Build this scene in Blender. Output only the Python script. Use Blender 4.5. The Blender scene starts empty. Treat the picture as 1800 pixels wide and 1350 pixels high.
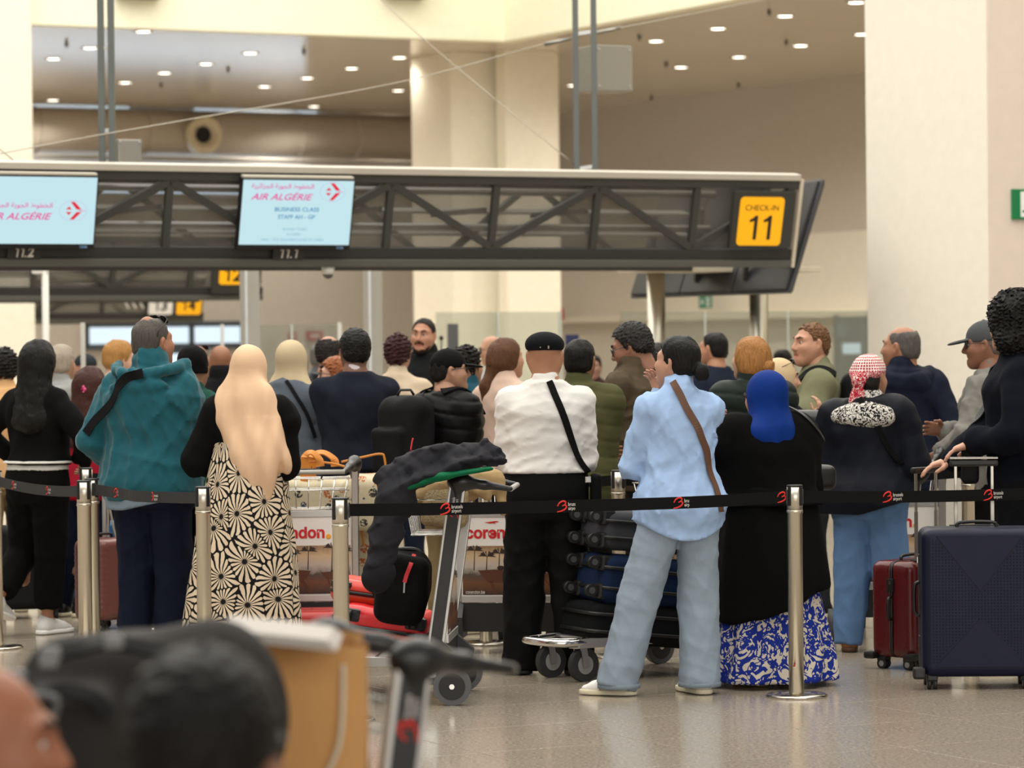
import bpy, bmesh, math, random
import numpy as np
from mathutils import Vector, Matrix
from mathutils.bvhtree import BVHTree
PI = math.pi
SC = bpy.context.scene
COL = SC.collection
random.seed(7)
# ------------------------------------------------------------------ camera
FPX = 5900.0
CAMZ = 1.62
CAM_P = Vector((0.0, 0.0, CAMZ))
CAM_R = (Matrix.Rotation(PI/2 - math.atan(71/FPX), 3, 'X') @ Matrix.Rotation(-0.011, 3, 'Z'))
cam_d = bpy.data.cameras.new('camera')
cam_d.sensor_width = 36.0
cam_d.lens = FPX*36.0/1800.0
cam_d.clip_start = 0.05
cam_d.clip_end = 200
cam_d.dof.use_dof = True
cam_d.dof.focus_distance = 15.5
cam_d.dof.aperture_fstop = 3.8
cam = bpy.data.objects.new('camera', cam_d)
COL.objects.link(cam)
cam.matrix_world = Matrix.Translation(CAM_P) @ CAM_R.to_4x4()
SC.camera = cam
# ------------------------------------------------------------------ light
SC.view_settings.view_transform = 'Standard'
SC.view_settings.look = 'None'
SC.view_settings.gamma = 1.0
SC.view_settings.use_curve_mapping = False
SC.view_settings.exposure = -0.1
wd = bpy.data.worlds.new('world')
SC.world = wd
wd.use_nodes = True
_bg = wd.node_tree.nodes['Background']
_bg.inputs[0].default_value = (1.0, 0.955, 0.88, 1)
_bg.inputs[1].default_value = 0.50

def area_light(name, loc, rot, sx, sy, power, color):
    l = bpy.data.lights.new(name, 'AREA')
    l.shape = 'RECTANGLE'; l.size = sx; l.size_y = sy
    l.energy = power; l.color = color
    o = bpy.data.objects.new(name, l)
    o.location = loc; o.rotation_euler = rot
    COL.objects.link(o)
    return o
# unseen area lamp added high over the atrium to brighten pillars and fascia
area_light('atrium_fill_light', (-2.0, 25.0, 12.5), (0.0, 0, 0), 24, 38, 8300, (1.0, 0.96, 0.88))
# unseen area lamp added behind the camera as front light on the people
area_light('front_fill_light', (6.0, -14.0, 7.0), (math.radians(76), 0, 0.15), 26, 9, 2700, (1.0, 0.955, 0.87))

# ------------------------------------------------------------------ pixels to the world
def ray(px, py):
    return (CAM_R @ Vector(((px-900)/FPX, -(py-675)/FPX, -1.0)))
def W(px, py, D):
    d = ray(px, py)
    return CAM_P + d*(D/d.y)
def G(px, py, z=0.0):
    d = ray(px, py)
    return CAM_P + d*((z-CAMZ)/d.z)
def on_plane(px, py, P0, n):
    d = ray(px, py)
    return CAM_P + d*((P0-CAM_P).dot(n)/d.dot(n))
def pxm(D): return FPX/D
# ------------------------------------------------------------------ colours and materials
def lin(c):
    c /= 255.0
    return c/12.92 if c <= 0.04045 else ((c+0.055)/1.055)**2.4
def rgb(h):
    if isinstance(h, (tuple, list)): return tuple(h)
    h = h.lstrip('#')
    return tuple(lin(int(h[i:i+2], 16)) for i in (0, 2, 4))
MATS = {}
class NT:
    def __init__(s, m):
        s.t = m.node_tree; s.b = s.t.nodes['Principled BSDF']
    def n(s, ty, **kw):
        x = s.t.nodes.new(ty)
        for k, v in kw.items(): setattr(x, k, v)
        return x
    def l(s, a, b): s.t.links.new(a, b)
    def math(s, op, a, b=None, c=None):
        x = s.n('ShaderNodeMath', operation=op)
        for i, v in enumerate((a, b, c)):
            if v is None: continue
            if isinstance(v, (int, float)): x.inputs[i].default_value = v
            else: s.l(v, x.inputs[i])
        return x.outputs[0]
    def coord(s, kind='Object'):
        return s.n('ShaderNodeTexCoord').outputs[kind]
    def attr(s, name, out='Vector'):
        return s.n('ShaderNodeAttribute', attribute_name=name).outputs[out]
    def mapping(s, v, sc):
        m = s.n('ShaderNodeMapping'); s.l(v, m.inputs[0]); m.inputs['Scale'].default_value = sc
        return m.outputs[0]
    def noise(s, v, scale, detail=3, rough=0.55):
        x = s.n('ShaderNodeTexNoise'); s.l(v, x.inputs['Vector'])
        x.inputs['Scale'].default_value = scale; x.inputs['Detail'].default_value = detail; x.inputs['Roughness'].default_value = rough
        return x.outputs[0]
    def ramp(s, f, stops, interp='LINEAR'):
        r = s.n('ShaderNodeValToRGB'); r.color_ramp.interpolation = interp
        e = r.color_ramp.elements
        while len(e) < len(stops): e.new(0.5)
        for k, (p, c) in zip(e, stops):
            k.position = p; k.color = (*rgb(c), 1)
        s.l(f, r.inputs[0])
        return r.outputs[0]
    def mix(s, f, a, b):
        m = s.n('ShaderNodeMix', data_type='RGBA')
        for i, v in ((0, f), (6, a), (7, b)):
            if isinstance(v, (int, float)): m.inputs[i].default_value = v
            elif isinstance(v, (str, tuple)): m.inputs[i].default_value = (*rgb(v), 1)
            else: s.l(v, m.inputs[i])
        return m.outputs[2]
    def bump(s, h, strength, dist=0.01):
        b = s.n('ShaderNodeBump'); b.inputs['Strength'].default_value = strength; b.inputs['Distance'].default_value = dist
        s.l(h, b.inputs['Height']); s.l(b.outputs[0], s.b.inputs['Normal'])
def base_mat(name, col, rough=0.5, metal=0.0, spec=0.5):
    m = bpy.data.materials.new(name); m.use_nodes = True
    t = NT(m)
    t.b.inputs['Base Color'].default_value = (*rgb(col), 1)
    t.b.inputs['Roughness'].default_value = rough
    t.b.inputs['Metallic'].default_value = metal
    t.b.inputs['Specular IOR Level'].default_value = spec
    return m, t
def plain(col, rough=0.5, metal=0.0, spec=0.5, grain=0.0):
    k = ('plain', col, rough, metal, spec, grain)
    if k not in MATS:
        m, t = base_mat('surface', col, rough, metal, spec)
        v = t.coord()
        nz = t.noise(v, 9.0, 4)
        r = t.math('MULTIPLY_ADD', nz, 0.16, max(0.02, rough-0.08)); t.l(r, t.b.inputs['Roughness'])
        c = rgb(col)
        t.l(t.mix(nz, tuple(x*(0.94-grain) for x in c), tuple(min(1, x*(1.06+grain)) for x in c)), t.b.inputs['Base Color'])
        MATS[k] = m
    return MATS[k]
def glow(col, strength):
    k = ('glow', col, strength)
    if k not in MATS:
        m, t = base_mat('light_emitting', '#000000', 0.6)
        t.b.inputs['Emission Color'].default_value = (*rgb(col), 1)
        t.b.inputs['Emission Strength'].default_value = strength
        MATS[k] = m
    return MATS[k]
def fabric(col, rough=0.85, weave=420.0, strength=0.35, mottle=0.10, sheen=0.0, crease=0.5):
    k = ('fabric', col, rough, weave, strength, mottle, sheen, crease)
    if k not in MATS:
        m, t = base_mat('fabric', col, rough, 0, 0.12)
        v = t.coord()
        nz = t.noise(v, 14.0, 5)
        c = rgb(col)
        t.l(t.mix(nz, tuple(x*(1-mottle*1.6) for x in c), tuple(min(1, x*(1+mottle*1.6)) for x in c)), t.b.inputs['Base Color'])
        fine = t.noise(v, weave, 2)
        big = t.noise(t.mapping(v, (1, 1, 0.6)), 22.0, 3)
        h = t.math('ADD', t.math('MULTIPLY', fine, 0.12), t.math('MULTIPLY', big, crease))
        t.bump(h, strength, 0.012)
        if sheen: t.b.inputs['Sheen Weight'].default_value = sheen
        MATS[k] = m
    return MATS[k]
def skin(col):
    k = ('skin', col)
    if k not in MATS:
        m, t = base_mat('skin', col, 0.48, 0, 0.4)
        v = t.coord()
        nz = t.noise(v, 16.0, 4)
        c = rgb(col); _l = .3*c[0]+.6*c[1]+.1*c[2]; c = tuple(x*.84+_l*.16 for x in c)
        t.l(t.mix(nz, (c[0]*0.86, c[1]*0.80, c[2]*0.78), (min(1, c[0]*1.1), c[1]*1.06, c[2]*1.04)), t.b.inputs['Base Color'])
        t.b.inputs['Subsurface Weight'].default_value = 0.12
        t.b.inputs['Subsurface Radius'].default_value = (0.012, 0.005, 0.003)
        t.b.inputs['Subsurface Scale'].default_value = 0.6
        t.bump(t.noise(v, 260.0, 2), 0.12, 0.004)
        MATS[k] = m
    return MATS[k]
def hairmat(col, curl=0.0, hi=1.9):
    k = ('hair', col, curl, hi)
    if k not in MATS:
        m, t = base_mat('hair', col, 0.5, 0, 0.22)
        v = t.coord()
        st = t.noise(t.mapping(v, (1, 1, 0.10) if not curl else (1, 1, 1)), 150.0 if not curl else 80.0, 4)
        big = t.noise(t.mapping(v, (1, 1, 0.2)), 35.0, 3)
        c = rgb(col)
        t.l(t.mix(t.math('MULTIPLY', st, 1.0), tuple(x*0.35 for x in c), tuple(min(1, x*hi) for x in c)), t.b.inputs['Base Color'])
        t.bump(t.math('ADD', st, t.math('MULTIPLY', big, 0.6)), 0.75, 0.008)
        MATS[k] = m
    return MATS[k]
def metal(col='#c9c4b8', rough=0.28, brush=True):
    k = ('metal', col, rough, brush)
    if k not in MATS:
        m, t = base_mat('brushed_metal', col, rough, 1.0)
        if brush:
            v = t.coord()
            nz = t.noise(t.mapping(v, (1, 1, 0.04)), 160.0, 3)
            t.l(t.math('MULTIPLY_ADD', nz, 0.2, rough-0.08), t.b.inputs['Roughness'])
        MATS[k] = m
    return MATS[k]
def glassmat(tint='#e8f0ec', alpha=0.10, rough=0.05):
    k = ('glass', tint, alpha, rough)
    if k not in MATS:
        m, t = base_mat('clear_glass', tint, rough)
        tr = t.n('ShaderNodeBsdfTransparent'); tr.inputs[0].default_value = (*rgb(tint), 1)
        gl = t.n('ShaderNodeBsdfGlossy'); gl.inputs['Roughness'].default_value = rough
        df = t.n('ShaderNodeBsdfDiffuse'); df.inputs[0].default_value = (*rgb(tint), 1)
        fr = t.n('ShaderNodeFresnel'); fr.inputs[0].default_value = 1.45
        m1 = t.n('ShaderNodeMixShader'); m1.inputs[0].default_value = alpha
        t.l(tr.outputs[0], m1.inputs[1]); t.l(df.outputs[0], m1.inputs[2])
        m2 = t.n('ShaderNodeMixShader'); t.l(fr.outputs[0], m2.inputs[0])
        t.l(m1.outputs[0], m2.inputs[1]); t.l(gl.outputs[0], m2.inputs[2])
        t.l(m2.outputs[0], t.t.nodes['Material Output'].inputs[0])
        MATS[k] = m
    return MATS[k]
# ------------------------------------------------------------------ objects
def tag(o, label=None, cat=None, group=None, kind=None):
    for k, v in (('label', label), ('category', cat), ('group', group), ('kind', kind)):
        if v: o[k] = v
    return o
def empty(name, loc=(0, 0, 0), rz=0.0, mat=None):
    o = bpy.data.objects.new(name, None); COL.objects.link(o)
    o.empty_display_size = 0.1
    if mat is not None: o.matrix_world = mat
    else:
        o.location = loc; o.rotation_euler = (0, 0, rz)
    return o
def mesh_obj(name, me, parent=None, loc=None, mat=None):
    o = bpy.data.objects.new(name, me); COL.objects.link(o)
    if parent is not None: o.parent = parent
    if mat is not None: o.matrix_local = mat
    elif loc is not None: o.location = loc
    return o
def np_mesh(name, V, Q, mats, smooth=True, midx=None):
    """mesh from numpy verts and equal-sided faces"""
    me = bpy.data.meshes.new(name)
    V = np.asarray(V, np.float32); Q = np.asarray(Q, np.int32)
    nv, nf, k = len(V), len(Q), Q.shape[1] if len(Q) else 4
    me.vertices.add(nv); me.vertices.foreach_set('co', V.ravel())
    me.loops.add(nf*k); me.loops.foreach_set('vertex_index', Q.ravel())
    me.polygons.add(nf)
    me.polygons.foreach_set('loop_start', np.arange(nf, dtype=np.int32)*k)
    if midx is not None: me.polygons.foreach_set('material_index', np.asarray(midx, np.int32))
    if smooth: me.polygons.foreach_set('use_smooth', np.ones(nf, bool))
    me.update(calc_edges=True)
    for m in (mats if isinstance(mats, (list, tuple)) else [mats]): me.materials.append(m)
    return me
def copy_tree(o, parent=None):
    c = o.copy(); COL.objects.link(c)
    if parent is not None: c.parent = parent
    for ch in list(o.children): copy_tree(ch, c)
    return c

class MB:
    """collects shapes in one bmesh"""
    def __init__(s): s.bm = bmesh.new(); s.smooth = False
    def box(s, lo, hi, mi=0, bev=0.0, M=None):
        lo, hi = Vector(lo), Vector(hi)
        r = bmesh.ops.create_cube(s.bm, size=1.0)
        vs = r['verts']
        for v in vs: v.co = Vector(((lo[i]+hi[i])/2 + v.co[i]*(hi[i]-lo[i]) for i in range(3)))
        es = list({e for v in vs for e in v.link_edges}); fs = list({f for v in vs for f in v.link_faces})
        if bev > 0:
            b = bmesh.ops.bevel(s.bm, geom=es, offset=bev, segments=2, affect='EDGES', profile=0.6)
            fs = b['faces'] + [f for f in fs if f.is_valid]; vs = list({v for f in fs for v in f.verts})
        if M is not None:
            for v in vs: v.co = M @ v.co
        for f in fs: f.material_index = mi
        return s
    def bar(s, a, b, w, h=None, mi=0, up=(0, 0, 1), bev=0.0):
        """rectangular bar from a to b, w across and h along up"""
        a, b = Vector(a), Vector(b); h = h or w
        y = (b-a).normalized(); u = Vector(up)
        if abs(y.dot(u)) > 0.98: u = Vector((1, 0, 0))
        x = y.cross(u).normalized(); z = x.cross(y)
        M = Matrix((x, y, z)).transposed().to_4x4(); M.translation = (a+b)/2
        L = (b-a).length
        return s.box((-w/2, -L/2, -h/2), (w/2, L/2, h/2), mi, bev, M)
    def cyl(s, a, b, r1, r2=None, n=20, mi=0, caps=True):
        a, b = Vector(a), Vector(b); r2 = r1 if r2 is None else r2
        z = (b-a); L = z.length; z.normalize()
        M = z.to_track_quat('Z', 'Y').to_matrix().to_4x4(); M.translation = (a+b)/2
        r = bmesh.ops.create_cone(s.bm, cap_ends=caps, segments=n, radius1=r1, radius2=r2, depth=L, matrix=M)
        for f in {f for v in r['verts'] for f in v.link_faces}:
            f.material_index = mi; f.smooth = len(f.verts) == 4
        return s
    def ball(s, c, r, mi=0, n=14, M=None):
        r3 = (r, r, r) if isinstance(r, (int, float)) else r
        T = Matrix.Translation(Vector(c)) @ (M.to_4x4() if M is not None else Matrix.Identity(4)) @ Matrix.Diagonal((*r3, 1))
        q = bmesh.ops.create_uvsphere(s.bm, u_segments=n, v_segments=max(6, n*2//3), radius=1.0, matrix=T)
        for f in {f for v in q['verts'] for f in v.link_faces}: f.material_index = mi; f.smooth = True
        return s
    def lathe(s, prof, n=28, mi=0, c=(0, 0, 0), M=None):
        rows = []
        for r, z in prof:
            rows.append([s.bm.verts.new((c[0]+r*math.cos(2*PI*i/n), c[1]+r*math.sin(2*PI*i/n), c[2]+z)) for i in range(n)])
        fs = []
        for a, b in zip(rows, rows[1:]):
            for i in range(n): fs.append(s.bm.faces.new((a[i], a[(i+1) % n], b[(i+1) % n], b[i])))
        if prof[0][0] > 1e-5: fs.append(s.bm.faces.new(list(reversed(rows[0]))))
        if prof[-1][0] > 1e-5: fs.append(s.bm.faces.new(rows[-1]))
        for f in fs: f.material_index = mi; f.smooth = len(f.verts) == 4
        if M is not None:
            for row in rows:
                for v in row: v.co = M @ v.co
        return s
    def sweep(s, pts, prof, ups=None, mi=0, closed=False, smooth=True, cap=True, scale=None):
        """sweep a closed 2-D profile along a polyline"""
        P = [Vector(p) for p in pts]; n = len(P); rings = []
        up = None
        for i in range(n):
            if closed: t = (P[(i+1) % n]-P[i-1]).normalized()
            else: t = (P[min(i+1, n-1)]-P[max(i-1, 0)]).normalized()
            u = Vector(ups[i]) if ups is not None else (up if up is not None else (Vector((0, 0, 1)) if abs(t.z) < 0.9 else Vector((1, 0, 0))))
            x = t.cross(u)
            if x.length < 1e-6: x = t.cross(Vector((0.3, 1, 0.2)))
            x.normalize(); u = x.cross(t); up = u
            k = scale[i] if scale else 1.0
            rings.append([s.bm.verts.new(P[i] + x*(a*k) + u*(b*k)) for a, b in prof])
        m = len(prof)
        pr = list(zip(rings, rings[1:])) + ([(rings[-1], rings[0])] if closed else [])
        for A, B in pr:
            for j in range(m):
                f = s.bm.faces.new((A[j], A[(j+1) % m], B[(j+1) % m], B[j])); f.material_index = mi; f.smooth = smooth
        if cap and not closed:
            for r in (rings[0][::-1], rings[-1]):
                f = s.bm.faces.new(r); f.material_index = mi
        return s
    def tube(s, pts, r, n=8, mi=0, closed=False, scale=None):
        return s.sweep(pts, [(r*math.cos(2*PI*i/n), r*math.sin(2*PI*i/n)) for i in range(n)], None, mi, closed, True, True, scale)
    def ribbon(s, pts, w, t, ups, mi=0):
        return s.sweep(pts, [(-w/2, -t/2), (w/2, -t/2), (w/2, t/2), (-w/2, t/2)], ups, mi, False, False)
    def poly(s, pts, mi=0):
        f = s.bm.faces.new([s.bm.verts.new(Vector(p)) for p in pts]); f.material_index = mi
        return s
    def prism(s, pts, ext, mi=0):
        """planar polygon pts pushed along ext"""
        e = Vector(ext)
        a = [s.bm.verts.new(Vector(p)) for p in pts]; b = [s.bm.verts.new(Vector(p)+e) for p in pts]
        fs = [s.bm.faces.new(a[::-1]), s.bm.faces.new(b)]
        n = len(a)
        for i in range(n): fs.append(s.bm.faces.new((a[i], a[(i+1) % n], b[(i+1) % n], b[i])))
        for f in fs: f.material_index = mi
        return s
    def xf(s, M):
        bmesh.ops.transform(s.bm, matrix=M, verts=s.bm.verts); return s
    def build(s, name, mats, parent=None, loc=None, mat=None, autosmooth=None):
        bmesh.ops.recalc_face_normals(s.bm, faces=s.bm.faces)
        me = bpy.data.meshes.new(name); s.bm.to_mesh(me); s.bm.free()
        for m in (mats if isinstance(mats, (list, tuple)) else [mats]): me.materials.append(m)
        if autosmooth:
            me.polygons.foreach_set('use_smooth', np.ones(len(me.polygons), bool)); me.set_sharp_from_angle(angle=autosmooth)
        return mesh_obj(name, me, parent, loc, mat)
def smooth_path(pts, n=8, closed=False):
    P = [Vector(p) for p in pts]; out = []
    m = len(P)
    for i in range(m if closed else m-1):
        g = (lambda k: P[k % m]) if closed else (lambda k: P[max(0, min(m-1, k))])
        p0, p1, p2, p3 = g(i-1), g(i), g(i+1), g(i+2)
        for j in range(n):
            t = j/n
            out.append(0.5*((2*p1)+(p2-p0)*t+(2*p0-5*p1+4*p2-p3)*t*t+(3*p1-p0-3*p2+p3)*t*t*t))
    if not closed: out.append(P[-1])
    return out
def rounded(w, h, r, n=5):
    out = []
    for cx, cy, a0 in ((w/2-r, h/2-r, 0), (-w/2+r, h/2-r, PI/2), (-w/2+r, -h/2+r, PI), (w/2-r, -h/2+r, 1.5*PI)):
        for i in range(n+1):
            a = a0+PI/2*i/n; out.append((cx+r*math.cos(a), cy+r*math.sin(a)))
    return out
def frame(origin, x, y):
    """4x4 with the given origin, x axis and y axis (z = x cross y)"""
    x = Vector(x).normalized(); y = Vector(y); y = (y-x*y.dot(x)).normalized(); z = x.cross(y)
    M = Matrix((x, y, z)).transposed().to_4x4(); M.translation = Vector(origin)
    return M
FONT_B = None
_fontpath = bpy.utils.resource_path('LOCAL') + '/datafiles/fonts/'
try: INTER = bpy.data.fonts.load(_fontpath + 'Inter.woff2')
except Exception: INTER = None
def text_mesh(s, w=None, h=None, bold=0.0, shear=0.0, align='CENTER', depth=0.0008, spacing=1.0, font=None):
    cu = bpy.data.curves.new('lettering', 'FONT')
    cu.body = s; cu.size = 1.0; cu.align_x = align; cu.shear = shear; cu.offset = bold; cu.extrude = 0.0
    cu.resolution_u = 3; cu.space_character = spacing
    if font is None and INTER is not None and s.startswith('corendon'): font = INTER
    if font is not None: cu.font = font
    o = bpy.data.objects.new('lettering', cu); COL.objects.link(o)
    dg = bpy.context.evaluated_depsgraph_get()
    me = bpy.data.meshes.new_from_object(o.evaluated_get(dg))
    bpy.data.objects.remove(o); bpy.data.curves.remove(cu)
    n = len(me.vertices)
    if n == 0: return me
    co = np.empty(n*3, np.float32); me.vertices.foreach_get('co', co); co = co.reshape(-1, 3)
    lo, hi = co.min(0), co.max(0)
    sx = (w/(hi[0]-lo[0])) if w else None; sy = (h/(hi[1]-lo[1])) if h else None
    sx = sx or sy or 1.0; sy = sy or sx
    ax = {'CENTER': (lo[0]+hi[0])/2, 'LEFT': lo[0], 'RIGHT': hi[0]}[align]
    co[:, 0] = (co[:, 0]-ax)*sx; co[:, 1] = (co[:, 1]-(lo[1]+hi[1])/2)*sy; co[:, 2] = 0
    me.vertices.foreach_set('co', co.ravel()); me.update()
    return me
def numerals(s, w, h, shear=0.0, wt=0.15):
    """sans numerals; the ones are a stem with a short flag and no foot"""
    bm = bmesh.new(); x = 0.0
    for ch in s:
        if ch == '1':
            bm.faces.new([bm.verts.new((x+a, b, 0)) for a, b in ((.26, 0), (.26+wt, 0), (.26+wt, 1), (.26+wt*.25, 1), (.20, .90), (.07, .83), (.07, .71), (.26, .77))]); x += .26+wt+.18
        elif ch == '.':
            bm.faces.new([bm.verts.new((x+a, b, 0)) for a, b in ((0, 0), (wt, 0), (wt, wt), (0, wt))]); x += wt+.12
        else:
            t = text_mesh(ch, h=1.0, align='LEFT', bold=.03); n0 = len(bm.verts); bm.from_mesh(t); bm.verts.ensure_lookup_table()
            mx = 0
            for v in bm.verts[n0:]: v.co.y += .5; mx = max(mx, v.co.x); v.co.x += x
            x += mx+.16
    me = bpy.data.meshes.new('lettering'); bm.to_mesh(me); bm.free()
    co = np.empty(len(me.vertices)*3, np.float32); me.vertices.foreach_get('co', co); co = co.reshape(-1, 3)
    lo, hi = co.min(0), co.max(0); co[:, 0] = ((co[:, 0]-(lo[0]+hi[0])/2)/(hi[0]-lo[0]))*w; co[:, 1] = (co[:, 1]-.5)*h; co[:, 0] += co[:, 1]*shear
    me.vertices.foreach_set('co', co.ravel()); me.update()
    return me
def text_obj(name, s, mat, M, parent=None, **kw):
    me = numerals(s, kw['w'], kw['h'], kw.get('shear', 0)) if s in ('11', '11.1', '11.2', '12', '13', '14') else text_mesh(s, **kw); me.materials.clear(); me.materials.append(mat)
    return mesh_obj(name, me, parent, mat=M)

# ------------------------------------------------------------------ implicit shapes meshed by surface nets
def surface_nets(F, lo, h, relax=1):
    S = (F < 0)
    c = np.zeros(tuple(n-1 for n in F.shape), np.int8)
    nx, ny, nz = c.shape
    for i in (0, 1):
        for j in (0, 1):
            for k in (0, 1): c += S[i:i+nx, j:j+ny, k:k+nz]
    act = (c > 0) & (c < 8)
    cells = np.argwhere(act)
    if len(cells) == 0: return np.zeros((0, 3)), np.zeros((0, 4), int)
    idx = np.full(c.shape, -1, np.int32); idx[act] = np.arange(len(cells))
    pos = np.zeros((len(cells), 3)); cnt = np.zeros(len(cells))
    corners = [(i, j, k) for i in (0, 1) for j in (0, 1) for k in (0, 1)]
    fv = {cr: F[cells[:, 0]+cr[0], cells[:, 1]+cr[1], cells[:, 2]+cr[2]] for cr in corners}
    for a in corners:
        for ax in range(3):
            if a[ax]: continue
            b = list(a); b[ax] = 1; b = tuple(b)
            fa, fb = fv[a], fv[b]
            m = (fa < 0) != (fb < 0)
            t = fa[m]/(fa[m]-fb[m])
            p = np.tile(np.array(a, float), (m.sum(), 1)); p[:, ax] += t
            pos[m] += p; cnt[m] += 1
    V = (cells + pos/cnt[:, None])
    quads = []
    for ax in range(3):
        u, v = (ax+1) % 3, (ax+2) % 3
        sl0 = [slice(None)]*3; sl1 = [slice(None)]*3
        sl0[ax] = slice(0, -1); sl1[ax] = slice(1, None)
        A, B = S[tuple(sl0)], S[tuple(sl1)]
        E = A != B
        e = np.argwhere(E)
        ok = (e[:, u] >= 1) & (e[:, v] >= 1) & (e[:, u] < c.shape[u]) & (e[:, v] < c.shape[v])
        e = e[ok]
        fl = A[e[:, 0], e[:, 1], e[:, 2]]
        def cell(du, dv):
            q = e.copy(); q[:, u] -= du; q[:, v] -= dv
            return idx[q[:, 0], q[:, 1], q[:, 2]]
        q = np.stack([cell(1, 1), cell(0, 1), cell(0, 0), cell(1, 0)], 1)
        q[~fl] = q[~fl][:, ::-1]
        quads.append(q)
    Q = np.concatenate(quads)
    Q = Q[(Q >= 0).all(1)]
    for _ in range(relax):
        acc = np.zeros_like(V); n = np.zeros(len(V))
        for a, b in ((0, 1), (1, 2), (2, 3), (3, 0)):
            for x, y in ((a, b), (b, a)):
                for d in range(3): acc[:, d] += np.bincount(Q[:, x], V[Q[:, y], d], len(V))
                n += np.bincount(Q[:, x], minlength=len(V))
        V = 0.5*V + 0.5*acc/np.maximum(n, 1)[:, None]
    return V*h + np.asarray(lo), Q
def smin(a, b, k):
    if k <= 0: return np.minimum(a, b)
    h = np.maximum(k-np.abs(a-b), 0)/k
    return np.minimum(a, b) - h*h*k*0.25
class Fld:
    def __init__(s, lo, hi, h):
        s.lo = np.array(lo, float); s.h = h
        s.n = np.ceil((np.array(hi, float)-s.lo)/h).astype(int)+2
        s.ax = [(s.lo[i]+h*np.arange(s.n[i])).astype(np.float32) for i in range(3)]
        s.F = np.full(tuple(s.n), 0.5, np.float32)
    def win(s, lo, hi):
        r = []
        for i in range(3):
            a = max(0, int(math.floor((lo[i]-s.lo[i])/s.h))); b = min(s.n[i], int(math.ceil((hi[i]-s.lo[i])/s.h))+1)
            r.append(slice(a, max(a, b)))
        return tuple(r)
    def put(s, fn, lo, hi, k=0.02, op='u'):
        pad = k+3*s.h
        w = s.win([x-pad for x in lo], [x+pad for x in hi])
        if any(q.stop <= q.start for q in w): return s
        X = s.ax[0][w[0]][:, None, None]; Y = s.ax[1][w[1]][None, :, None]; Z = s.ax[2][w[2]][None, None, :]
        d = fn(X, Y, Z)
        f = s.F[w]
        if op == 'u': s.F[w] = smin(f, d, k)
        elif op == 's': s.F[w] = -smin(-f, d, k)      # subtract
        elif op == 'i': s.F[w] = np.maximum(f, d)
        return s
    def cone(s, a, b, r1, r2=None, k=0.02, op='u', flat=None):
        """tapered capsule; flat=(axis vector, factor) squashes the section along that axis"""
        a = np.array(a, np.float32); b = np.array(b, np.float32); r2 = r1 if r2 is None else r2
        ba = b-a; L = float(ba.dot(ba)) + 1e-9
        R = max(r1, r2)
        if flat is not None:
            fa = np.array(flat[0], np.float32); fa /= np.linalg.norm(fa); fs = flat[1]
        def fn(X, Y, Z):
            x, y, z = X-a[0], Y-a[1], Z-a[2]
            t = np.clip((x*ba[0]+y*ba[1]+z*ba[2])/L, 0, 1)
            x = x-ba[0]*t; y = y-ba[1]*t; z = z-ba[2]*t
            if flat is not None:
                e = (x*fa[0]+y*fa[1]+z*fa[2])*(1/fs-1)
                x = x+fa[0]*e; y = y+fa[1]*e; z = z+fa[2]*e
                return (np.sqrt(x*x+y*y+z*z)-(r1+(r2-r1)*t))*(fs if fs < 1 else 1)
            return np.sqrt(x*x+y*y+z*z)-(r1+(r2-r1)*t)
        R2 = R*max(1, flat[1]) if flat is not None else R
        return s.put(fn, np.minimum(a, b)-R2, np.maximum(a, b)+R2, k, op)
    def ell(s, c, r, k=0.02, op='u', rot=None):
        c = np.array(c, np.float32); r = np.array(r, np.float32)
        Rm = np.array(rot.to_matrix() if hasattr(rot, 'to_matrix') else rot, np.float32) if rot is not None else None
        R = float(r.max()) if rot is not None else r
        def fn(X, Y, Z):
            x, y, z = X-c[0], Y-c[1], Z-c[2]
            if Rm is not None:
                x, y, z = (Rm[0, 0]*x+Rm[1, 0]*y+Rm[2, 0]*z, Rm[0, 1]*x+Rm[1, 1]*y+Rm[2, 1]*z, Rm[0, 2]*x+Rm[1, 2]*y+Rm[2, 2]*z)
            k0 = np.sqrt((x/r[0])**2+(y/r[1])**2+(z/r[2])**2)
            k1 = np.sqrt((x/r[0]**2)**2+(y/r[1]**2)**2+(z/r[2]**2)**2)+1e-6
            return k0*(k0-1)/k1
        return s.put(fn, c-R, c+R, k, op)
    def boxr(s, c, half, rad, k=0.01, op='u', rot=None):
        c = np.array(c, np.float32); hf = np.array(half, np.float32)
        Rm = np.array(rot.to_matrix() if hasattr(rot, 'to_matrix') else rot, np.float32) if rot is not None else None
        R = float(np.linalg.norm(hf)) if rot is not None else hf
        def fn(X, Y, Z):
            x, y, z = X-c[0], Y-c[1], Z-c[2]
            if Rm is not None:
                x, y, z = (Rm[0, 0]*x+Rm[1, 0]*y+Rm[2, 0]*z, Rm[0, 1]*x+Rm[1, 1]*y+Rm[2, 1]*z, Rm[0, 2]*x+Rm[1, 2]*y+Rm[2, 2]*z)
            qx, qy, qz = np.abs(x)-hf[0]+rad, np.abs(y)-hf[1]+rad, np.abs(z)-hf[2]+rad
            return np.sqrt(np.maximum(qx, 0)**2+np.maximum(qy, 0)**2+np.maximum(qz, 0)**2)+np.minimum(np.maximum(qx, np.maximum(qy, qz)), 0)-rad
        return s.put(fn, c-R, c+R, k, op)
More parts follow.
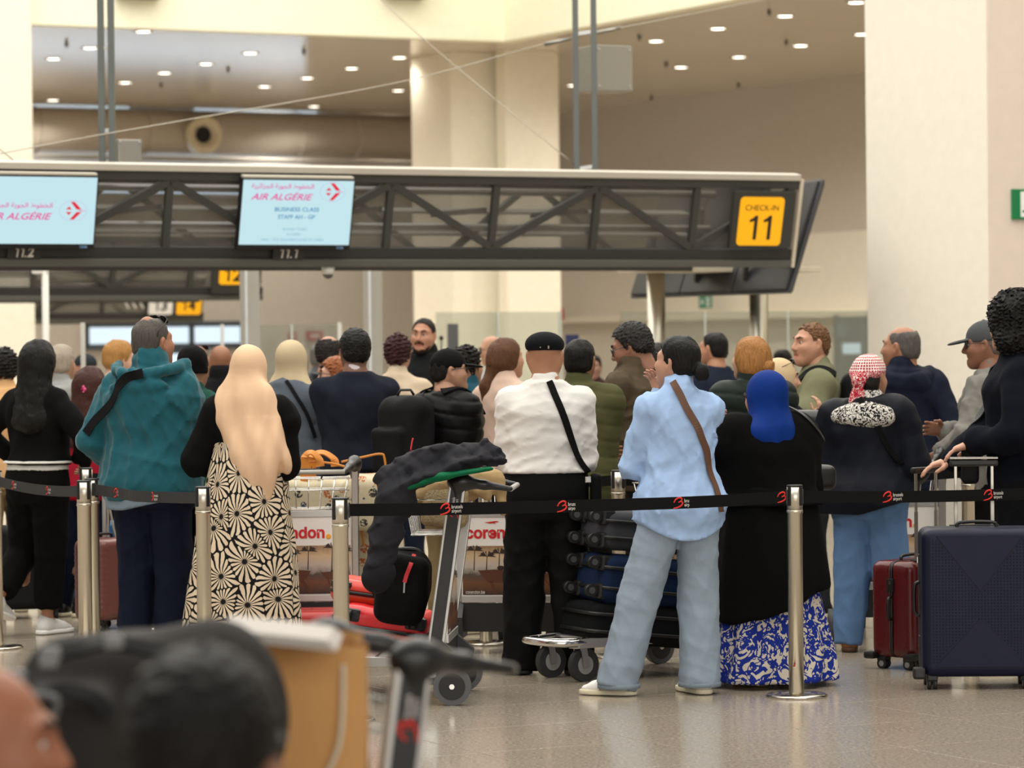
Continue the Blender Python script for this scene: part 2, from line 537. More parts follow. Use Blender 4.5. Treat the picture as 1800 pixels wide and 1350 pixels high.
    def loft(s, zs, rx, ry, cx=0.0, cy=0.0, p=2.3, k=0.03, z0=None, z1=None, mod=None, rnd=0.012):
        zs = np.array(zs, np.float32)
        o = np.argsort(zs); zs = zs[o]
        g = lambda a: np.broadcast_to(np.array(a, np.float32), zs.shape)[o]
        rx, ry, cx, cy = g(rx), g(ry), g(cx), g(cy)
        z0 = zs[0] if z0 is None else z0; z1 = zs[-1] if z1 is None else z1
        def smooth_interp(z, a):
            f = np.linspace(zs[0], zs[-1], 80); v = np.interp(f, zs, a)
            kern = np.array([1, 2, 3, 4, 3, 2, 1.]); kern /= kern.sum()
            v = np.convolve(np.pad(v, 3, mode='edge'), kern, 'valid')
            return np.interp(z, f, v).astype(np.float32)
        def fn(X, Y, Z):
            z = Z.ravel()
            a = [smooth_interp(z, q)[None, None, :] for q in (rx, ry, cx, cy)]
            x = (X-a[2])/a[0]; y = (Y-a[3])/a[1]
            r = (np.abs(x)**p+np.abs(y)**p)**(1.0/p)
            if mod is not None: r = r/mod(np.arctan2(y, x), Z)
            d = (r-1)*np.minimum(a[0], a[1])
            e = np.maximum(z0-Z, Z-z1)+rnd
            dd = d+rnd
            return np.minimum(np.maximum(dd, e), 0)+np.sqrt(np.maximum(dd, 0)**2+np.maximum(e, 0)**2)-rnd
        M = 1.25 if mod is not None else 1.0
        return s.put(fn, ((cx-rx*M).min(), (cy-ry*M).min(), z0), ((cx+rx*M).max(), (cy+ry*M).max(), z1), k)
    def disp(s, fn):
        X = s.ax[0][:, None, None]; Y = s.ax[1][None, :, None]; Z = s.ax[2][None, None, :]
        s.F += fn(X, Y, Z).astype(np.float32)
        return s
    def keep(s, fn):
        """intersect with the region where fn < 0"""
        X = s.ax[0][:, None, None]; Y = s.ax[1][None, :, None]; Z = s.ax[2][None, None, :]
        s.F = np.maximum(s.F, fn(X, Y, Z).astype(np.float32)); return s
    def mesh(s, relax=1):
        F = s.F
        F[0] = F[-1] = 0.5; F[:, 0] = F[:, -1] = 0.5; F[:, :, 0] = F[:, :, -1] = 0.5
        return surface_nets(F, s.lo, s.h, relax)
def folds(amp, freq, seed, stretch=(1, 1, 1), ridge=False, n=5):
    rs = np.random.RandomState(seed)
    ks = rs.normal(size=(n, 3))*np.array(stretch)*freq; k2 = rs.normal(size=(n, 3))*freq*0.45
    ph = rs.uniform(0, 6.28, (n, 2))
    def fn(X, Y, Z):
        t = 0
        for i in range(n):
            w = np.sin(k2[i, 0]*X+k2[i, 1]*Y+k2[i, 2]*Z+ph[i, 1])
            a = np.sin(ks[i, 0]*X+ks[i, 1]*Y+ks[i, 2]*Z+ph[i, 0]+1.6*w)
            t = t + ((1-np.abs(a))**2*2-0.7 if ridge else a)
        return t*(-amp/math.sqrt(n))
    return fn
# ================================================================== the building
AX = math.radians(27.8)
U = Vector((math.cos(AX), math.sin(AX), 0)); V = Vector((math.sin(AX), -math.cos(AX), 0)); Z = Vector((0, 0, 1))
CEIL = 6.0
C0 = on_plane(898, 76, Vector((0, 0, CEIL)), Z)      # corner of the atrium fascia
C0.z = 0
def AB(a, b, z=0.0): return C0 + U*a - V*b + Z*z
def to_ab(p):
    q = p-C0; return q.dot(U), -q.dot(V)
_fw = to_ab(on_plane(400, 200, Vector((0, 0, CEIL)), Z))[1]
_rw = to_ab(on_plane(1250, 163, Vector((0, 0, CEIL)), Z))[0]
M_CREAM = plain('#f6efdc', 0.55, spec=0.3)
M_WARMW = plain('#ece6d8', 0.6, spec=0.3)
M_GREYW = plain('#cfc8bd', 0.6, spec=0.3)
M_GREYP = plain('#b9b4ad', 0.6, spec=0.3)
M_PINKW = plain('#e2d3c6', 0.6, spec=0.3)
M_DARK = plain('#35352f', 0.45)
M_BLACK = plain('#0c0c0d', 0.45)
M_RUBBER = plain('#191919', 0.7)
M_STEEL = metal('#cfc7b6', 0.30)
M_CHROME = metal('#d8d6d2', 0.16, False)
M_ALU = metal('#b9b8b6', 0.38)

# ---- floor: a ground slab with separate stone tiles where the joints can be seen
def floor_material(tint):
    m, t = base_mat('polished_stone', '#a09484', 0.2, 0, 0.5)
    v = t.n('ShaderNodeNewGeometry').outputs['Position']
    n1 = t.noise(v, 65.0, 5, 0.75); n2 = t.noise(v, 2.3, 3); 
    c = t.ramp(n1, [(0.30, '#5d5449'), (0.47, '#978b7c'), (0.58, '#aca192'), (0.76, '#d0c6b8')])
    t.l(t.mix(t.math('MULTIPLY', n2, 0.35), c, tint), t.b.inputs['Base Color'])
    t.l(t.math('MULTIPLY_ADD', n2, 0.12, 0.10), t.b.inputs['Roughness'])
    return m
M_STONE = floor_material('#8f8375')
floor = MB().box((-60, -25, -0.2), (60, 95, -0.012)).build('floor', plain('#847a6e', 0.3))
tag(floor, 'polished grey beige stone floor', kind='structure')
TS = 0.75
_g0 = on_plane(1131, 1302, Vector(), Z); _a0, _b0 = to_ab(_g0)
tile_me = MB().box((-TS/2+0.0025, -TS/2+0.0025, -0.012), (TS/2-0.0025, TS/2-0.0025, 0.0), 0, 0.0012).build('tile', M_STONE)
tile_data = tile_me.data; bpy.data.objects.remove(tile_me)
_tiles = []
for i in range(-90, 60):
    for j in range(-140, 20):
        a = _a0 + (i+0.5)*TS; b = _b0 + (j+0.5)*TS
        p = AB(a, b)
        if not (4.2 < p.y < 24.5): continue
        half = 900/FPX*p.y + 0.9
        if abs(p.x) < half: _tiles.append((p.y, p))
_tiles.sort(key=lambda q: q[0])
for k, (y, p) in enumerate(_tiles[:300]):
    M = frame(p, U, -V)
    mesh_obj('tile', tile_data, floor, mat=M)
far_bm = MB()
_in = {(round(p.x, 3), round(p.y, 3)) for y, p in _tiles[:300]}
for i in range(-160, 120):
    for j in range(-140, 110):
        p = AB(_a0+(i+0.5)*TS, _b0+(j+0.5)*TS)
        if p.y < -6 or p.y > 75 or (round(p.x, 3), round(p.y, 3)) in _in: continue
        if abs(p.x) > 900/FPX*max(p.y, 0)+7: continue
        h = TS/2-0.0025
        far_bm.poly([p+U*x+(-V)*y for x, y in ((-h, -h), (h, -h), (h, h), (-h, h))])
far_t = far_bm.build('tile', M_STONE, floor)
tag(far_t, kind='stuff')

# ---- ceiling of the hall beyond the atrium, glossy metal strips with downlights
def ceiling_material():
    m, t = base_mat('metal_ceiling', '#e6dccb', 0.22, 0.12, 0.6)
    v = t.coord()
    nz = t.noise(v, 0.7, 3)
    t.l(t.math('MULTIPLY_ADD', nz, 0.12, 0.10), t.b.inputs['Roughness'])
    return m
M_CEIL = ceiling_material()
ceil = empty('ceiling', AB(0, 0, CEIL)); tag(ceil, 'strip metal ceiling with round downlights', kind='structure')
ceil_inv = Matrix.Translation(-AB(0, 0, CEIL))
def abx(mb, a0, a1, b0, b1, z0, z1, mi=0, bev=0.0):
    M = frame(AB(0, 0, 0), U, -V)
    return mb.box((a0, b0, z0), (a1, b1, z1), mi, bev, M)
cb = MB(); abx(cb, -26, _rw, 0.0, _fw, CEIL+0.03, CEIL+0.2); abx(cb, 0, _rw, -34, 0.0, CEIL+0.03, CEIL+0.2)
cb.xf(ceil_inv).build('backing', M_CEIL, ceil)
STRIP = 0.30
sm = MB(); sm.box((-0.5, -STRIP/2+0.006, 0), (0.5, STRIP/2-0.006, 0.03)); smo = sm.build('strip', M_CEIL); strip_d = smo.data; bpy.data.objects.remove(smo)
def strip(a0, a1, b):
    M = frame(AB((a0+a1)/2, b, CEIL)-AB(0, 0, CEIL), U, -V) @ Matrix.Diagonal((a1-a0, 1, 1, 1))
    mesh_obj('panel', strip_d, ceil, mat=M)
k = 0
b = STRIP/2
while b < _fw: strip(-26, _rw-0.001, b); b += STRIP
b = -STRIP/2
while b > -33.8: strip(0.01, _rw-0.001, b); b -= STRIP
# fascias that drop from the atrium roof to the ceiling edge, with the soffit lip
fa = MB(); abx(fa, -26, 0.0, -0.25, 0.0, CEIL-0.002, CEIL+4.5)
M_FASC = plain('#fdf8df', 0.55, spec=0.3)
tag(fa.build('wall_fascia_back', M_FASC), 'cream bulkhead above the ceiling edge', kind='structure')
fb = MB(); abx(fb, -0.25, 0.0, -34, -0.25, CEIL-0.002, CEIL+4.5)
tag(fb.build('wall_fascia_right', M_FASC), 'cream bulkhead turning towards the camera on the right', kind='structure')
# far wall, right wall
wl = MB(); abx(wl, -30, _rw+0.3, _fw, _fw+0.3, 0, CEIL)
wall_back = wl.build('wall_back', M_GREYW); tag(wall_back, 'beige back wall of the hall', kind='structure')
wr = MB(); abx(wr, _rw, _rw+0.3, -34, _fw, 0, CEIL)
wall_right = wr.build('wall_right', M_GREYW); tag(wall_right, 'grey beige side wall running back on the right', kind='structure')
# ledge along the right wall
_lz = on_plane(1300, 549, AB(_rw, 0), U).z
lg = MB(); abx(lg, _rw-0.35, _rw, -34, _fw, _lz-0.12, _lz)
tag(lg.build('trim_1', M_CREAM), 'pale ledge along the side wall', kind='structure')
_lz2 = on_plane(1470, 408, AB(_rw, 0), U).z
lg = MB(); abx(lg, _rw-0.05, _rw, -34, _fw, 0, _lz2)
tag(lg.build('trim_2', M_WARMW), 'thicker lower half of the side wall', kind='structure')

# central pillar (stepped) under the corner of the fascia
def px_col(pxl, pxc, pxr, Dc, z0, z1, name, mat, label):
    """a square-edged pillar aligned with the building: left edge, corner and right edge given by the eye lines that touch them"""
    c = W(pxc, 560, Dc); c.z = 0
    l = on_plane(pxl, 560, c, V.copy()*0 + U) ; r = on_plane(pxr, 560, c, V)
    la = (l-c).dot(-V); ra = (r-c).dot(U)
    M = frame(c, U, -V)
    mb = MB(); mb.box((0, 0, z0), (max(0.1, ra), max(0.1, la), z1), 0, 0.01, M)
    return tag(mb.build(name, mat), label, kind='structure')
_Dc = (C0.y)+1.2
px_col(727, 797, 987, _Dc, 0, CEIL, 'pillar', M_CREAM, 'central cream pillar under the fascia corner')
_pm = MB(); _c = W(893, 560, _Dc-0.14); _c.z = 0
_r = on_plane(985, 560, _c, V)
_pm.box((0, 0, 0), ((_r-_c).dot(U), 0.3, CEIL), 0, 0.005, frame(_c, U, -V))
tag(_pm.build('trim_3', M_CREAM), 'shallow pilaster on the central pillar', kind='structure')
# left pillar, right pillar
_lc = on_plane(44, 560, AB(0, -0.2), V); _lc.z = 0
tag(MB().box((-2.5, -0.4, 0), (0, 1.2, CEIL+3), 0, 0.01, frame(_lc, U, -V)).build('pillar', M_CREAM), 'cream pillar at the left edge under the fascia', kind='structure')
RP_S = 218
_rc = W(1738, 560, FPX/RP_S); _rc.z = 0
_l = on_plane(1525, 560, _rc, U); _la = (_l-_rc).dot(-V)
_bz = on_plane(1690, 715, _rc, U).z
rp = MB().box((0, 0, _bz), (5.0, _la, 11), 0, 0.004, frame(_rc, U, -V)).build('wall_pillar_right', [M_WARMW])
tag(rp, 'tall cream white pillar wall on the right', kind='structure')
rf = MB().box((0.0, -0.012, _bz), (5.0, -0.0, 11), 0, 0, frame(_rc, U, -V)).build('panel', M_PINKW, rp)
tag(MB().box((-0.02, -0.02, 0), (5.0, _la+0.02, _bz), 0, 0.006, frame(_rc, U, -V)).build('baseboard_right', M_GREYP), 'tall grey base of the right pillar', kind='structure')
# far left: lit glazed entrance and high windows in the back wall
M_DAY = glow('#dcecf6', 1.25)
def back_window(x0, x1, y0, y1, n, name, frame_c='#4a5560', strength=M_DAY):
    p0 = on_plane(x0, y0, AB(0, _fw-0.02), V); p1 = on_plane(x1, y1, AB(0, _fw-0.02), V)
    a0, a1 = sorted((to_ab(p0)[0], to_ab(p1)[0])); z0, z1 = sorted((p0.z, p1.z)); z0 = max(z0, 0.02)
    e = empty(name, AB((a0+a1)/2, _fw-0.02, z0)); tag(e, 'daylit window in the back wall', kind='structure')
    inv = Matrix.Translation(-e.location)
    w = (a1-a0)/n
    for i in range(n):
        mb = MB(); abx(mb, a0+i*w+0.05, a0+(i+1)*w-0.05, _fw-0.06, _fw-0.03, z0+0.05, z1-0.05); mb.xf(inv).build('pane', strength, e)
    fr = MB()
    for i in range(n+1): abx(fr, a0+i*w-0.05, a0+i*w+0.05, _fw-0.10, _fw-0.01, z0, z1)
    for zz in (z0, z1): abx(fr, a0-0.05, a1+0.05, _fw-0.10, _fw-0.01, zz-0.05, zz+0.05)
    fr.xf(inv).build('frame', plain(frame_c, 0.5), e)
    return e
back_window(150, 425, 571, 607, 3, 'window_1')
back_window(205, 330, 618, 690, 3, 'window_2')
_dz = (on_plane(400, 197, AB(0, _fw-0.8), V).z, on_plane(400, 276, AB(0, _fw-0.8), V).z)
def high_window(x0, x1, z0, z1, name):
    p0 = on_plane(x0, 170, AB(0, _fw), V); p1 = on_plane(x1, 170, AB(0, _fw), V)
    a0, a1 = to_ab(p0)[0], to_ab(p1)[0]
    e = empty(name, AB((a0+a1)/2, _fw, z0)); tag(e, 'high daylit window band behind the duct', kind='structure')
    mb = MB(); abx(mb, a0, a1, _fw-0.05, _fw-0.02, z0, z1); mb.xf(Matrix.Translation(-e.location)).build('pane', glow('#cfe4f7', 3.2), e)
    fr = MB()
    for a in (a0, a1): abx(fr, a-0.06, a+0.06, _fw-0.09, _fw-0.01, z0, z1)
    for zz in (z0, z1): abx(fr, a0-0.06, a1+0.06, _fw-0.09, _fw-0.01, zz-0.04, zz+0.04)
    fr.xf(Matrix.Translation(-e.location)).build('frame', M_GREYP, e)
_p = FPX/pxm(1)
high_window(-60, 230, 5.50, 5.96, 'window_3'); high_window(332, 560, 5.50, 5.96, 'window_4')
high_window(-60, 540, 4.45, 4.95, 'window_5')
# air duct along the back wall, with a round jet nozzle
_db = _fw-0.9
_zt = on_plane(400, 196, AB(0, _db), V).z; _zb = on_plane(400, 276, AB(0, _db), V).z
_R = (_zt-_zb)/2; _zc = (_zt+_zb)/2
duct = empty('air_duct', AB(-6, _db, _zc)); tag(duct, 'big round beige air duct along the back wall under the ceiling', 'duct')
_di = Matrix.Translation(-duct.location)
md = MB(); md.cyl(AB(-22, _db, _zc), AB(_rw-0.6, _db, _zc), _R, n=36); md.xf(_di).build('pipe', plain('#d2c8ba', 0.45), duct)
_nz = on_plane(362, 236, AB(0, _db-_R-0.25), V)
nzz = MB(); Mz = frame(_nz, U, Z)
nzz.lathe([(0.16, -0.40), (0.20, -0.40), (0.34, -0.25), (0.345, -0.02), (0.31, 0.0), (0.24, -0.02), (0.15, -0.12), (0.14, -0.30)], 32, 0, M=Mz)
nzz.xf(_di).build('nozzle', plain('#e0d5b8', 0.4), duct)
mb = MB(); mb.cyl(_nz+V*-0.13, _nz+V*-0.11, 0.145, n=28); mb.xf(_di).build('nozzle_throat', M_BLACK, duct)
for px in (60, 250, 520, 620):
    q = on_plane(px, 236, AB(0, _db), V); a = to_ab(q)[0]
    mb = MB(); mb.cyl(AB(a-0.02, _db, _zc), AB(a+0.02, _db, _zc), _R+0.012, n=36); mb.xf(_di).build('seam_band', plain('#c6bcae', 0.45), duct)
# slotted cable tray below the duct
tz = on_plane(300, 278, AB(0, _db-0.3), V).z
tr = MB(); abx(tr, -22, _rw-0.8, _db-0.40, _db-0.2, tz-0.07, tz)
tag(tr.build('cable_tray', M_ALU), 'metal cable tray running below the big air duct', 'tray')
# downlights and sprinklers on the ceiling
M_LAMP = glow('#fff4e2', 9.0)
DL = [(94, 103), (158, 84), (252, 55), (289, 128), (220, 145), (93, 176), (362, 112), (440, 93), (465, 152), (540, 137), (552, 187), (618, 120), (702, 101),
      (700, 159), (484, 200), (698, 205), (43, 190), (1153, 72), (1197, 118), (1262, 50), (1299, 100), (1407, 80), (1380, 28), (1505, 4), (1515, 60), (1008, 150)]
ORD = ['first', 'second', 'third', 'fourth', 'fifth', 'sixth', 'seventh', 'eighth', 'ninth', 'tenth', 'eleventh', 'twelfth', 'thirteenth', 'fourteenth', 'fifteenth', 'sixteenth', 'seventeenth', 'eighteenth']
def rank(lst, q):
    side = [c for c in lst if (c[0] < 740) == (q[0] < 740)]
    return ORD[sorted(side).index(q)]+' from the left '+('left' if q[0] < 740 else 'right')+' of the central pillar'
dl_proto = None
for i, (px, py) in enumerate(DL):
    p = on_plane(px, py, Vector((0, 0, CEIL)), Z)
    if dl_proto is None:
        r = empty('ceiling_downlight', p)
        MB().lathe([(0.10, -0.004), (0.118, -0.012), (0.13, -0.012), (0.135, 0.0), (0.10, 0.02)], 24).build('rim', M_ALU, r)
        MB().lathe([(0.0, -0.006), (0.10, -0.006), (0.10, 0.01), (0.0, 0.01)], 24).build('lens', M_LAMP, r)
        dl_proto = r
    else:
        r = copy_tree(dl_proto); r.location = p
    left = px < 740
    tag(r, 'small round ceiling downlight, '+rank(DL, (px, py)), 'light',
        'downlights left of the pillar' if left else 'downlights right of the pillar')
# the lamps' own light: a soft spot just under each lens (and under extra downlights added out of view to brighten the hall)
def lamp_spot(p, e):
    l = bpy.data.lights.new('downlight_beam', 'SPOT'); l.energy = e; l.spot_size = math.radians(150); l.spot_blend = 1.0; l.shadow_soft_size = 0.09; l.color = (1.0, 0.93, 0.82)
    o = bpy.data.objects.new('downlight_beam', l); o.location = p; COL.objects.link(o)
for px, py in DL:
    p = on_plane(px, py, Vector((0, 0, CEIL)), Z); lamp_spot(p-Z*0.02, 420 if not 660 < px < 740 else 60)
for a, b_ in [(-20, 3), (-20, 8), (-15, 3), (-15, 8), (-10, 3), (-10, 9), (-5, 9), (3, -2), (3, -7), (3, -12), (3, -18), (3, -24), (5, 4), (3, 8)]:
    p = AB(a, b_, CEIL-0.02); _c = CAM_R.transposed() @ (p-CAM_P)
    if abs(_c.x/_c.z*FPX) < 920 and 675+_c.y/_c.z*FPX < 300: continue
    r = copy_tree(dl_proto); r.location = AB(a, b_, CEIL); tag(r, 'extra round ceiling downlight added out of view to light the hall', 'light', 'added downlights out of view')
    lamp_spot(p, 420)
sp_proto = None
SPK = [(117, 75), (401, 120), (534, 88), (283, 147), (50, 135), (1124, 62), (1171, 110), (1352, 18), (1382, 71), (1298, 147), (1145, 170)]
for px, py in SPK:
    p = on_plane(px, py, Vector((0, 0, CEIL)), Z)
    if sp_proto is None:
        mb = MB(); mb.cyl((0, 0, 0), (0, 0, -0.05), 0.03, 0.022, 12); mb.cyl((0, 0, -0.05), (0, 0, -0.065), 0.012, n=8); mb.cyl((0, 0, -0.065), (0, 0, -0.07), 0.035, n=12)
        r = sp_proto = mb.build('sprinkler', plain('#5d574f', 0.5), loc=p)
    else:
        r = sp_proto.copy(); COL.objects.link(r); r.location = p
    left = px < 740
    tag(r, 'tiny dark ceiling sprinkler, '+rank(SPK, (px, py)), 'sprinkler', 'sprinklers '+('left' if left else 'right')+' of the pillar')

# ================================================================== the check-in gantries
M_PERF_KEY = None
def perforated(name='perforated_sheet', col='#6a675f', open_=0.46):
    m, t = base_mat(name, col, 0.5, 0.3)
    tr = t.n('ShaderNodeBsdfTransparent')
    mx = t.n('ShaderNodeMixShader'); mx.inputs[0].default_value = open_
    t.l(t.b.outputs[0], mx.inputs[1]); t.l(tr.outputs[0], mx.inputs[2])
    t.l(mx.outputs[0], t.t.nodes['Material Output'].inputs[0])
    return m
M_PERF = perforated()
M_TRUSS = plain('#3a3a35', 0.45)
M_TRUSS2 = plain('#2b2b29', 0.5)
M_RAIL = plain('#bdb6a8', 0.45)
TILT = math.radians(13)
class Face:
    """a tilted front face of a gantry; (u along, v up the slope, w out towards the public)"""
    def __init__(s, px, py, scale, tilt=TILT, along=U, nrm=V):
        s.P = W(px, py, FPX/scale); s.x = along.copy(); s.y = Z*math.cos(tilt)+nrm*math.sin(tilt); s.n = s.x.cross(s.y)
        if s.n.dot(nrm) < 0: s.n = -s.n
        s.M = Matrix((s.x, s.y, s.n)).transposed().to_4x4(); s.M.translation = s.P
    def uv(s, px, py, w=0.0):
        q = on_plane(px, py, s.P+s.n*w, s.n)-s.P
        return q.dot(s.x), q.dot(s.y)
def gantry(name, F, u0, u1, v1, peaks, pitch, label, depth=1.0, bar=0.055):
    root = empty(name, mat=F.M); tag(root, label, 'gantry')
    mb = MB(); mb.box((u0, v1-0.015, -0.06), (u1, v1+0.035, 0.03), 0, 0.004); mb.build('top_rail', M_RAIL, root)
    mb = MB(); mb.box((u0, v1-0.085, -0.05), (u1, v1-0.015, 0.012), 0, 0.004); mb.build('top_chord', M_TRUSS, root)
    mb = MB(); mb.box((u0, 0.06, -0.05), (u1, 0.145, 0.012), 0, 0.004); mb.build('bottom_chord', M_TRUSS2, root)
    mb = MB(); mb.box((u0, 0.0, -0.10), (u1, 0.06, 0.035), 0, 0.008); mb.build('bottom_rail', plain('#55554f', 0.4), root)
    # one perforated sheet per bay, diagonals and uprights
    for k, u in enumerate(peaks):
        pass
    us = []
    k = -40
    while True:
        u = peaks[0]+k*pitch
        k += 1
        if u < u0+0.05: continue
        if u > u1-0.05: break
        us.append((u, (k-1) % 2 == 0))
    for u, pk in us:
        MB().bar((u, 0.14, -0.02), (u, v1-0.08, -0.02), bar, 0.045, up=(0, 0, 1)).build('upright', M_TRUSS, root)
    nodes = [(us[0][0]-pitch, not us[0][1])]+us+[(us[-1][0]+pitch, not us[-1][1])]
    for (ua, pa), (ub, pb) in zip(nodes, nodes[1:]):
        a = Vector((ua, v1-0.09 if pa else 0.15, -0.015)); b_ = Vector((ub, v1-0.09 if pb else 0.15, -0.015))
        for q, o in ((a, b_), (b_, a)):
            for lim, sgn in ((u0+0.03, -1), (u1-0.03, 1)):
                if (q.x-lim)*sgn > 0:
                    t = (lim-o.x)/(q.x-o.x); q.y = o.y+(q.y-o.y)*t; q.x = lim
        if (a-b_).length < 0.2: continue
        MB().bar(a, b_, bar*1.05, 0.04, up=(0, 0, 1)).build('diagonal', M_TRUSS, root)
    edges = [u0]+[u for u, p in us]+[u1]
    for a, b_ in zip(edges, edges[1:]):
        MB().box((a+0.003, 0.12, -0.062), (b_-0.003, v1-0.06, -0.056)).build('mesh_panel', M_PERF, root)
    # frame of the rear side and the services inside
    bi = Matrix(F.M).inverted()
    def loc(u, back, z): return bi @ (F.P + F.x*u - (V if F.n.dot(V) > 0.5 else F.n)*back + Z*z)
    H = v1*math.cos(TILT)
    for bz, z0 in ((depth*0.35, H*0.84), (depth*0.45, H*0.45)):
        mb = MB(); mb.cyl(loc(u0+0.1, bz, z0), loc(u1-0.5, bz, z0), 0.03, n=12); mb.build('conduit', M_ALU, root)
    for z0 in (0.03, H-0.02):
        mb = MB(); mb.bar(loc(u0, depth, z0), loc(u1-0.35, depth, z0), 0.07); mb.build('rear_chord', M_TRUSS, root)
    for (ua, pa), (ub, pb) in zip(us, us[1:]):
        if ub > u1-0.4: continue
        mb = MB(); mb.bar(loc(ua, depth, H if pa else 0.03), loc(ub, depth, H if pb else 0.03), 0.05); mb.build('rear_diagonal', M_TRUSS, root)
        mb = MB(); mb.bar(loc(ua, 0.08, H*0.62), loc(ua, depth, H*0.62), 0.04); mb.build('cross_bar', M_TRUSS, root)
    for z0, z1 in ((0.05, 0.20), (0.22, 0.38), (0.40, 0.56)):
        mb = MB(); mb.bar(loc(u0, depth+0.05, (z0+z1)/2), loc(u1-0.36, depth+0.05, (z0+z1)/2), 0.02, z1-z0); mb.build('rear_panel', plain('#8d887e', 0.5), root)
    return root
F1 = Face(700, 468, 226)
u_r = F1.uv(1395, 400)[0]; v_t = F1.uv(700, 303)[1]
pk = [F1.uv(1055, 318)[0]]
pitch1 = (F1.uv(1055, 318)[0]-F1.uv(690, 318)[0])/2
g1 = gantry('check_in_gantry', F1, -5.2, u_r, v_t, pk, pitch1, 'nearest dark truss gantry over the desks carrying two screens and the yellow check-in sign')
# cream end cap of the gantry
ec = MB(); 
_e = [(u_r+0.002, 0.0, 0.03), (u_r+0.002, v_t, 0.03), (u_r+0.002, v_t-0.05, -0.45), (u_r+0.002, 0.0, -0.25)]
ec.prism(_e, (0.03, 0, 0)); ec.build('end_cap', plain('#cfc3ae', 0.5), g1)

def place_on(F, M2):  # helper: matrix in the face frame -> world
    return F.M @ M2
def rounded_plate(w, h, r, t):
    mb = MB(); mb.prism([(x, y, 0) for x, y in rounded(w, h, r)], (0, 0, t)); return mb
def yellow_sign(F, box, plate, n_lines, label, name='gate_sign', base_col='#34342f', yellow='#f6b40c'):
    """box/plate: pixel corners (x0,y0,x1,y1) along the middle of each side"""
    (x0, y0, x1, y1) = box
    cu, cv = F.uv((x0+x1)/2, (y0+y1)/2, 0.05)
    w = F.uv(x1, (y0+y1)/2, 0.05)[0]-F.uv(x0, (y0+y1)/2, 0.05)[0]; h = F.uv((x0+x1)/2, y0, 0.05)[1]-F.uv((x0+x1)/2, y1, 0.05)[1]
    r = empty(name, mat=F.M @ Matrix.Translation((cu, cv, 0.035))); tag(r, label, 'sign')
    mb = MB(); mb.box((-w/2, -h/2, 0), (w/2, h/2, 0.05), 0, 0.006); mb.build('sign_box', plain(base_col, 0.4), r)
    (x0, y0, x1, y1) = plate
    pu, pv = F.uv((x0+x1)/2, (y0+y1)/2, 0.05); pw = F.uv(x1, (y0+y1)/2, 0.05)[0]-F.uv(x0, (y0+y1)/2, 0.05)[0]; ph = F.uv((x0+x1)/2, y0, 0.05)[1]-F.uv((x0+x1)/2, y1, 0.05)[1]
    m = rounded_plate(pw, ph, 0.035, 0.006); p = m.build('face_plate', yellow if not isinstance(yellow, str) else M_YEL, r, loc=(pu-cu, pv-cv, 0.05))
    for (txt, ux, uy, tw, th, bold) in n_lines:
        text_obj('lettering', txt, plain('#1d1a12', 0.6), Matrix.Translation((pu-cu+ux*pw, pv-cv+uy*ph, 0.0572)), r, w=tw*pw, h=th*ph, bold=bold)
    return r
def lit_face(col, e):
    m, t = base_mat('backlit_face', col, 0.4)
    t.b.inputs['Emission Color'].default_value = (*rgb(col), 1); t.b.inputs['Emission Strength'].default_value = e
    return m
M_YEL = lit_face('#f3ae08', 0.32)
yellow_sign(F1, (1284, 336, 1392, 435), (1294, 345, 1371, 430),
            [('CHECK-IN', 0.0, 0.28, 0.76, 0.12, 0.004), ('11', 0.0, -0.13, 0.50, 0.50, 0.0)], 'yellow CHECK-IN 11 sign in a black box at the right end of the nearest gantry')
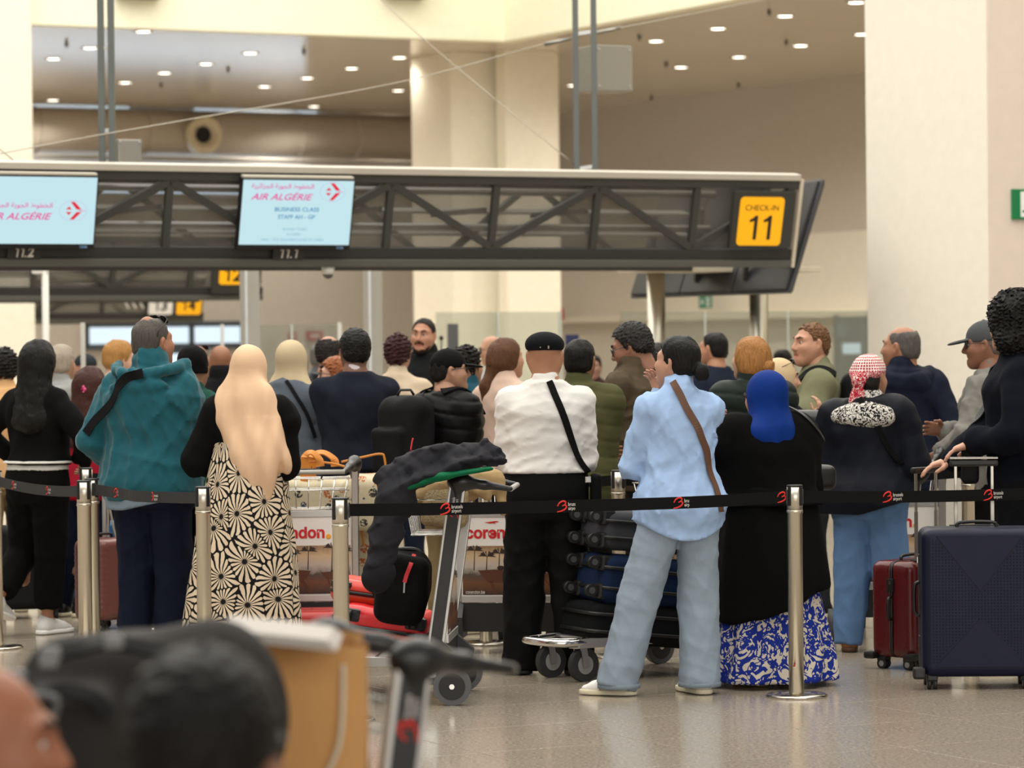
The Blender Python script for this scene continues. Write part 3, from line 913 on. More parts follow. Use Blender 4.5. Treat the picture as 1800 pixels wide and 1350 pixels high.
# ---- screens
def arabic():
    # "al-khutut al-jawwiya al-jaza'iriyya" in joined presentation forms, visual (right to left) order
    w1 = 'ﻁﻮﻄﺨﻟﺍ'; w2 = 'ﺔﻳﻮﺠﻟﺍ'; w3 = 'ﺔﻳﺮﺋﺍﺰﺠﻟﺍ'
    return w3+' '+w2+' '+w1
M_SCR = glow('#c9ebf3', 1.0); M_PINK = glow('#f0309c', 0.95); M_RED = glow('#ee1438', 0.95); M_BLUE = glow('#2f8fc0', 0.9); M_PBLUE = glow('#7fbdd4', 0.9); M_LILAC = glow('#c3c6ec', 0.95)
def screen(F, cpx, cpy, w, h, label, number, logo_v, lines, name='departure_screen'):
    cu, cv = F.uv(cpx, cpy, 0.12)
    r = empty(name, mat=F.M @ Matrix.Translation((cu, cv, 0.06))); tag(r, label, 'screen')
    mb = MB(); mb.box((-w/2-0.012, -h/2-0.038, 0), (w/2+0.012, h/2+0.012, 0.055), 0, 0.006); mb.build('bezel', M_BLACK, r)
    mb = MB(); mb.box((-w/2, -h/2, 0.055), (w/2, h/2, 0.0575)); mb.build('display', M_SCR, r)
    mb = MB(); mb.box((-w/2, h/2+0.012, 0.0), (w/2, h/2+0.03, 0.05), 0, 0.003); mb.build('mounting_rail', M_RAIL, r)
    zt = 0.0582
    T = lambda x, y: Matrix.Translation((x*w, y*h, zt))
    text_obj('lettering', arabic(), M_PINK, T(-0.145, logo_v+0.10), r, w=0.56*w, h=0.095*h, bold=0.012)
    text_obj('lettering', 'AIR ALGÉRIE', M_PINK, T(-0.145, logo_v-0.045), r, w=0.56*w, h=0.125*h, bold=0.012, shear=0.35)
    # round bird emblem: outline ring, two swept red wings with a pale band between
    g = MB(); ring = [(0.115*w*math.cos(a), 0.15*h*math.sin(a), 0) for a in [2*PI*i/40 for i in range(40)]]
    g.tube(ring, 0.0016, 5, closed=True)
    g.build('emblem_ring', M_LILAC, r, loc=(0.31*w, (logo_v+0.03)*h, zt))
    e = MB(); s = 0.1*w
    for sg in (1, -1):
        e.poly([(-0.25*s, 0.72*s*sg, 0), (0.10*s, 0.72*s*sg, 0), (0.72*s, 0.10*s*sg, 0), (0.30*s, 0.10*s*sg, 0)])
        e.poly([(-0.62*s, 0.10*s*sg, 0), (-0.12*s, 0.10*s*sg, 0), (-0.34*s, 0.36*s*sg, 0)])
    e.poly([(0.5*s, -0.03*s, 0), (1.05*s, -0.012*s, 0), (1.05*s, 0.012*s, 0), (0.5*s, 0.03*s, 0)], 1)
    e.build('emblem', [M_RED, M_PINK], r, loc=(0.31*w, (logo_v+0.03)*h, zt))
    for txt, x, y, tw, th, m, bo in lines:
        text_obj('lettering', txt, m, T(x, y), r, w=tw*w, h=th*h, bold=bo)
    text_obj('lettering', '13:56', glow('#9cc8f0', 0.8), Matrix.Translation((0.42*w, -h/2-0.02, 0.056)), r, w=0.06*w, h=0.02)
    # number below
    nb = F.uv(*number[1], 0.03); 
    n = empty('desk_number_sign', mat=F.M @ Matrix.Translation((nb[0], nb[1]-.004, 0.036))); tag(n, number[2], 'sign')
    mb = MB(); mb.box((-0.13, -0.05, -.02), (0.13, 0.045, 0.014), 0, 0.003); mb.build('plate', plain('#2a2a28', 0.5), n)
    text_obj('lettering', number[0], plain('#d9d4c8', 0.5), Matrix.Translation((0, 0, 0.0148)), n, w=0.145, h=0.078, bold=0.012, shear=0.12)
    return r
SW, SH = 0.915, 0.497
screen(F1, 522, 374, SW, SH, 'lit screen with a red bird emblem and two lines for business class above 11.1', ('11.1', (506, 443), 'white 11.1 desk number under the business class screen'), 0.30,
       [('BUSINESS CLASS', 0, 0.05, 0.40, 0.065, M_BLUE, 0.014), ('STAFF AH - GP', 0, -0.065, 0.335, 0.065, M_BLUE, 0.014), ('AH2062 TUNIS', -0.01, -0.255, 0.22, 0.04, M_PBLUE, 0), ('ALGIERS', -0.015, -0.335, 0.125, 0.04, M_PBLUE, 0),
        ('MAX 1 PCE HANDBAGGAGE IN CABIN', -0.02, -0.42, 0.56, 0.042, M_PBLUE, 0)])
screen(F1, 64, 370, SW, SH, 'lit screen with only the pink airline name and red emblem above 11.2', ('11.2', (42, 441), 'white 11.2 desk number under the leftmost screen'), -0.03, [])
# little lamps beside the first screen
for px, py, c, nm in ((424, 435, '#e8d9d2', 'white'), (437, 430, '#2f7bff', 'blue'), (444, 435, '#dfe2ea', 'white')):
    u, v = F1.uv(px, py, 0.05)
    o = MB().ball((0, 0, 0), (0.016, 0.016, 0.012)).build('indicator_lamp', glow(c, 0.8 if nm == 'blue' else 0.35), mat=F1.M @ Matrix.Translation((u, v, 0.04)))
    tag(o, 'tiny blue indicator lamp under the business class screen' if nm == 'blue' else 'tiny white indicator lamp just '+('left' if px < 430 else 'right')+' of the blue one', 'lamp', None if nm == 'blue' else 'white indicator lamps')
# ---- second and third gantry further back on the left
F2 = Face(200, 528, 160)
u2 = F2.uv(462, 500)[0]
g2 = gantry('check_in_gantry', F2, -4.0, u2, v_t, [F2.uv(335, 500)[0]], pitch1, 'middle truss gantry seen under the nearest one, with a cut off yellow sign')
yellow_sign(F2, (372, 440, 458, 516), (384, 452, 436, 499), [('12', -0.02, -0.13, 0.62, 0.50, 0.0)], 'yellow number 12 sign on the middle gantry, partly hidden')
F3 = Face(200, 567, 118)
u3 = F3.uv(358, 550)[0]
g3 = gantry('check_in_gantry', F3, F3.uv(52, 550)[0], u3, v_t*0.92, [F3.uv(180, 550)[0]], pitch1, 'farthest and lowest dark truss gantry at left above the glazed doors')
yellow_sign(F3, (300, 515, 355, 560), (309, 520, 352, 552), [('14', 0.0, 0.0, 0.55, 0.60, 0.012)], 'yellow number 14 sign on the farthest gantry')
M_WHT = lit_face('#d9d6d0', 0.2)
yellow_sign(F3, (256, 515, 303, 560), (260, 520, 302, 552), [('13', 0.0, 0.0, 0.55, 0.60, 0.012)], 'pale grey number 13 sign beside the yellow one on the farthest gantry', yellow=M_WHT)
for i in range(3):
    u, v = F3.uv(222+13*i, 534, 0.03)
    o = MB().prism([(-0.06, 0.07, 0), (-0.03, 0.07, 0), (0.06, -0.07, 0), (0.02, -0.07, 0)], (0, 0, 0.012)).build('direction_stripe', plain('#c9c6c0', 0.5), mat=F3.M @ Matrix.Translation((u, v, 0.02)))
    tag(o, ['leftmost', 'middle', 'rightmost'][i]+' of three slanted white stripes left of the pale number sign', 'sign', 'direction stripes on the farthest gantry')

# ---- hangers over the near gantry
def hanger(name, pxs, ybot, scale, label, rungs):
    r = None
    D = FPX/scale
    a = W(pxs[0][0], ybot, D); b = W(pxs[1][0], ybot, D)
    root = empty(name, (a+b)/2); tag(root, label, 'hanger'); inv = Matrix.Translation(-root.location)
    for p in (a, b):
        MB().box((p.x-0.024, p.y-0.024, p.z), (p.x+0.024, p.y+0.024, 11.0), 0, 0.003).xf(inv).build('rod', plain('#5b605c', 0.4), root)
    for y in rungs:
        z = W(pxs[0][0], y, D).z
        MB().bar(Vector((a.x, a.y, z)), Vector((b.x, b.y, z+0.02)), 0.03, 0.03).xf(inv).build('rung', M_ALU, root)
    MB().box((a.x-0.05, a.y-0.05, a.z-0.03), (b.x+0.05, b.y+0.05, a.z+0.012), 0, 0.004).xf(inv).build('foot_plate', M_DARK, root)
    return root
hanger('truss_hanger', ((1014, 0), (1046, 0)), 302, 214, 'pair of grey steel hanger rods above the right half of the nearest gantry', (297, 60))
hanger('truss_hanger', ((180, 0), (198, 0)), 296, 234, 'pair of grey steel hanger rods above the left part of the nearest gantry', (86, 232))
def grey_box(px0, py0, px1, py1, scale, label):
    D = FPX/scale
    a = W(px0, py1, D); b = W(px1, py0, D)
    w = b.x-a.x; h = b.z-a.z
    M = frame(Vector(((a.x+b.x)/2, D, a.z)), U, -V)
    mb = MB(); s = w/(math.cos(AX)+math.sin(AX)*0.9)
    mb.box((-s/2, -s*0.45, 0), (s/2, s*0.45, h), 0, 0.006)
    r = mb.build('sheet_metal_box', [metal('#a9a59c', 0.42)], mat=M); tag(r, label, 'box')
    g = MB()
    for sx in (-1, 1):
        for z in (0.1*h, 0.9*h): g.cyl((sx*s*0.42, -s*0.45, z), (sx*s*0.42, -s*0.45-0.012, z), 0.012, n=8)
    g.build('rivets', M_CHROME, r)
grey_box(1016, 82, 1111, 163, 205, 'square sheet metal box hung behind the right hanger rods')
grey_box(194, 246, 250, 300, 222, 'square sheet metal box hung behind the left hanger rods')
def cable(pts, scale, r, name, label):
    P = [W(x, y, FPX/s) for (x, y), s in zip(pts, scale)]
    o = MB().tube(smooth_path(P, 6), r, 6).build(name, metal('#b6b0a2', 0.4, False)); tag(o, label, 'cable'); return o
cable([(640, -30), (760, 82), (1019, 297)], [214, 214, 214], 0.0045, 'stay_cable', 'thin steel stay cable falling from top centre to the right hanger foot')
cable([(-30, 276), (143, 243), (338, 209), (700, 145), (957, 77), (1086, 50), (1380, -8)], [240, 236, 232, 224, 215, 213, 206], 0.0045, 'stay_cable', 'long sagging steel cable crossing the view from left edge to upper right')
cable([(-30, 245), (0, 263), (34, 290)], [240, 239, 238], 0.004, 'stay_cable', 'short steel cable end dropping at the left edge')
for (a, b, s, lb) in (((957, 78), (1003, 68), 215, 'left'), ((1046, 58), (1090, 49), 213, 'right')):
    o = MB().cyl(W(*a, FPX/s), W(*b, FPX/s), 0.017, 0.013, 10).build('turnbuckle', metal('#8f8d86', 0.35, False)); tag(o, 'steel turnbuckle on the long cable, just '+lb+' of the right hanger rods', 'turnbuckle')
# ---- tilted dark board behind the end of the gantry, facing away
BT = math.radians(20)
_bs = 212
_pb = W(1388, 511, FPX/_bs); _by = Z*math.cos(BT)+U*math.sin(BT)
_bx = V
Mb = frame(_pb, _bx, _by)
_h = 1.0
_pt = on_plane(1445, 320, _pb, U*math.cos(BT)-Z*math.sin(BT)); _h = (_pt-_pb).length
bd = empty('end_signboard', mat=Mb); tag(bd, 'big dark signboard leaning outwards behind the right end of the nearest gantry', 'signboard')
_L = 2.6
for i in range(3):
    MB().box((-_L+i*_L/3+0.008, 0.0, -0.04), (-_L+(i+1)*_L/3-0.008, _h, 0.04), 0, 0.01).build('panel', plain('#26272a', 0.42), bd)
MB().box((-_L-0.02, -0.02, -0.015), (0.02, _h+0.02, 0.015), 0, 0.006).build('frame', plain('#3c3e42', 0.4), bd)
for i in range(3):
    MB().bar((-_L+0.3+i*0.8, 0.1, 0.04), (-_L+0.5+i*0.8, _h*0.7, 0.30), 0.04).build('bracket', M_TRUSS, bd)
# pale soffit under the end of the gantry and the two round steel columns
_sf = W(1110, 470, FPX/207)
sfz = MB().box((0, -0.25, -0.045), (1.75, 0.25, 0.0), 0, 0.006, frame(_sf, U, -V)).build('soffit_beam', plain('#cfc6b2', 0.5)); tag(sfz, 'pale beige beam under the right end of the nearest gantry', 'beam')
for px, w, lb in ((1154, 32, 'left one, behind the olive jacket man'), (1334, 34, 'right one, above the blonde woman')):
    D = FPX/205
    p = W(px, 600, D); top = W(px, 474, D).z
    r = empty('steel_column', (p.x, p.y, 0)); tag(r, 'round brushed steel column carrying the gantry, '+lb, 'column')
    MB().cyl((0, 0, 0.012), (0, 0, top), w/2/205, n=32).build('shaft', metal('#c4beb0', 0.34), r)
    MB().cyl((0, 0, 0), (0, 0, 0.012), 0.16, n=32).build('base_plate', M_ALU, r)
for px, w, s, lb in ((440, 36, 190, 'left one, above the cream headscarves'), (656, 34, 190, 'right one, above the curly haired head')):
    D = FPX/s
    p = W(px, 600, D); top = W(px, 466, D).z
    r = empty('square_column', (p.x, p.y, 0)); tag(r, 'square grey post under the nearest gantry, '+lb, 'column')
    MB().box((-w/2/s*0.75, -w/2/s*0.75, 0), (w/2/s*0.75, w/2/s*0.75, top), 0, 0.006, Matrix.Rotation(AX, 4, 'Z')).build('shaft', plain('#a7a39b', 0.45), r)
    MB().box((-w/2/s*0.75-0.006, -w/2/s*0.75-0.012, 0), (-w/2/s*0.75+0.012, -w/2/s*0.75+0.004, top), 0, 0.002, Matrix.Rotation(AX, 4, 'Z')).build('corner_strip', plain('#d7dde0', 0.3), r)
# white post at left with a camera arm, thin glass posts
def thin_post(px, ytop, s, r, label, name='glass_post', mat=None, knob=0):
    D = FPX/s; p = W(px, 620, D); top = W(px, ytop, D).z
    q = empty(name, (p.x, p.y, 0)); tag(q, label, 'post')
    MB().cyl((0, 0, 0.01), (0, 0, top), r, n=16).build('shaft', mat or M_ALU, q)
    MB().cyl((0, 0, 0), (0, 0, 0.01), r*3, n=20).build('base_plate', M_ALU, q)
    if knob: MB().ball((0, 0, top), knob).build('knob', M_BLACK, q)
    return q
wp = thin_post(81, 474, 190, 0.032, 'tall white post rising to the gantry at far left', 'camera_post', plain('#d5d2ca', 0.4))
_z = W(81, 474, FPX/190).z
MB().box((-0.12, -0.03, _z-0.04), (0.03, 0.03, _z+0.015), 0, 0.008).build('arm', plain('#d5d2ca', 0.4), wp)
MB().ball((-0.11, 0, _z-0.03), 0.03).build('camera_dome', M_BLACK, wp)
thin_post(146, 567, 215, 0.02, 'thin grey post right of the white haired man', mat=plain('#a9a59b', 0.4))
thin_post(391, 570, 170, 0.018, 'thin grey post left of the pale headscarf', mat=plain('#a9a59b', 0.4))
thin_post(597, 566, 175, 0.018, 'thin grey post above the leather jacket man', mat=plain('#a9a59b', 0.4))
thin_post(776, 594, 190, 0.008, 'slim microphone stand with black tip beside the bearded man', 'microphone_stand', M_DARK, 0.022)
# security camera on the ceiling of the gantry
_p = F1.M @ Vector((F1.uv(580, 468)[0], -0.005, -0.035)); _p.z -= .066
sc_ = empty('security_camera', (_p.x, _p.y, _p.z)); tag(sc_, 'small dome security camera under the gantry between the two square posts', 'camera')
MB().cyl((0, 0, 0.0), (0, 0, 0.075), 0.05, n=20).build('housing', plain('#d8d5cd', 0.4), sc_)
MB().ball((0, 0, 0), (0.04, 0.04, 0.035)).build('lens_dome', plain('#55534f', 0.2), sc_)
# glass partitions behind the desks
M_GL = glassmat('#e9ece9', 0.07)
def glass_row(p0, p1, ytop, s, n, label):
    A = W(p0, 600, FPX/s); A.z = 0
    Bp = on_plane(p1, 600, A, V); L = (Bp-A).dot(U); top = W(p0, ytop, FPX/s).z
    for i in range(n):
        M = frame(A+U*(L*i/n), U, -V)
        r = empty('glass_partition', mat=M); tag(r, label, 'glass screen', label)
        w = L/n
        MB().box((0.01, -0.006, 0.03), (w-0.01, 0.006, top), 0, 0.001).build('pane', M_GL, r)
        MB().box((0.0, -0.03, 0), (w, 0.03, 0.03), 0, 0.003).build('foot_rail', M_ALU, r)
        MB().box((w-0.012, -0.012, 0.03), (w+0.004, 0.012, top), 0, 0.001).build('edge_strip', plain('#cfd8d4', 0.3), r)
glass_row(765, 985, 549, 170, 2, 'clear glass partition in front of the central pillar')
glass_row(1090, 1527, 549, 176, 3, 'clear glass partition right of the central pillar')
glass_row(425, 600, 571, 168, 2, 'low clear glass partition left of the right square post')
# small signs
def flat_sign(px0, py0, px1, py1, P0, n, base, label, art=None, name='wall_sign', depth=0.03):
    c = on_plane((px0+px1)/2, (py0+py1)/2, P0, n); x = Z.cross(n).normalized()
    w = abs((on_plane(px1, (py0+py1)/2, P0, n)-on_plane(px0, (py0+py1)/2, P0, n)).dot(x)); h = abs(on_plane(px0, py0, P0, n).z-on_plane(px0, py1, P0, n).z)
    M = frame(c, x, Z)
    r = MB().box((-w/2, -h/2, 0), (w/2, h/2, depth), 0, 0.003).build(name, base, mat=M); tag(r, label, 'sign')
    if art: art(r, w, h, depth+0.001)
    return r
def exit_art(r, w, h, z):
    wm = plain('#eef1ec', 0.5); gm = plain('#0f7a46', 0.5)
    mb = MB(); mb.box((-w*0.42+w*0.10, -h*0.42, z-0.001), (w*0.30, h*0.42, z)); mb.build('door_symbol', wm, r)
    mb = MB()
    mb.ball((w*0.02, h*0.27, z), (h*0.09, h*0.09, 0.003), n=12)
    mb.bar((w*0.0, h*0.16, z), (-w*0.06, -h*0.06, z), h*0.13, 0.004, up=(0, 0, 1))
    mb.bar((-w*0.02, h*0.13, z), (-w*0.16, h*0.03, z), h*0.055, 0.004, up=(0, 0, 1)); mb.bar((-w*0.16, h*0.03, z), (-w*0.20, -h*0.08, z), h*0.05, 0.004, up=(0, 0, 1))
    mb.bar((w*0.02, h*0.12, z), (w*0.12, h*0.02, z), h*0.055, 0.004, up=(0, 0, 1)); mb.bar((w*0.12, h*0.02, z), (w*0.17, h*0.09, z), h*0.05, 0.004, up=(0, 0, 1))
    mb.bar((-w*0.05, -h*0.05, z), (w*0.05, -h*0.18, z), h*0.08, 0.004, up=(0, 0, 1)); mb.bar((w*0.05, -h*0.18, z), (w*0.04, -h*0.36, z), h*0.07, 0.004, up=(0, 0, 1))
    mb.bar((-w*0.07, -h*0.06, z), (-w*0.14, -h*0.22, z), h*0.08, 0.004, up=(0, 0, 1)); mb.bar((-w*0.14, -h*0.22, z), (-w*0.28, -h*0.24, z), h*0.07, 0.004, up=(0, 0, 1))
    mb.build('running_figure', gm, r)
flat_sign(1777, 333, 1850, 386, _rc+V*0.012, V, plain('#0f7a46', 0.5), 'green emergency exit sign with running figure on the right wall', exit_art, 'exit_sign')
def small_exit(r, w, h, z):
    MB().box((w*0.12, -h*0.4, z-0.001), (w*0.4, h*0.4, z)).build('door_symbol', plain('#cfdcd4', 0.5), r)
    MB().ball((-w*0.22, 0, z), (w*0.12, h*0.2, 0.004), n=12).build('running_figure', plain('#e4ebe4', 0.5), r)
flat_sign(1231, 520, 1252, 542, AB(_rw-0.36, 0), -U, plain('#3f8f76', 0.5), 'small green exit sign on the side wall below the dark board', small_exit, 'exit_sign')
def red_art(r, w, h, z):
    MB().box((-w*0.25, -h*0.1, z-0.001), (w*0.25, h*0.15, z)).build('symbol', plain('#f0e8e4', 0.5), r)
flat_sign(980, 542, 991, 562, AB(_rw-0.36, 0), -U, plain('#c8342e', 0.5), 'small red fire equipment sign right of the central pillar', red_art, 'fire_sign')
flat_sign(507, 584, 521, 599, AB(0, _fw-0.05), V, plain('#b8524a', 0.5), 'small faded red sign far behind the glass, left of its wider twin', red_art, 'fire_sign')
flat_sign(537, 582, 567, 599, AB(0, _fw-0.05), V, plain('#b8524a', 0.5), 'wider faded red sign far behind the glass', red_art, 'fire_sign')
# glazed office front at the foot of the side wall, with a lit monitor
def side_pane(px0, py0, px1, py1, mat, name, label, off, cat=None):
    P0 = AB(_rw-off, 0)
    a = on_plane(px0, py1, P0, U); b_ = on_plane(px1, py0, P0, U)
    x0, x1 = sorted((a.dot(V), b_.dot(V))); z0, z1 = sorted((a.z, b_.z)); z0 = max(z0, 0)
    M = frame(Vector((a.x, a.y, 0))+V*(x0-a.dot(V)), V, Z)
    r = MB().box((0, z0, -0.02), (x1-x0, z1, 0.02), 0, 0.004).build(name, mat, mat=M)
    tag(r, label, cat, None, None if cat else 'structure')
    return r
side_pane(1472, 556, 1524, 720, glassmat('#cfdad6', 0.35), 'window_6', 'glazed door at the foot of the side wall', 0.45)
side_pane(1468, 553, 1473, 720, M_ALU, 'trim_4', 'metal jamb of the glazed door', 0.45)
m_ = side_pane(1483, 603, 1511, 622, glow('#e4f2f6', 1.0), 'monitor', 'bright lit monitor behind the glazed door at right', 0.9, 'monitor')
m_ = side_pane(1420, 610, 1450, 640, plain('#efe4da', 0.6), 'white_panel', 'pale panel behind the glass right of the young man', 1.4, 'panel')
# information totem behind the crowd
_t = W(796, 588, FPX/172)
r = empty('display_totem', (_t.x, _t.y, 0), AX); tag(r, 'slim grey display stand right of the bearded man', 'display')
MB().box((-0.05, -0.03, 0), (0.05, 0.03, W(796, 569, FPX/172).z), 0, 0.006).build('body', plain('#55585a', 0.4), r)
_t = W(1006, 640, FPX/180)
r = empty('roll_up_banner', (_t.x, _t.y, 0), AX); tag(r, 'dark blue roll up banner behind the flat cap man', 'banner')
MB().box((-0.07, -0.01, 0.05), (0.07, 0.01, W(1006, 588, FPX/180).z), 0, 0.003).build('sheet', plain('#2a3057', 0.5), r)
MB().box((-0.09, -0.06, 0.0), (0.09, 0.06, 0.05), 0, 0.006).build('foot', M_ALU, r)
MB().ball((0.0, -0.012, W(1006, 612, FPX/180).z), (0.05, 0.004, 0.05)).build('print', plain('#c87b62', 0.5), r)
# lamp housings on the fascia, top edge
for px, lb in ((240, 'left'), (705, 'right')):
    q = on_plane(px, -4, AB(0, -0.25), V)
    o = MB().box((-0.32, -0.32, -0.02), (0.32, 0.05, 0.35), 0, 0.03, frame(q, U, -V)).build('wall_floodlight', plain('#8a8474', 0.5)); tag(o, lb+' floodlight housing high on the cream fascia', 'light')
# ================================================================== people
def v3(*a): return np.array(a, float)
PM = np.array([(0.78, .150, .105, -.010), (0.88, .172, .124, -.018), (0.98, .163, .113, -.012), (1.07, .150, .104, 0), (1.18, .160, .110, 0), (1.28, .173, .120, 0),
               (1.345, .158, .110, -.006), (1.39, .112, .085, -.014), (1.43, .074, .066, -.018), (1.48, .058, .058, -.014)])
PF = np.array([(0.78, .155, .112, -.012), (0.88, .178, .130, -.022), (0.98, .160, .112, -.014), (1.07, .134, .096, 0), (1.18, .140, .104, .004), (1.28, .153, .118, .008),
               (1.345, .138, .104, -.002), (1.39, .098, .080, -.014), (1.43, .064, .060, -.018), (1.48, .052, .052, -.014)])
def uvs(c, r, nu=12, nv=8, R=None):
    V = []; Q = []
    for j in range(nv+1):
        a = PI*j/nv
        for i in range(nu):
            b = 2*PI*i/nu; V.append((math.sin(a)*math.cos(b)*r[0], math.sin(a)*math.sin(b)*r[1], math.cos(a)*r[2]))
    for j in range(nv):
        for i in range(nu): Q.append((j*nu+i, (j+1)*nu+i, (j+1)*nu+(i+1) % nu, j*nu+(i+1) % nu))
    V = np.array(V)
    if R is not None: V = V @ np.array(R).T
    return V+np.array(c), np.array(Q)
class Person:
    def __init__(s, px, S, top, yaw, label, group=None, sex='m', skincol='#b98566', w=1.0, d=1.0, belly=0.0, sh=1.0, head=(0, 0, 0), hs=1.0, L=None, R=None,
                 feet=((-.10, 0.0), (.10, 0.0)), q=1, H=None, extra=0.012, z0=0.0, lean=0.0, seated=False, feetyaw=(14, -14), neck=0.0, lift=0.0):
        D = FPX/S; p = W(px, 640, D); s.D = D
        if H is None: H = W(px, top, D).z-extra-z0
        s.k = k = H/1.70; s.H = H; s.sex = sex; s.q = q; s.w, s.d, s.belly, s.sh = w, d, belly, sh; s.lean = lean; s.lift = lift
        s.loc = Vector((p.x, p.y, z0)); s.yaw = math.radians(yaw)
        s.M = Matrix.Translation(s.loc) @ Matrix.Rotation(s.yaw, 4, 'Z')
        s.P = PM if sex == 'm' else PF
        s.skin = skin(skincol); _c = rgb(skincol); s.lipm = skin((_c[0]*.85, _c[1]*.55, _c[2]*.55)); s.garments = {}
        s.hb, s.hh = (0.015, 0.0062) if q == 0 else ((0.018, 0.0075) if q == 1 else (0.022, 0.009))
        s.hc = 0.0095 if q == 0 else (0.0125 if q == 1 else 0.016)
        s.hs = hs*(1.0 if sex == 'm' else 0.96)*(0.5+0.5*k)
        sx = (.166 if sex == 'm' else .145)*sh
        s.J = J = {}
        for sg, n in ((-1, 'L'), (1, 'R')):
            J['sh'+n] = s.ln(v3(sg*sx, -.012, 1.352))
            J['hip'+n] = v3(sg*.085, 0, .86)
        s.arm('L', L); s.arm('R', R)
        s.feet = feet; s.feetyaw = feetyaw; s.seated = seated
        for i, (sg, n) in enumerate(((-1, 'L'), (1, 'R'))):
            f = feet[i]; fz = f[2] if len(f) > 2 else 0.0
            a = v3(f[0], f[1]-.02, .085+fz)
            h = J['hip'+n]
            mid = (h+a)/2; dd = np.linalg.norm(h-a); l1, l2 = .393, .385
            x = (l1*l1-l2*l2+dd*dd)/(2*dd); hh = max(0, l1*l1-x*x)**.5
            ax = (a-h)/dd; pole = v3(sg*.15, 1, 0); pole -= ax*pole.dot(ax); pole /= np.linalg.norm(pole)
            J['kn'+n] = h+ax*x+pole*hh if dd < l1+l2 else mid+v3(0, .012, 0)
            J['an'+n] = a
        s.headpos = s.ln(v3(0, .022+neck, 0)); s.headpos[2] = 1.70-.115*s.hs/k*1.0
        hy, hp, hr = [math.radians(a) for a in head]
        s.headR = Matrix.Rotation(hy, 3, 'Z') @ Matrix.Rotation(-hp, 3, 'X') @ Matrix.Rotation(hr, 3, 'Y')
        s.label, s.group = label, group
        s.body()
    def ln(s, v):
        """forward lean of the spine above the hips, as a shear"""
        z = max(0, v[2]-.9)
        return v+v3(0, s.lean*z, 0)
    def prof(s, e=0.0):
        P = s.P.copy(); k = 1
        P[:, 1] *= s.w; P[:, 2] *= s.d
        b = s.belly*np.exp(-((P[:, 0]-1.04)/.14)**2)
        P[:, 1] += b*.55+e; P[:, 2] += b*.7+e; P[:, 3] += b*.6+np.maximum(0, P[:, 0]-.9)*s.lean
        return P
    def arm(s, n, spec):
        sg = -1 if n == 'L' else 1
        J = s.J; a = J['sh'+n]
        if spec is None: spec = ((sg*(.235*s.w+.01), .03, .845), (sg*.3, -1, 0))
        t, pole = np.array(spec[0], float), np.array(spec[1], float)
        l1, l2 = .285, .255
        v = t-a; dd = np.linalg.norm(v); dd2 = min(dd, (l1+l2)*.995); ax = v/dd; t = a+ax*dd2
        x = (l1*l1-l2*l2+dd2*dd2)/(2*dd2); hh = max(0, l1*l1-x*x)**.5
        pole = pole-ax*pole.dot(ax); pole /= np.linalg.norm(pole)
        J['el'+n] = a+ax*x+pole*hh; J['wr'+n] = t
        fd = t-J['el'+n]; fd /= np.linalg.norm(fd)
        J['hd'+n] = np.array(spec[2], float) if len(spec) > 2 and spec[2] is not None else fd
        J['hn'+n] = np.array(spec[3], float) if len(spec) > 3 and spec[3] is not None else v3(-sg, 0.15, 0)
        J['cu'+n] = spec[4] if len(spec) > 4 else 0.45
    def add(s, lst, V, Q, mi=0):
        lst.append((V, Q, mi))
    def body(s):
        J, k = s.J, s.k; parts = []
        lo = np.min([J[j] for j in J if j[:2] in ('sh', 'el', 'wr', 'an', 'kn')], 0)-.16; hi = np.max([J[j] for j in J if j[:2] in ('sh', 'el', 'wr', 'an', 'kn')], 0)+.16
        lo = np.minimum(lo, (-.26*s.w-s.belly, -.26-s.belly, -.01)); hi = np.maximum(hi, (.26*s.w+s.belly, .26+s.belly, 1.62))
        f = Fld(lo, hi, s.hb)
        P = s.prof(-.008)
        f.loft(P[:, 0], P[:, 1], P[:, 2], 0, P[:, 3], k=.0, z0=.84)
        f.cone(s.ln(v3(0, -.02, 1.38)), s.headpos+v3(0, -.02, -.03), .062 if s.sex == 'm' else .052, .056 if s.sex == 'm' else .048, k=.05)
        wm = .5+.5*s.w
        for sg, n in ((-1, 'L'), (1, 'R')):
            f.cone(s.ln(v3(sg*.05, -.018, 1.40)), J['sh'+n], .036, .050, k=.03)
            f.cone(J['sh'+n], J['el'+n], .054*wm, .042*wm, k=.03); f.cone(J['el'+n], J['wr'+n], .044*wm, .028, k=.015)
            f.cone(J['hip'+n], J['kn'+n], .080*wm, .050*wm, k=.01); f.cone(J['kn'+n], J['an'+n], .048*wm, .033, k=.01)
            f.cone(J['kn'+n]+v3(0, -.012, -.10), J['kn'+n]+v3(0, -.014, -.17), .042*wm, .038*wm, k=.01)
            f.cone(J['an'+n], s.toe(n, .10), .036, .026, k=.02)
        V, Q = f.mesh(); parts.append((V, Q, 0))
        for n in 'LR': parts.append((*s.hand(n), 0))
        # head
        hv = s.headmesh()
        Rm = np.array(s.headR); sc = s.hs/k
        for V, Q, mi in hv: parts.append(((V*sc) @ Rm.T+s.headpos, Q, mi))
        s.finish(parts)
    def toe(s, n, l):
        a = s.J['an'+n]; y = math.radians(s.feetyaw[0 if n == 'L' else 1])
        return v3(a[0]-math.sin(y)*l, a[1]+math.cos(y)*l, a[2]-.052)
    def finish(s, parts):
        off = 0; Vs, Qs, ms = [], [], []
        for V, Q, mi in parts:
            Vs.append(V); Qs.append(Q+off); off += len(V)
            ms.append(mi if isinstance(mi, np.ndarray) else np.full(len(Q), mi))
        me = np_mesh('person', np.concatenate(Vs)*s.k, np.concatenate(Qs), [s.skin, plain('#e9e4de', 0.25), plain('#2a1a12', 0.2), s.lipm], midx=np.concatenate(ms))
        s.o = mesh_obj('person', me); s.o.matrix_world = s.M
        tag(s.o, s.label, 'person', s.group)
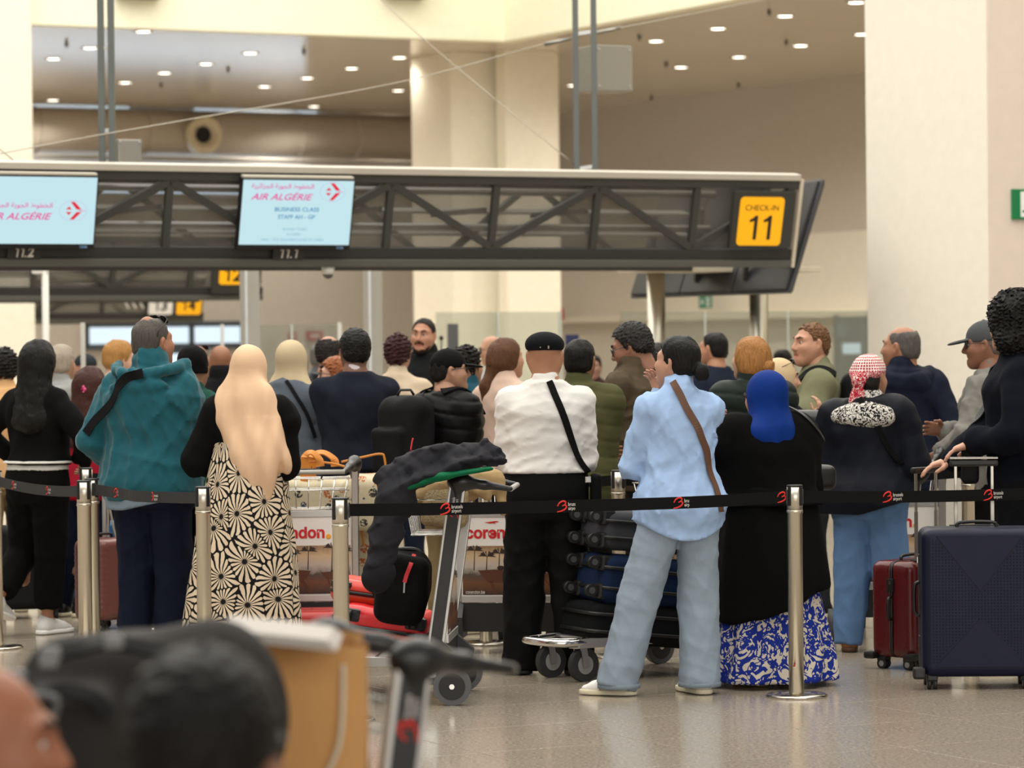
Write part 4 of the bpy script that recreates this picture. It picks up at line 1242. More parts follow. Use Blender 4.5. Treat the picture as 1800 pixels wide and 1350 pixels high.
    def headmesh(s):
        h = s.hh; fem = s.sex == 'f'
        f = Fld((-.105, -.135, -.16), (.105, .145, .13), h)
        f.ell((0, -.014, .030), (.073, .094, .085), k=0)
        f.ell((0, .020, -.030), (.062, .070, .080), k=.04)
        f.ell((0, .040, -.058), (.050, .050, .050), k=.04)
        f.ell((0, .070, -.098), (.024, .022, .020), k=.035)
        for sg in (-1, 1):
            f.cone((sg*.058, .0, -.03), (sg*.022, .068, -.094), .020, .018, k=.04)
            f.ell((sg*.040, .062, -.022), (.026, .026, .024), k=.035)
            f.cone((sg*.012, .086, .033), (sg*.048, .066, .030), .011, .010, k=.02)
            f.ell((sg*.032, .098, .010), (.017, .020, .012), k=.016, op='s')
            f.ell((sg*.078, -.006, -.002), (.012, .022, .033), k=.008, rot=Matrix.Rotation(sg*.35, 3, 'Z') @ Matrix.Rotation(.15, 3, 'X'))
            f.ell((sg*.086, .002, .0), (.006, .012, .020), k=.006, op='s')
            f.ell((sg*.013, .100, -.030), (.010, .012, .009), k=.008)
        f.cone((0, .088, .022), (0, .114, -.024), .0085, .0125, k=.014)
        lipz = -.062
        f.cone((-.019, .084, lipz+.004), (.019, .084, lipz+.004), .0085, k=.010)
        f.cone((-.016, .083, lipz-.011), (.016, .083, lipz-.011), .009, k=.010)
        f.cone((-.024, .0955, lipz-.003), (.024, .0955, lipz-.003), .0026, k=.005, op='s')
        f.cone((0, -.03, -.05), (0, -.045, -.16), .058 if not fem else .050, .056 if not fem else .047, k=.04)
        V, Q = f.mesh()
        c = V[Q].mean(1); mi = np.zeros(len(Q), int)
        mi[(c[:, 1] > .078) & (np.abs(c[:, 0]) < .026) & (np.abs(c[:, 2]-(lipz-.004)) < .0145-.25*np.abs(c[:, 0]))] = 3
        out = [(V, Q, mi)]
        for sg in (-1, 1):
            V1, Q1 = uvs((sg*.032, .0745, .010), (.0130, .0125, .0105)); out.append((V1, Q1, 1))
            V1, Q1 = uvs((sg*.032, .0835, .0095), (.0068, .0045, .0068), 10, 6); out.append((V1, Q1, 2))
            fl = Fld((sg*.032-.024, .055, -.012), (sg*.032+.024, .10, .034), .0036)
            fl.cone((sg*.032-.015, .078, .0145), (sg*.032, .0850, .0175), .0042, k=.004); fl.cone((sg*.032, .0850, .0175), (sg*.032+.015, .078, .0145), .0042, k=.004); fl.cone((sg*.032-.014, .077, .002), (sg*.032+.014, .077, .002), .0048, k=.004)
            V1, Q1 = fl.mesh(); out.append((V1, Q1, 0))
        return out
    def hand(s, n):
        J = s.J; sg = -1 if n == 'L' else 1
        d = J['hd'+n]/np.linalg.norm(J['hd'+n]); nn = J['hn'+n]-d*J['hn'+n].dot(d); nn /= np.linalg.norm(nn)
        side = np.cross(d, nn)*sg          # towards the thumb
        w = J['wr'+n]; cu = J['cu'+n]; sc = 1.0 if s.sex == 'm' else .9
        h = .0055 if s.q == 0 else .0085
        f = Fld(w-.22*sc, w+.22*sc, h)
        P = lambda a, b, c: w+(d*a+side*b+nn*c)*sc
        f.cone(P(-.02, 0, 0), P(.02, 0, 0), .026*sc, .026*sc, k=.01, flat=(nn, .75))
        f.cone(P(.025, .012, 0), P(.085, .024, 0), .022*sc, .018*sc, k=.015, flat=(nn, .66)); f.cone(P(.025, -.008, 0), P(.082, -.022, 0), .022*sc, .017*sc, k=.015, flat=(nn, .66))
        f.cone(P(.03, 0, 0), P(.085, 0, .0), .022*sc, .018*sc, k=.015, flat=(nn, .66))
        for b, ln_, r, spread in ((.030, .074, .0088, .10), (.0105, .082, .0092, .03), (-.009, .076, .0088, -.03), (-.027, .060, .0078, -.11)):
            p = P(.086, b, .0); ang = 0.12; r *= sc*(1.0 if h < .006 else 1.12)
            for seg, fr in ((0, .44), (1, .31), (2, .25)):
                ang += cu*(.55 if seg == 0 else .75)
                q = p+(d*math.cos(ang)+nn*math.sin(ang)+side*spread*math.cos(ang))*ln_*fr*sc
                f.cone(p, q, r*(1-.07*seg), r*(.95-.07*seg), k=.003); p = q
        p = P(.022, .026, .006); q = P(.052, .052, .016+.018*cu); r_ = P(.088, .056-.012*cu, .024+.03*cu)
        f.cone(p, q, .0135*sc, .0115*sc, k=.012); f.cone(q, r_, .0105*sc, .009*sc, k=.004)
        return f.mesh()
    # ------------------------------------------------------------ children
    def child(s, name, V, Q, mat, parent=None, headframe=False, label=None, attr=None, scaled=True):
        if headframe: V = (V*(s.hs/s.k)) @ np.array(s.headR).T+s.headpos
        V = V*s.k
        me = np_mesh(name, V, Q, mat)
        if attr is not None:
            A = attr(V); at = me.attributes.new('pat', 'FLOAT_VECTOR', 'POINT'); at.data.foreach_set('vector', A.astype(np.float32).ravel())
        o = mesh_obj(name, me, parent or s.o)
        if label: o['label'] = label
        s.garments[name] = (V, Q)
        return o
    def mesh_child(s, name, mb, mat, label=None, parent=None):
        """mb built in head coordinates -> child"""
        R4 = s.headR.to_4x4() @ Matrix.Scale(s.hs/s.k, 4); R4.translation = Vector(s.headpos)
        o = mb.xf(Matrix.Scale(s.k, 4) @ R4).build(name, mat, parent or s.o)
        if label: o['label'] = label
        return o
    def top(s, name, mat, hem=.84, e=.020, sleeve='long', es=None, flare=0.0, fold=.006, ffreq=16, seed=1, stretch=(1, 1, .7), ridge=False, collar=.02, collar_r=.0, cuff=0.0, quilt=None,
            label=None, arms='LR', hood=False, hoodz=0.0, parent=None, short=.55, hemtilt=0.0, hemcurve=0.0, attr=None, htop=1.46, drop=0.0, shcap=0.0):
        J = s.J; es = e*.55 if es is None else es
        pts = [J[j+n] for j in ('sh', 'el', 'wr') for n in arms]
        lo = np.minimum(np.min(pts, 0)-.13-e, (-.24*s.w-e-flare-s.belly*.6, -.22*s.d-e-flare-s.belly*.4, hem-.08-abs(hemtilt))); hi = np.maximum(np.max(pts, 0)+.13+e, (.24*s.w+e+flare+s.belly*.6, .24*s.d+e+flare+s.belly*1.3+max(0, s.lean)*.6, 1.56))
        if hood: lo[1] -= .10; hi[2] += .05
        f = Fld(lo, hi, s.hc)
        P = s.prof(e)
        t = np.clip((1.25-P[:, 0])/(1.25-hem+1e-6), 0, 1.4)
        P[:, 1] += flare*t; P[:, 2] += flare*t
        if hem < P[0, 0]: P = np.vstack([[hem, P[0, 1]+flare*.3, P[0, 2]+flare*.3, P[0, 3]], P])
        zi = lambda c: np.interp
        f.loft(P[:, 0], P[:, 1], P[:, 2], 0, P[:, 3], k=.0, z0=hem-.05, z1=htop, p=2.25)
        wm = .5+.5*s.w
        for n in arms:
            sg = -1 if n == 'L' else 1
            f.cone(s.ln(v3(sg*.045, -.018, 1.408)), J['sh'+n]+v3(0, 0, -drop), .036+e*.6, .052*wm+es, k=.035)
            if shcap: f.cone(J['sh'+n]+v3(0, 0, .0), J['sh'+n]+v3(sg*.03, 0, -.05), .06*wm+es+shcap*.4, .05+es+shcap, k=.03)
            if sleeve == 'none': continue
            a, b_, c = J['sh'+n], J['el'+n], J['wr'+n]
            if sleeve == 'short':
                f.cone(a, a+(b_-a)*short, .056*wm+es, .056*wm+es*1.2, k=.03); continue
            f.cone(a, b_, .054*wm+es, .046*wm+es, k=.02)
            cdir = (c-b_)/np.linalg.norm(c-b_); ce = c-cdir*.012
            f.cone(b_, ce, .049*wm+es, .033+es*.75+cuff, k=.012)
        if collar: f.cone(s.ln(v3(0, -.022, 1.43)), s.ln(v3(0, -.018, 1.45+collar)), .066+collar_r+e*.3, .064+collar_r+e*.25, k=.02)
        if hood:
            for i in range(9):
                a0 = PI+PI*i/9*1.0; a1 = PI+PI*(i+1)/9
                hw_ = s.w**.6
                rr = lambda a: s.ln(v3(.145*hw_*math.cos(a), -.01+.135*s.d**.6*math.sin(a), 1.435+hoodz+.045*math.sin(a)))
                f.cone(rr(a0), rr(a1), .036, .036, k=.012)
            f.ell(s.ln(v3(0, -.125*s.d**.6, 1.365)), (.135*hw_, .055, .060), k=.012); f.ell(s.ln(v3(0, -.10, 1.31)), (.08, .05, .07), k=.03)
        if fold:
            f.disp(folds(fold, ffreq, seed, stretch, ridge))
            f.disp(folds(fold*.35, ffreq*2.3, seed+50, stretch, ridge))
        if quilt:
            pitch, amp = quilt
            f.disp(lambda X, Y, Z: amp*(1-np.abs(np.sin(PI*(Z+.05*np.sin(5*X))/pitch)))**3)
        hx = np.interp(hem, P[:, 0], P[:, 1])+.012 if hem > P[:, 0].min() else P[:, 1][np.argmin(P[:, 0])]+.012
        f.keep(lambda X, Y, Z: np.where(np.abs(X) < hx, hem+hemcurve*np.clip(X/.2, -1.2, 1.2)**2-Z, -1.0)+0*Y)
        if hemtilt: f.keep(lambda X, Y, Z: (hem+hemtilt*(X/.2)-Z)+0*Y)
        # open neck
        f.put(lambda X, Y, Z: np.sqrt((X)**2+(Y-.03-s.lean*.5)**2+(Z-1.535)**2)-.055, (-.06, -.04, 1.47), (.06, .12, 1.6), .01, 's')
        V, Q = f.mesh()
        return s.child(name, V, Q, mat, label=label, attr=attr, parent=parent)
    def trousers(s, name, mat, waist=1.0, e=.018, ankle=.06, knee=.075, fold=.005, seed=3, hemz=.035, label=None, thigh=None):
        J = s.J
        P = s.prof(e*.35)
        pts = [J[j+n] for j in ('kn', 'an') for n in 'LR']
        lo = np.minimum(np.min(pts, 0)-.14, (-.23*s.w-s.belly*.6, -.22-s.belly*.5, 0.01)); hi = np.maximum(np.max(pts, 0)+.14, (.23*s.w+s.belly*.6, .22+s.belly, waist+.03))
        f = Fld(lo, hi, s.hc)
        f.loft(P[:, 0], P[:, 1], P[:, 2], 0, P[:, 3], k=0, z0=.76, z1=waist, p=2.2, rnd=.02)
        wm = .5+.5*s.w
        for i, n in enumerate('LR'):
            a = J['an'+n]; dirn = (a-J['kn'+n])/np.linalg.norm(a-J['kn'+n]); b_ = a+dirn*(.085-hemz)
            th = (.084*wm+e) if thigh is None else thigh
            f.cone(J['hip'+n]+v3(0, -.01, -.02), J['kn'+n], th, knee*wm, k=.025)
            L = np.linalg.norm(b_-J['kn'+n])
            def fn(X, Y, Z, o=J['kn'+n].astype(np.float32), dr=dirn.astype(np.float32), L=L):
                x, y, z = X-o[0], Y-o[1], Z-o[2]; t = x*dr[0]+y*dr[1]+z*dr[2]; tc = np.clip(t, 0, L)
                r = knee*wm+(ankle-knee*wm)*tc/L
                dd = np.sqrt((x-dr[0]*tc)**2+(y-dr[1]*tc)**2+(z-dr[2]*tc)**2)-r
                return np.maximum(dd, t-L)
            m = max(knee*wm, ankle)
            f.put(fn, np.minimum(J['kn'+n], b_)-m, np.maximum(J['kn'+n], b_)+m, .012)
        A_, B_ = folds(fold, 15, seed, (1, 1, 1.3), True), folds(fold*.7, 9, seed+9, (1.2, 1.2, .35))
        f.disp(lambda X, Y, Z: (A_(X, Y, Z)+B_(X, Y, Z))*np.clip((.92-Z)/.12, 0, 1))
        V, Q = f.mesh()
        return s.child(name, V, Q, mat, label=label)
    def skirt(s, name, mat, ztop, zbot, rt, rb, nf=13, amp=.05, seed=0, label=None, attr=None, h=None, cx=0.0):
        f = Fld((-max(rt[0], rb[0])*1.2+min(0, cx), -max(rt[1], rb[1])*1.25, zbot-.03), (max(rt[0], rb[0])*1.2+max(0, cx), max(rt[1], rb[1])*1.25, ztop+.03), h or s.hc)
        zs = np.linspace(zbot, ztop, 8); t = (ztop-zs)/(ztop-zbot); tt = t**.8
        def mod(th, Z):
            tz = np.clip((ztop-Z)/(ztop-zbot), 0, 1)
            return 1+amp*(.25+tz)*(np.cos(nf*th+1.3*np.sin(3*Z*4+seed)+seed)*.6+np.cos((nf//2+1)*th+2.0*seed+1.5*Z)*.5)
        f.loft(zs, rt[0]+(rb[0]-rt[0])*tt, rt[1]+(rb[1]-rt[1])*tt, cx*t, -.012, p=2.1, k=0, z0=zbot, z1=ztop, mod=mod)
        V, Q = f.mesh()
        return s.child(name, V, Q, mat, label=label, attr=attr)
    def shoes(s, mat, sole='#e6dcc0', name='shoe', L=.27, h=None, tall=.09):
        for i, n in enumerate('LR'):
            a = s.J['an'+n]; fz = a[2]-.085
            f = Fld((-.065, -.11, -.01), (.065, .22, tall+.07), h or max(.0075, s.hc*.8))
            f.cone((0, -.045, .045), (0, .11, .036), .042, .036, k=0, flat=((1, 0, 0), .95)); f.cone((0, .10, .034), (0, .155, .028), .040, .030, k=.02, flat=((0, 0, 1), .75))
            f.cone((0, -.035, .05), (0, -.025, tall), .042, .042, k=.03); f.cone((0, -.02, .075), (0, .06, .052), .034, .030, k=.03)
            f.keep(lambda X, Y, Z: .022-Z+0*X+0*Y)
            V, Q = f.mesh()
            y = math.radians(s.feetyaw[i]); pt = (s.feet[i][3] if len(s.feet[i]) > 3 else 0)
            Rz = np.array(Matrix.Rotation(y, 3, 'Z') @ Matrix.Rotation(-pt, 3, 'X'))
            sc = L/.27; o = v3(a[0], a[1]+.02, fz)
            sh = s.child(name, (V*sc) @ Rz.T+o, Q, mat)
            f = Fld((-.065, -.12, -.01), (.065, .22, .05), .0075)
            f.cone((0, -.05, .018), (0, .13, .018), .046, .044, k=0); f.cone((0, .1, .018), (0, .16, .018), .043, .036, k=.01)
            f.keep(lambda X, Y, Z: np.maximum(Z-.028, .003-Z)+0*X+0*Y)
            V, Q = f.mesh(0)
            s.child('sole', (V*sc) @ Rz.T+o, Q, plain(sole, .6), parent=sh)
    # ------------------------------------------------------------ heads
    def hair(s, style, mat, vol=.012, curl=0.0, cfreq=90, seed=5, name='hair', label=None, top_bald=False, nape=-.07, hl=0.0, side=-.012):
        h = s.hh*1.0
        big = style in ('long', 'afro', 'pony', 'bun', 'bob')
        f = Fld((-.19, -.25, -.46 if style in ('long', 'pony') else -.20) if big else (-.125, -.15, -.13), (.19, .16, .21) if big else (.125, .13, .16), h if not big else h*1.25)
        v = vol
        f.ell((0, -.016, .030), (.073+v, .094+v, .085+v), k=0)
        f.ell((0, -.05, -.03), (.062+v*.7, .055+v*.7, .06), k=.03)
        def cut(X, Y, Z):
            zm = np.interp(Y.ravel(), [-.2, -.10, -.055, -.02, .008, .025, .05, .075, .10], [nape, nape, nape+.01, -.025+side, -.030+side, .030, .060+hl, .072+hl, .078+hl]).astype(np.float32)[None, :, None]
            return (zm-Z)*.75+0*X
        if style in ('short', 'bald'):
            f.keep(cut)
            if style == 'bald': f.ell((0, .01, .125), (.072, .105, .075), k=.015, op='s')
        elif style == 'afro':
            f.keep(cut)
            f.ell((0, -.03, .045), (.135, .14, .135), k=.03); f.ell((0, -.05, -.07), (.135, .10, .10), k=.05)
            f.keep(lambda X, Y, Z: np.where(Z < .055, Y-.045-.05*(np.abs(X) > .06), Y-.30)+0*X)
        elif style == 'bun':
            f.keep(cut); f.ell((0, -.142, -.048), (.043, .036, .046), k=.008)
        elif style == 'pony':
            f.keep(cut); f.ell((0, -.105, -.03), (.045, .04, .06), k=.03)
            f.ell((0, -.04, .0), (.082+v, .085+v, .10+v), k=.03); f.cone((0, -.10, -.05), (-.04, -.13, -.17), .040, .046, k=.03); f.cone((-.04, -.13, -.17), (-.055, -.125, -.42), .046, .022, k=.03)
            f.keep(lambda X, Y, Z: np.where(Z < .05, Y-.03-.25*np.maximum(0, np.abs(X)-.05), Y-.3)+0*X)
        elif style == 'bob':
            f.ell((0, -.03, .0), (.092+v, .10+v, .10+v), k=.03); f.ell((0, -.055, -.06), (.085+v, .07+v, .075), k=.04)
            f.keep(lambda X, Y, Z: np.where(Z < .06, Y-.03-.25*np.maximum(0, np.abs(X)-.05), Y-.3)+0*X)
        elif style == 'long':
            f.ell((0, -.03, .0), (.086+v, .098+v, .10+v), k=.03)
            f.cone((-.04, -.05, -.02), (-.065, -.125, -.36), .066, .062, k=.06, flat=((0, 1, 0), .75)); f.cone((.04, -.05, -.02), (.065, -.125, -.36), .066, .062, k=.06, flat=((0, 1, 0), .75))
            f.cone((0, -.07, -.02), (0, -.14, -.37), .066, .06, k=.06)
            f.keep(lambda X, Y, Z: np.where(Z < .055, Y-.035-.25*np.maximum(0, np.abs(X)-.05), Y-.3)+0*X)
        if curl: f.disp(folds(curl, cfreq, seed, (1, 1, 1), True, 6)); 
        else:
            f.disp(folds(.003, 60, seed, (1.4, 1.4, .12))); f.disp(folds(.0016, 140, seed+3, (1.4, 1.4, .08)))
        V, Q = f.mesh(0 if curl else 1)
        return s.child(name, V, Q, mat, headframe=True, label=label)
    def brows(s, mat):
        f = Fld((-.06, .05, .015), (.06, .11, .06), .0045)
        for sg in (-1, 1):
            f.cone((sg*.014, .096, .033), (sg*.036, .089, .040), .0055, .005, k=.004); f.cone((sg*.036, .089, .040), (sg*.052, .073, .034), .005, .003, k=.004)
        V, Q = f.mesh(0); return s.child('eyebrows', V, Q, mat, headframe=True)
    def beard(s, mat, v=.006, full=True):
        f = Fld((-.09, -.03, -.145), (.09, .125, .02), s.hh)
        f.ell((0, .040, -.060), (.054+v, .052+v, .052+v), k=0); f.ell((0, .072, -.100), (.026+v, .024+v, .022+v), k=.03)
        for sg in (-1, 1): f.cone((sg*.064, .008, -.02), (sg*.026, .066, -.096), .014+v, .018+v, k=.03)
        f.keep(lambda X, Y, Z: np.minimum(Z+.060+.9*np.maximum(0, .05-np.abs(X))*1.0-.45*np.abs(X), Z+.02+20*np.maximum(0, .06-np.abs(X)))+0*Y)
        f.cone((-.028, .093, -.050), (0, .101, -.044), .006, .006, k=.006); f.cone((.028, .093, -.050), (0, .101, -.044), .006, .006, k=.006)
        f.cone((-.026, .094, -.052), (-.028, .086, -.08), .006, k=.006); f.cone((.026, .094, -.052), (.028, .086, -.08), .006, k=.006)
        f.cone((-.02, .099, -.066), (.02, .099, -.066), .010, k=.004, op='s')
        f.disp(folds(.0012, 160, 4))
        V, Q = f.mesh(0); return s.child('beard', V, Q, mat, headframe=True)
    def glasses(s, mat, lens=None, up=0.0, back=0.0, name='glasses', tilt=0.0, dark=False):
        mb = MB()
        T = Matrix.Translation((0, back, up)) @ Matrix.Rotation(tilt, 4, 'X')
        for sg in (-1, 1):
            rim = [T @ Vector((sg*.033+x, .100-.35*max(0, abs(sg*.033+x)-.03), .008+z)) for x, z in rounded(.050, .036, .013, 4)]
            mb.tube(rim, .0024, 6, closed=True)
            mb.tube([T @ Vector((sg*.058, .092, .016)), T @ Vector((sg*.077, .06, .014)), T @ Vector((sg*.082, .0, .010)), T @ Vector((sg*.080, -.02, -.01))], .0022, 6)
        mb.tube([T @ Vector((-.009, .101, .012)), T @ Vector((0, .104, .014)), T @ Vector((.009, .101, .012))], .002, 6)
        o = s.mesh_child(name, mb, mat)
        lb = MB()
        for sg in (-1, 1): lb.poly([T @ Vector((sg*.033+x, .099-.35*max(0, abs(sg*.033+x)-.03), .008+z)) for x, z in rounded(.048, .034, .012, 4)])
        s.mesh_child('lenses', lb, lens or (plain('#0b0b0c', .1) if dark else glassmat('#dfe6ea', .08)), parent=o)
        return o
    def cap(s, mat, kind='flat', name='cap', label=None, turn=0.0):
        f = Fld((-.15, -.17, -.03), (.15, .24, .16), s.hh)
        if kind == 'flat':
            f.ell((0, -.012, .055), (.094, .118, .062), k=0, rot=Matrix.Rotation(-.10, 3, 'X'))
            f.ell((0, .08, .045), (.075, .05, .018), k=.02)
            f.keep(lambda X, Y, Z: .028-.10*(Y+.1)*0-Z+0*X+0*Y)
        elif kind == 'cap':
            f.ell((0, -.012, .040), (.084, .106, .092), k=0); f.keep(lambda X, Y, Z: (.018-Z)+0*X+0*Y)
            f.ell((0, .125, .030), (.066, .075, .010), k=.006, rot=Matrix.Rotation(-.12, 3, 'X'))
            f.ell((0, -.012, .132), (.010, .010, .006), k=.004)
        elif kind == 'beanie':
            f.ell((0, -.02, .035), (.090, .112, .098), k=0); f.ell((0, -.045, -.03), (.085, .085, .07), k=.03)
            f.keep(lambda X, Y, Z: (np.interp(Y.ravel(), [-.2, -.05, .02, .08, .12], [-.10, -.10, -.05, .035, .045]).astype(np.float32)[None, :, None]-Z)+0*X)
            f.disp(folds(.003, 45, 3, (.6, .6, 1.4)))
        V, Q = f.mesh()
        if turn: V = V @ np.array(Matrix.Rotation(math.radians(turn), 3, 'Z')).T
        return s.child(name, V, Q, mat, headframe=True, label=label)
    def hijab(s, mat, drop=.22, spread=.15, back=.12, seed=2, amp=.004, name='headscarf', label=None, tail=None, face=True, hsc=1.0, h=None, attr=None, fdown=.16):
        """scarf over the head and down over neck and shoulders, in head coordinates"""
        f = Fld((-.30, -.26, -.16-drop-.05 if tail is None else -.16-drop-.32), (.30, .24, .16), h or s.hh*1.35)
        g = hsc
        f.ell((0, -.018, .030), (.092*g, .110*g, .099*g), k=0)
        f.ell((0, -.010, -.035), (.090*g, .092*g, .095*g), k=.05)
        f.cone((0, -.02, -.09), (0, -.035, -.17), .075*g, .10, k=.05)
        f.cone((0, -.035, -.17), (0, -back*.75, -.17-drop), .10, spread*.75, k=.06, flat=((0, 1, 0), .62))
        for sg in (-1, 1): f.cone((sg*.03, -.02, -.15), (sg*spread, -.04, -.17-drop*.35), .07, .06, k=.06)
        f.cone((0, .01, -.12), (0, .045, -.12-fdown), .062, .075, k=.06)
        if tail is not None:
            for a, b_, r1, r2 in tail: f.cone(a, b_, r1, r2, k=.06, flat=((0, 1, 0), .45))
        if face: 
            f.ell((0, .115, -.012), (.056*g, .055, .085*g), k=.012, op='s')
            f.ell((0, .075, -.012), (.060*g, .050, .080*g), k=.006, op='s')
        f.disp(lambda X, Y, Z: amp*(np.sin(46*X+9*Z+1.6*np.sin(7*Z+seed)+14*Y)+.6*np.sin(83*X-6*Z+2*np.sin(5*Z+2*seed)))*np.clip((-.02-Z)/.15, .12, 1))
        V, Q = f.mesh()
        return s.child(name, V, Q, mat, headframe=True, label=label, attr=attr)
    # ------------------------------------------------------------ straps lying on a garment
    def local(s, p): return s.M.inverted() @ Vector(p)
    def strap(s, garment, guides, w, t, mat, name='strap', parent=None, off=.004, n=10, world=False, world_parent=None):
        if isinstance(garment, str): garment = (garment,)
        vs, qs, o = [], [], 0
        for g in garment:
            V, Q = s.garments[g]; vs.append(V); qs.append(Q+o); o += len(V)
        tree = BVHTree.FromPolygons(np.concatenate(vs).tolist(), np.concatenate(qs).tolist())
        P = smooth_path([Vector(g) for g in guides], n)
        pts, ups = [], []
        for p in P:
            c, nrm, i, dd = tree.find_nearest(p)
            if c is None: continue
            pts.append(c+nrm*(off+t/2)); ups.append(nrm)
        for _ in range(14):
            pts = [pts[0]]+[(pts[i-1]+pts[i]*2+pts[i+1])/4 for i in range(1, len(pts)-1)]+[pts[-1]]
            ups = [ups[0]]+[(ups[i-1]+ups[i]*2+ups[i+1]).normalized() for i in range(1, len(ups)-1)]+[ups[-1]]
        if world_parent is not None:
            T = world_parent.matrix_world.inverted() @ s.M
            pts = [T @ p for p in pts]; ups = [T.to_3x3() @ u for u in ups]
            return MB().ribbon(pts, w, t, ups).build(name, mat, world_parent)
        return MB().ribbon(pts, w, t, ups).build(name, mat, parent or s.o)
# ------------------------------------------------------------------ printed cloth
def pattern_mat(name, fn, rough=.8):
    m, t = base_mat(name, '#ffffff', rough, 0, .25)
    fn(m, t)
    return m
def _flower(m, t):
    v = t.attr('pat')
    wob = t.n('ShaderNodeTexNoise'); t.l(v, wob.inputs['Vector']); wob.inputs['Scale'].default_value = 14
    vor = t.n('ShaderNodeTexVoronoi', voronoi_dimensions='2D', feature='F1'); t.l(v, vor.inputs['Vector']); vor.inputs['Scale'].default_value = 6.6; vor.inputs['Randomness'].default_value = .75
    ved = t.n('ShaderNodeTexVoronoi', voronoi_dimensions='2D', feature='DISTANCE_TO_EDGE'); t.l(v, ved.inputs['Vector']); ved.inputs['Scale'].default_value = 6.6; ved.inputs['Randomness'].default_value = .75
    sub = t.n('ShaderNodeVectorMath', operation='SUBTRACT'); t.l(v, sub.inputs[0]); t.l(vor.outputs['Position'], sub.inputs[1])
    sx = t.n('ShaderNodeSeparateXYZ'); t.l(sub.outputs[0], sx.inputs[0])
    ang = t.math('ARCTAN2', sx.outputs[1], sx.outputs[0])
    petals = t.math('SINE', t.math('MULTIPLY_ADD', wob.outputs[0], 5.0, t.math('MULTIPLY_ADD', vor.outputs['Distance'], 2.2, t.math('MULTIPLY', ang, 17.0))))
    dist = vor.outputs['Distance']
    stripe = t.math('GREATER_THAN', petals, t.math('MULTIPLY_ADD', dist, .35, .22))
    edge = t.math('LESS_THAN', t.math('ADD', ved.outputs['Distance'], t.math('MULTIPLY', petals, -.035)), .042)
    core = t.math('LESS_THAN', t.math('ADD', dist, t.math('MULTIPLY', petals, -.04)), .12)
    f = t.math('MAXIMUM', stripe, t.math('MAXIMUM', edge, core))
    t.l(t.mix(f, '#d9c6ab', '#0b0a0a'), t.b.inputs['Base Color'])
def _paisley(m, t):
    v = t.attr('pat')
    n1 = t.n('ShaderNodeTexNoise'); t.l(v, n1.inputs['Vector']); n1.inputs['Scale'].default_value = 11; n1.inputs['Detail'].default_value = 1.5; n1.inputs['Distortion'].default_value = 2.4
    n2 = t.n('ShaderNodeTexNoise'); t.l(t.mapping(v, (1, .8, 1)), n2.inputs['Vector']); n2.inputs['Scale'].default_value = 30; n2.inputs['Detail'].default_value = 2; n2.inputs['Distortion'].default_value = 1.6
    vo = t.n('ShaderNodeTexVoronoi', voronoi_dimensions='2D', distance='MANHATTAN'); t.l(v, vo.inputs['Vector']); vo.inputs['Scale'].default_value = 26
    big = t.math('GREATER_THAN', t.math('ABSOLUTE', t.math('SUBTRACT', n1.outputs[0], .5)), .055)
    dots = t.math('GREATER_THAN', vo.outputs['Distance'], .34)
    sel = t.math('GREATER_THAN', n2.outputs[0], .53)
    f = t.math('MULTIPLY', big, t.math('MAXIMUM', sel, t.math('MULTIPLY', dots, t.math('LESS_THAN', n1.outputs[0], .5))))
    t.l(t.mix(f, '#0e2884', '#c6bdad'), t.b.inputs['Base Color'])
def _bandana(m, t):
    v = t.attr('pat')
    vo = t.n('ShaderNodeTexVoronoi', voronoi_dimensions='2D'); t.l(v, vo.inputs['Vector']); vo.inputs['Scale'].default_value = 62; vo.inputs['Randomness'].default_value = .12
    dots = t.math('LESS_THAN', vo.outputs['Distance'], .36)
    sx = t.n('ShaderNodeSeparateXYZ'); t.l(v, sx.inputs[0])
    n2 = t.n('ShaderNodeTexNoise'); t.l(v, n2.inputs['Vector']); n2.inputs['Scale'].default_value = 90; n2.inputs['Distortion'].default_value = 2
    low = t.math('LESS_THAN', sx.outputs[1], 0.0)
    spk = t.math('LESS_THAN', n2.outputs[0], .56)
    f = t.math('ADD', t.math('MULTIPLY', low, spk), t.math('MULTIPLY', t.math('SUBTRACT', 1, low), dots))
    t.l(t.mix(f, '#e6d9d2', '#a80f2c'), t.b.inputs['Base Color'])
def _leopard(m, t):
    v = t.coord()
    n2 = t.n('ShaderNodeTexNoise'); t.l(v, n2.inputs['Vector']); n2.inputs['Scale'].default_value = 40; n2.inputs['Distortion'].default_value = 1.2; n2.inputs['Detail'].default_value = 1
    t.l(t.mix(t.math('GREATER_THAN', t.math('ABSOLUTE', t.math('SUBTRACT', n2.outputs[0], .5)), .06), '#111111', '#cfcac2'), t.b.inputs['Base Color'])
M_FLOWER = pattern_mat('flower_print', _flower); M_PAISLEY = pattern_mat('paisley_print', _paisley)
M_BANDANA = pattern_mat('dotted_print', _bandana); M_LEOPARD = pattern_mat('leopard_print', _leopard)
def wrap_attr(R):
    def fn(V): return np.stack([np.arctan2(V[:, 0], -V[:, 1])*R, V[:, 2], np.zeros(len(V))], 1)
    return fn
HAIR_K = hairmat('#0b0908'); HAIR_D = hairmat('#15100e'); HAIR_BR = hairmat('#3a2118'); HAIR_G = hairmat('#5c5650', hi=1.6)
BLK = fabric('#0b0b0c', .9); BLK2 = fabric('#141415', .85); NAVY = fabric('#141a2c', .85); KHAKI = fabric('#8d7a58', .9)
JEANK = fabric('#1a1f2e', .85)
SH_K = plain('#111111', .5); SH_W = plain('#e8e4de', .5)
hang = None
def belly(sg, y=.20, z=1.05, x=.04): return ((sg*x, y, z), (sg*.30, -.35, -1))
FOLD = lambda a=.06: (belly(-1, .20, 1.06, -a), belly(1, .23, 1.12, -a))
def std(P, tr=BLK, sh=SH_K, **k):
    P.trousers('trousers', tr, **k); P.shoes(sh)

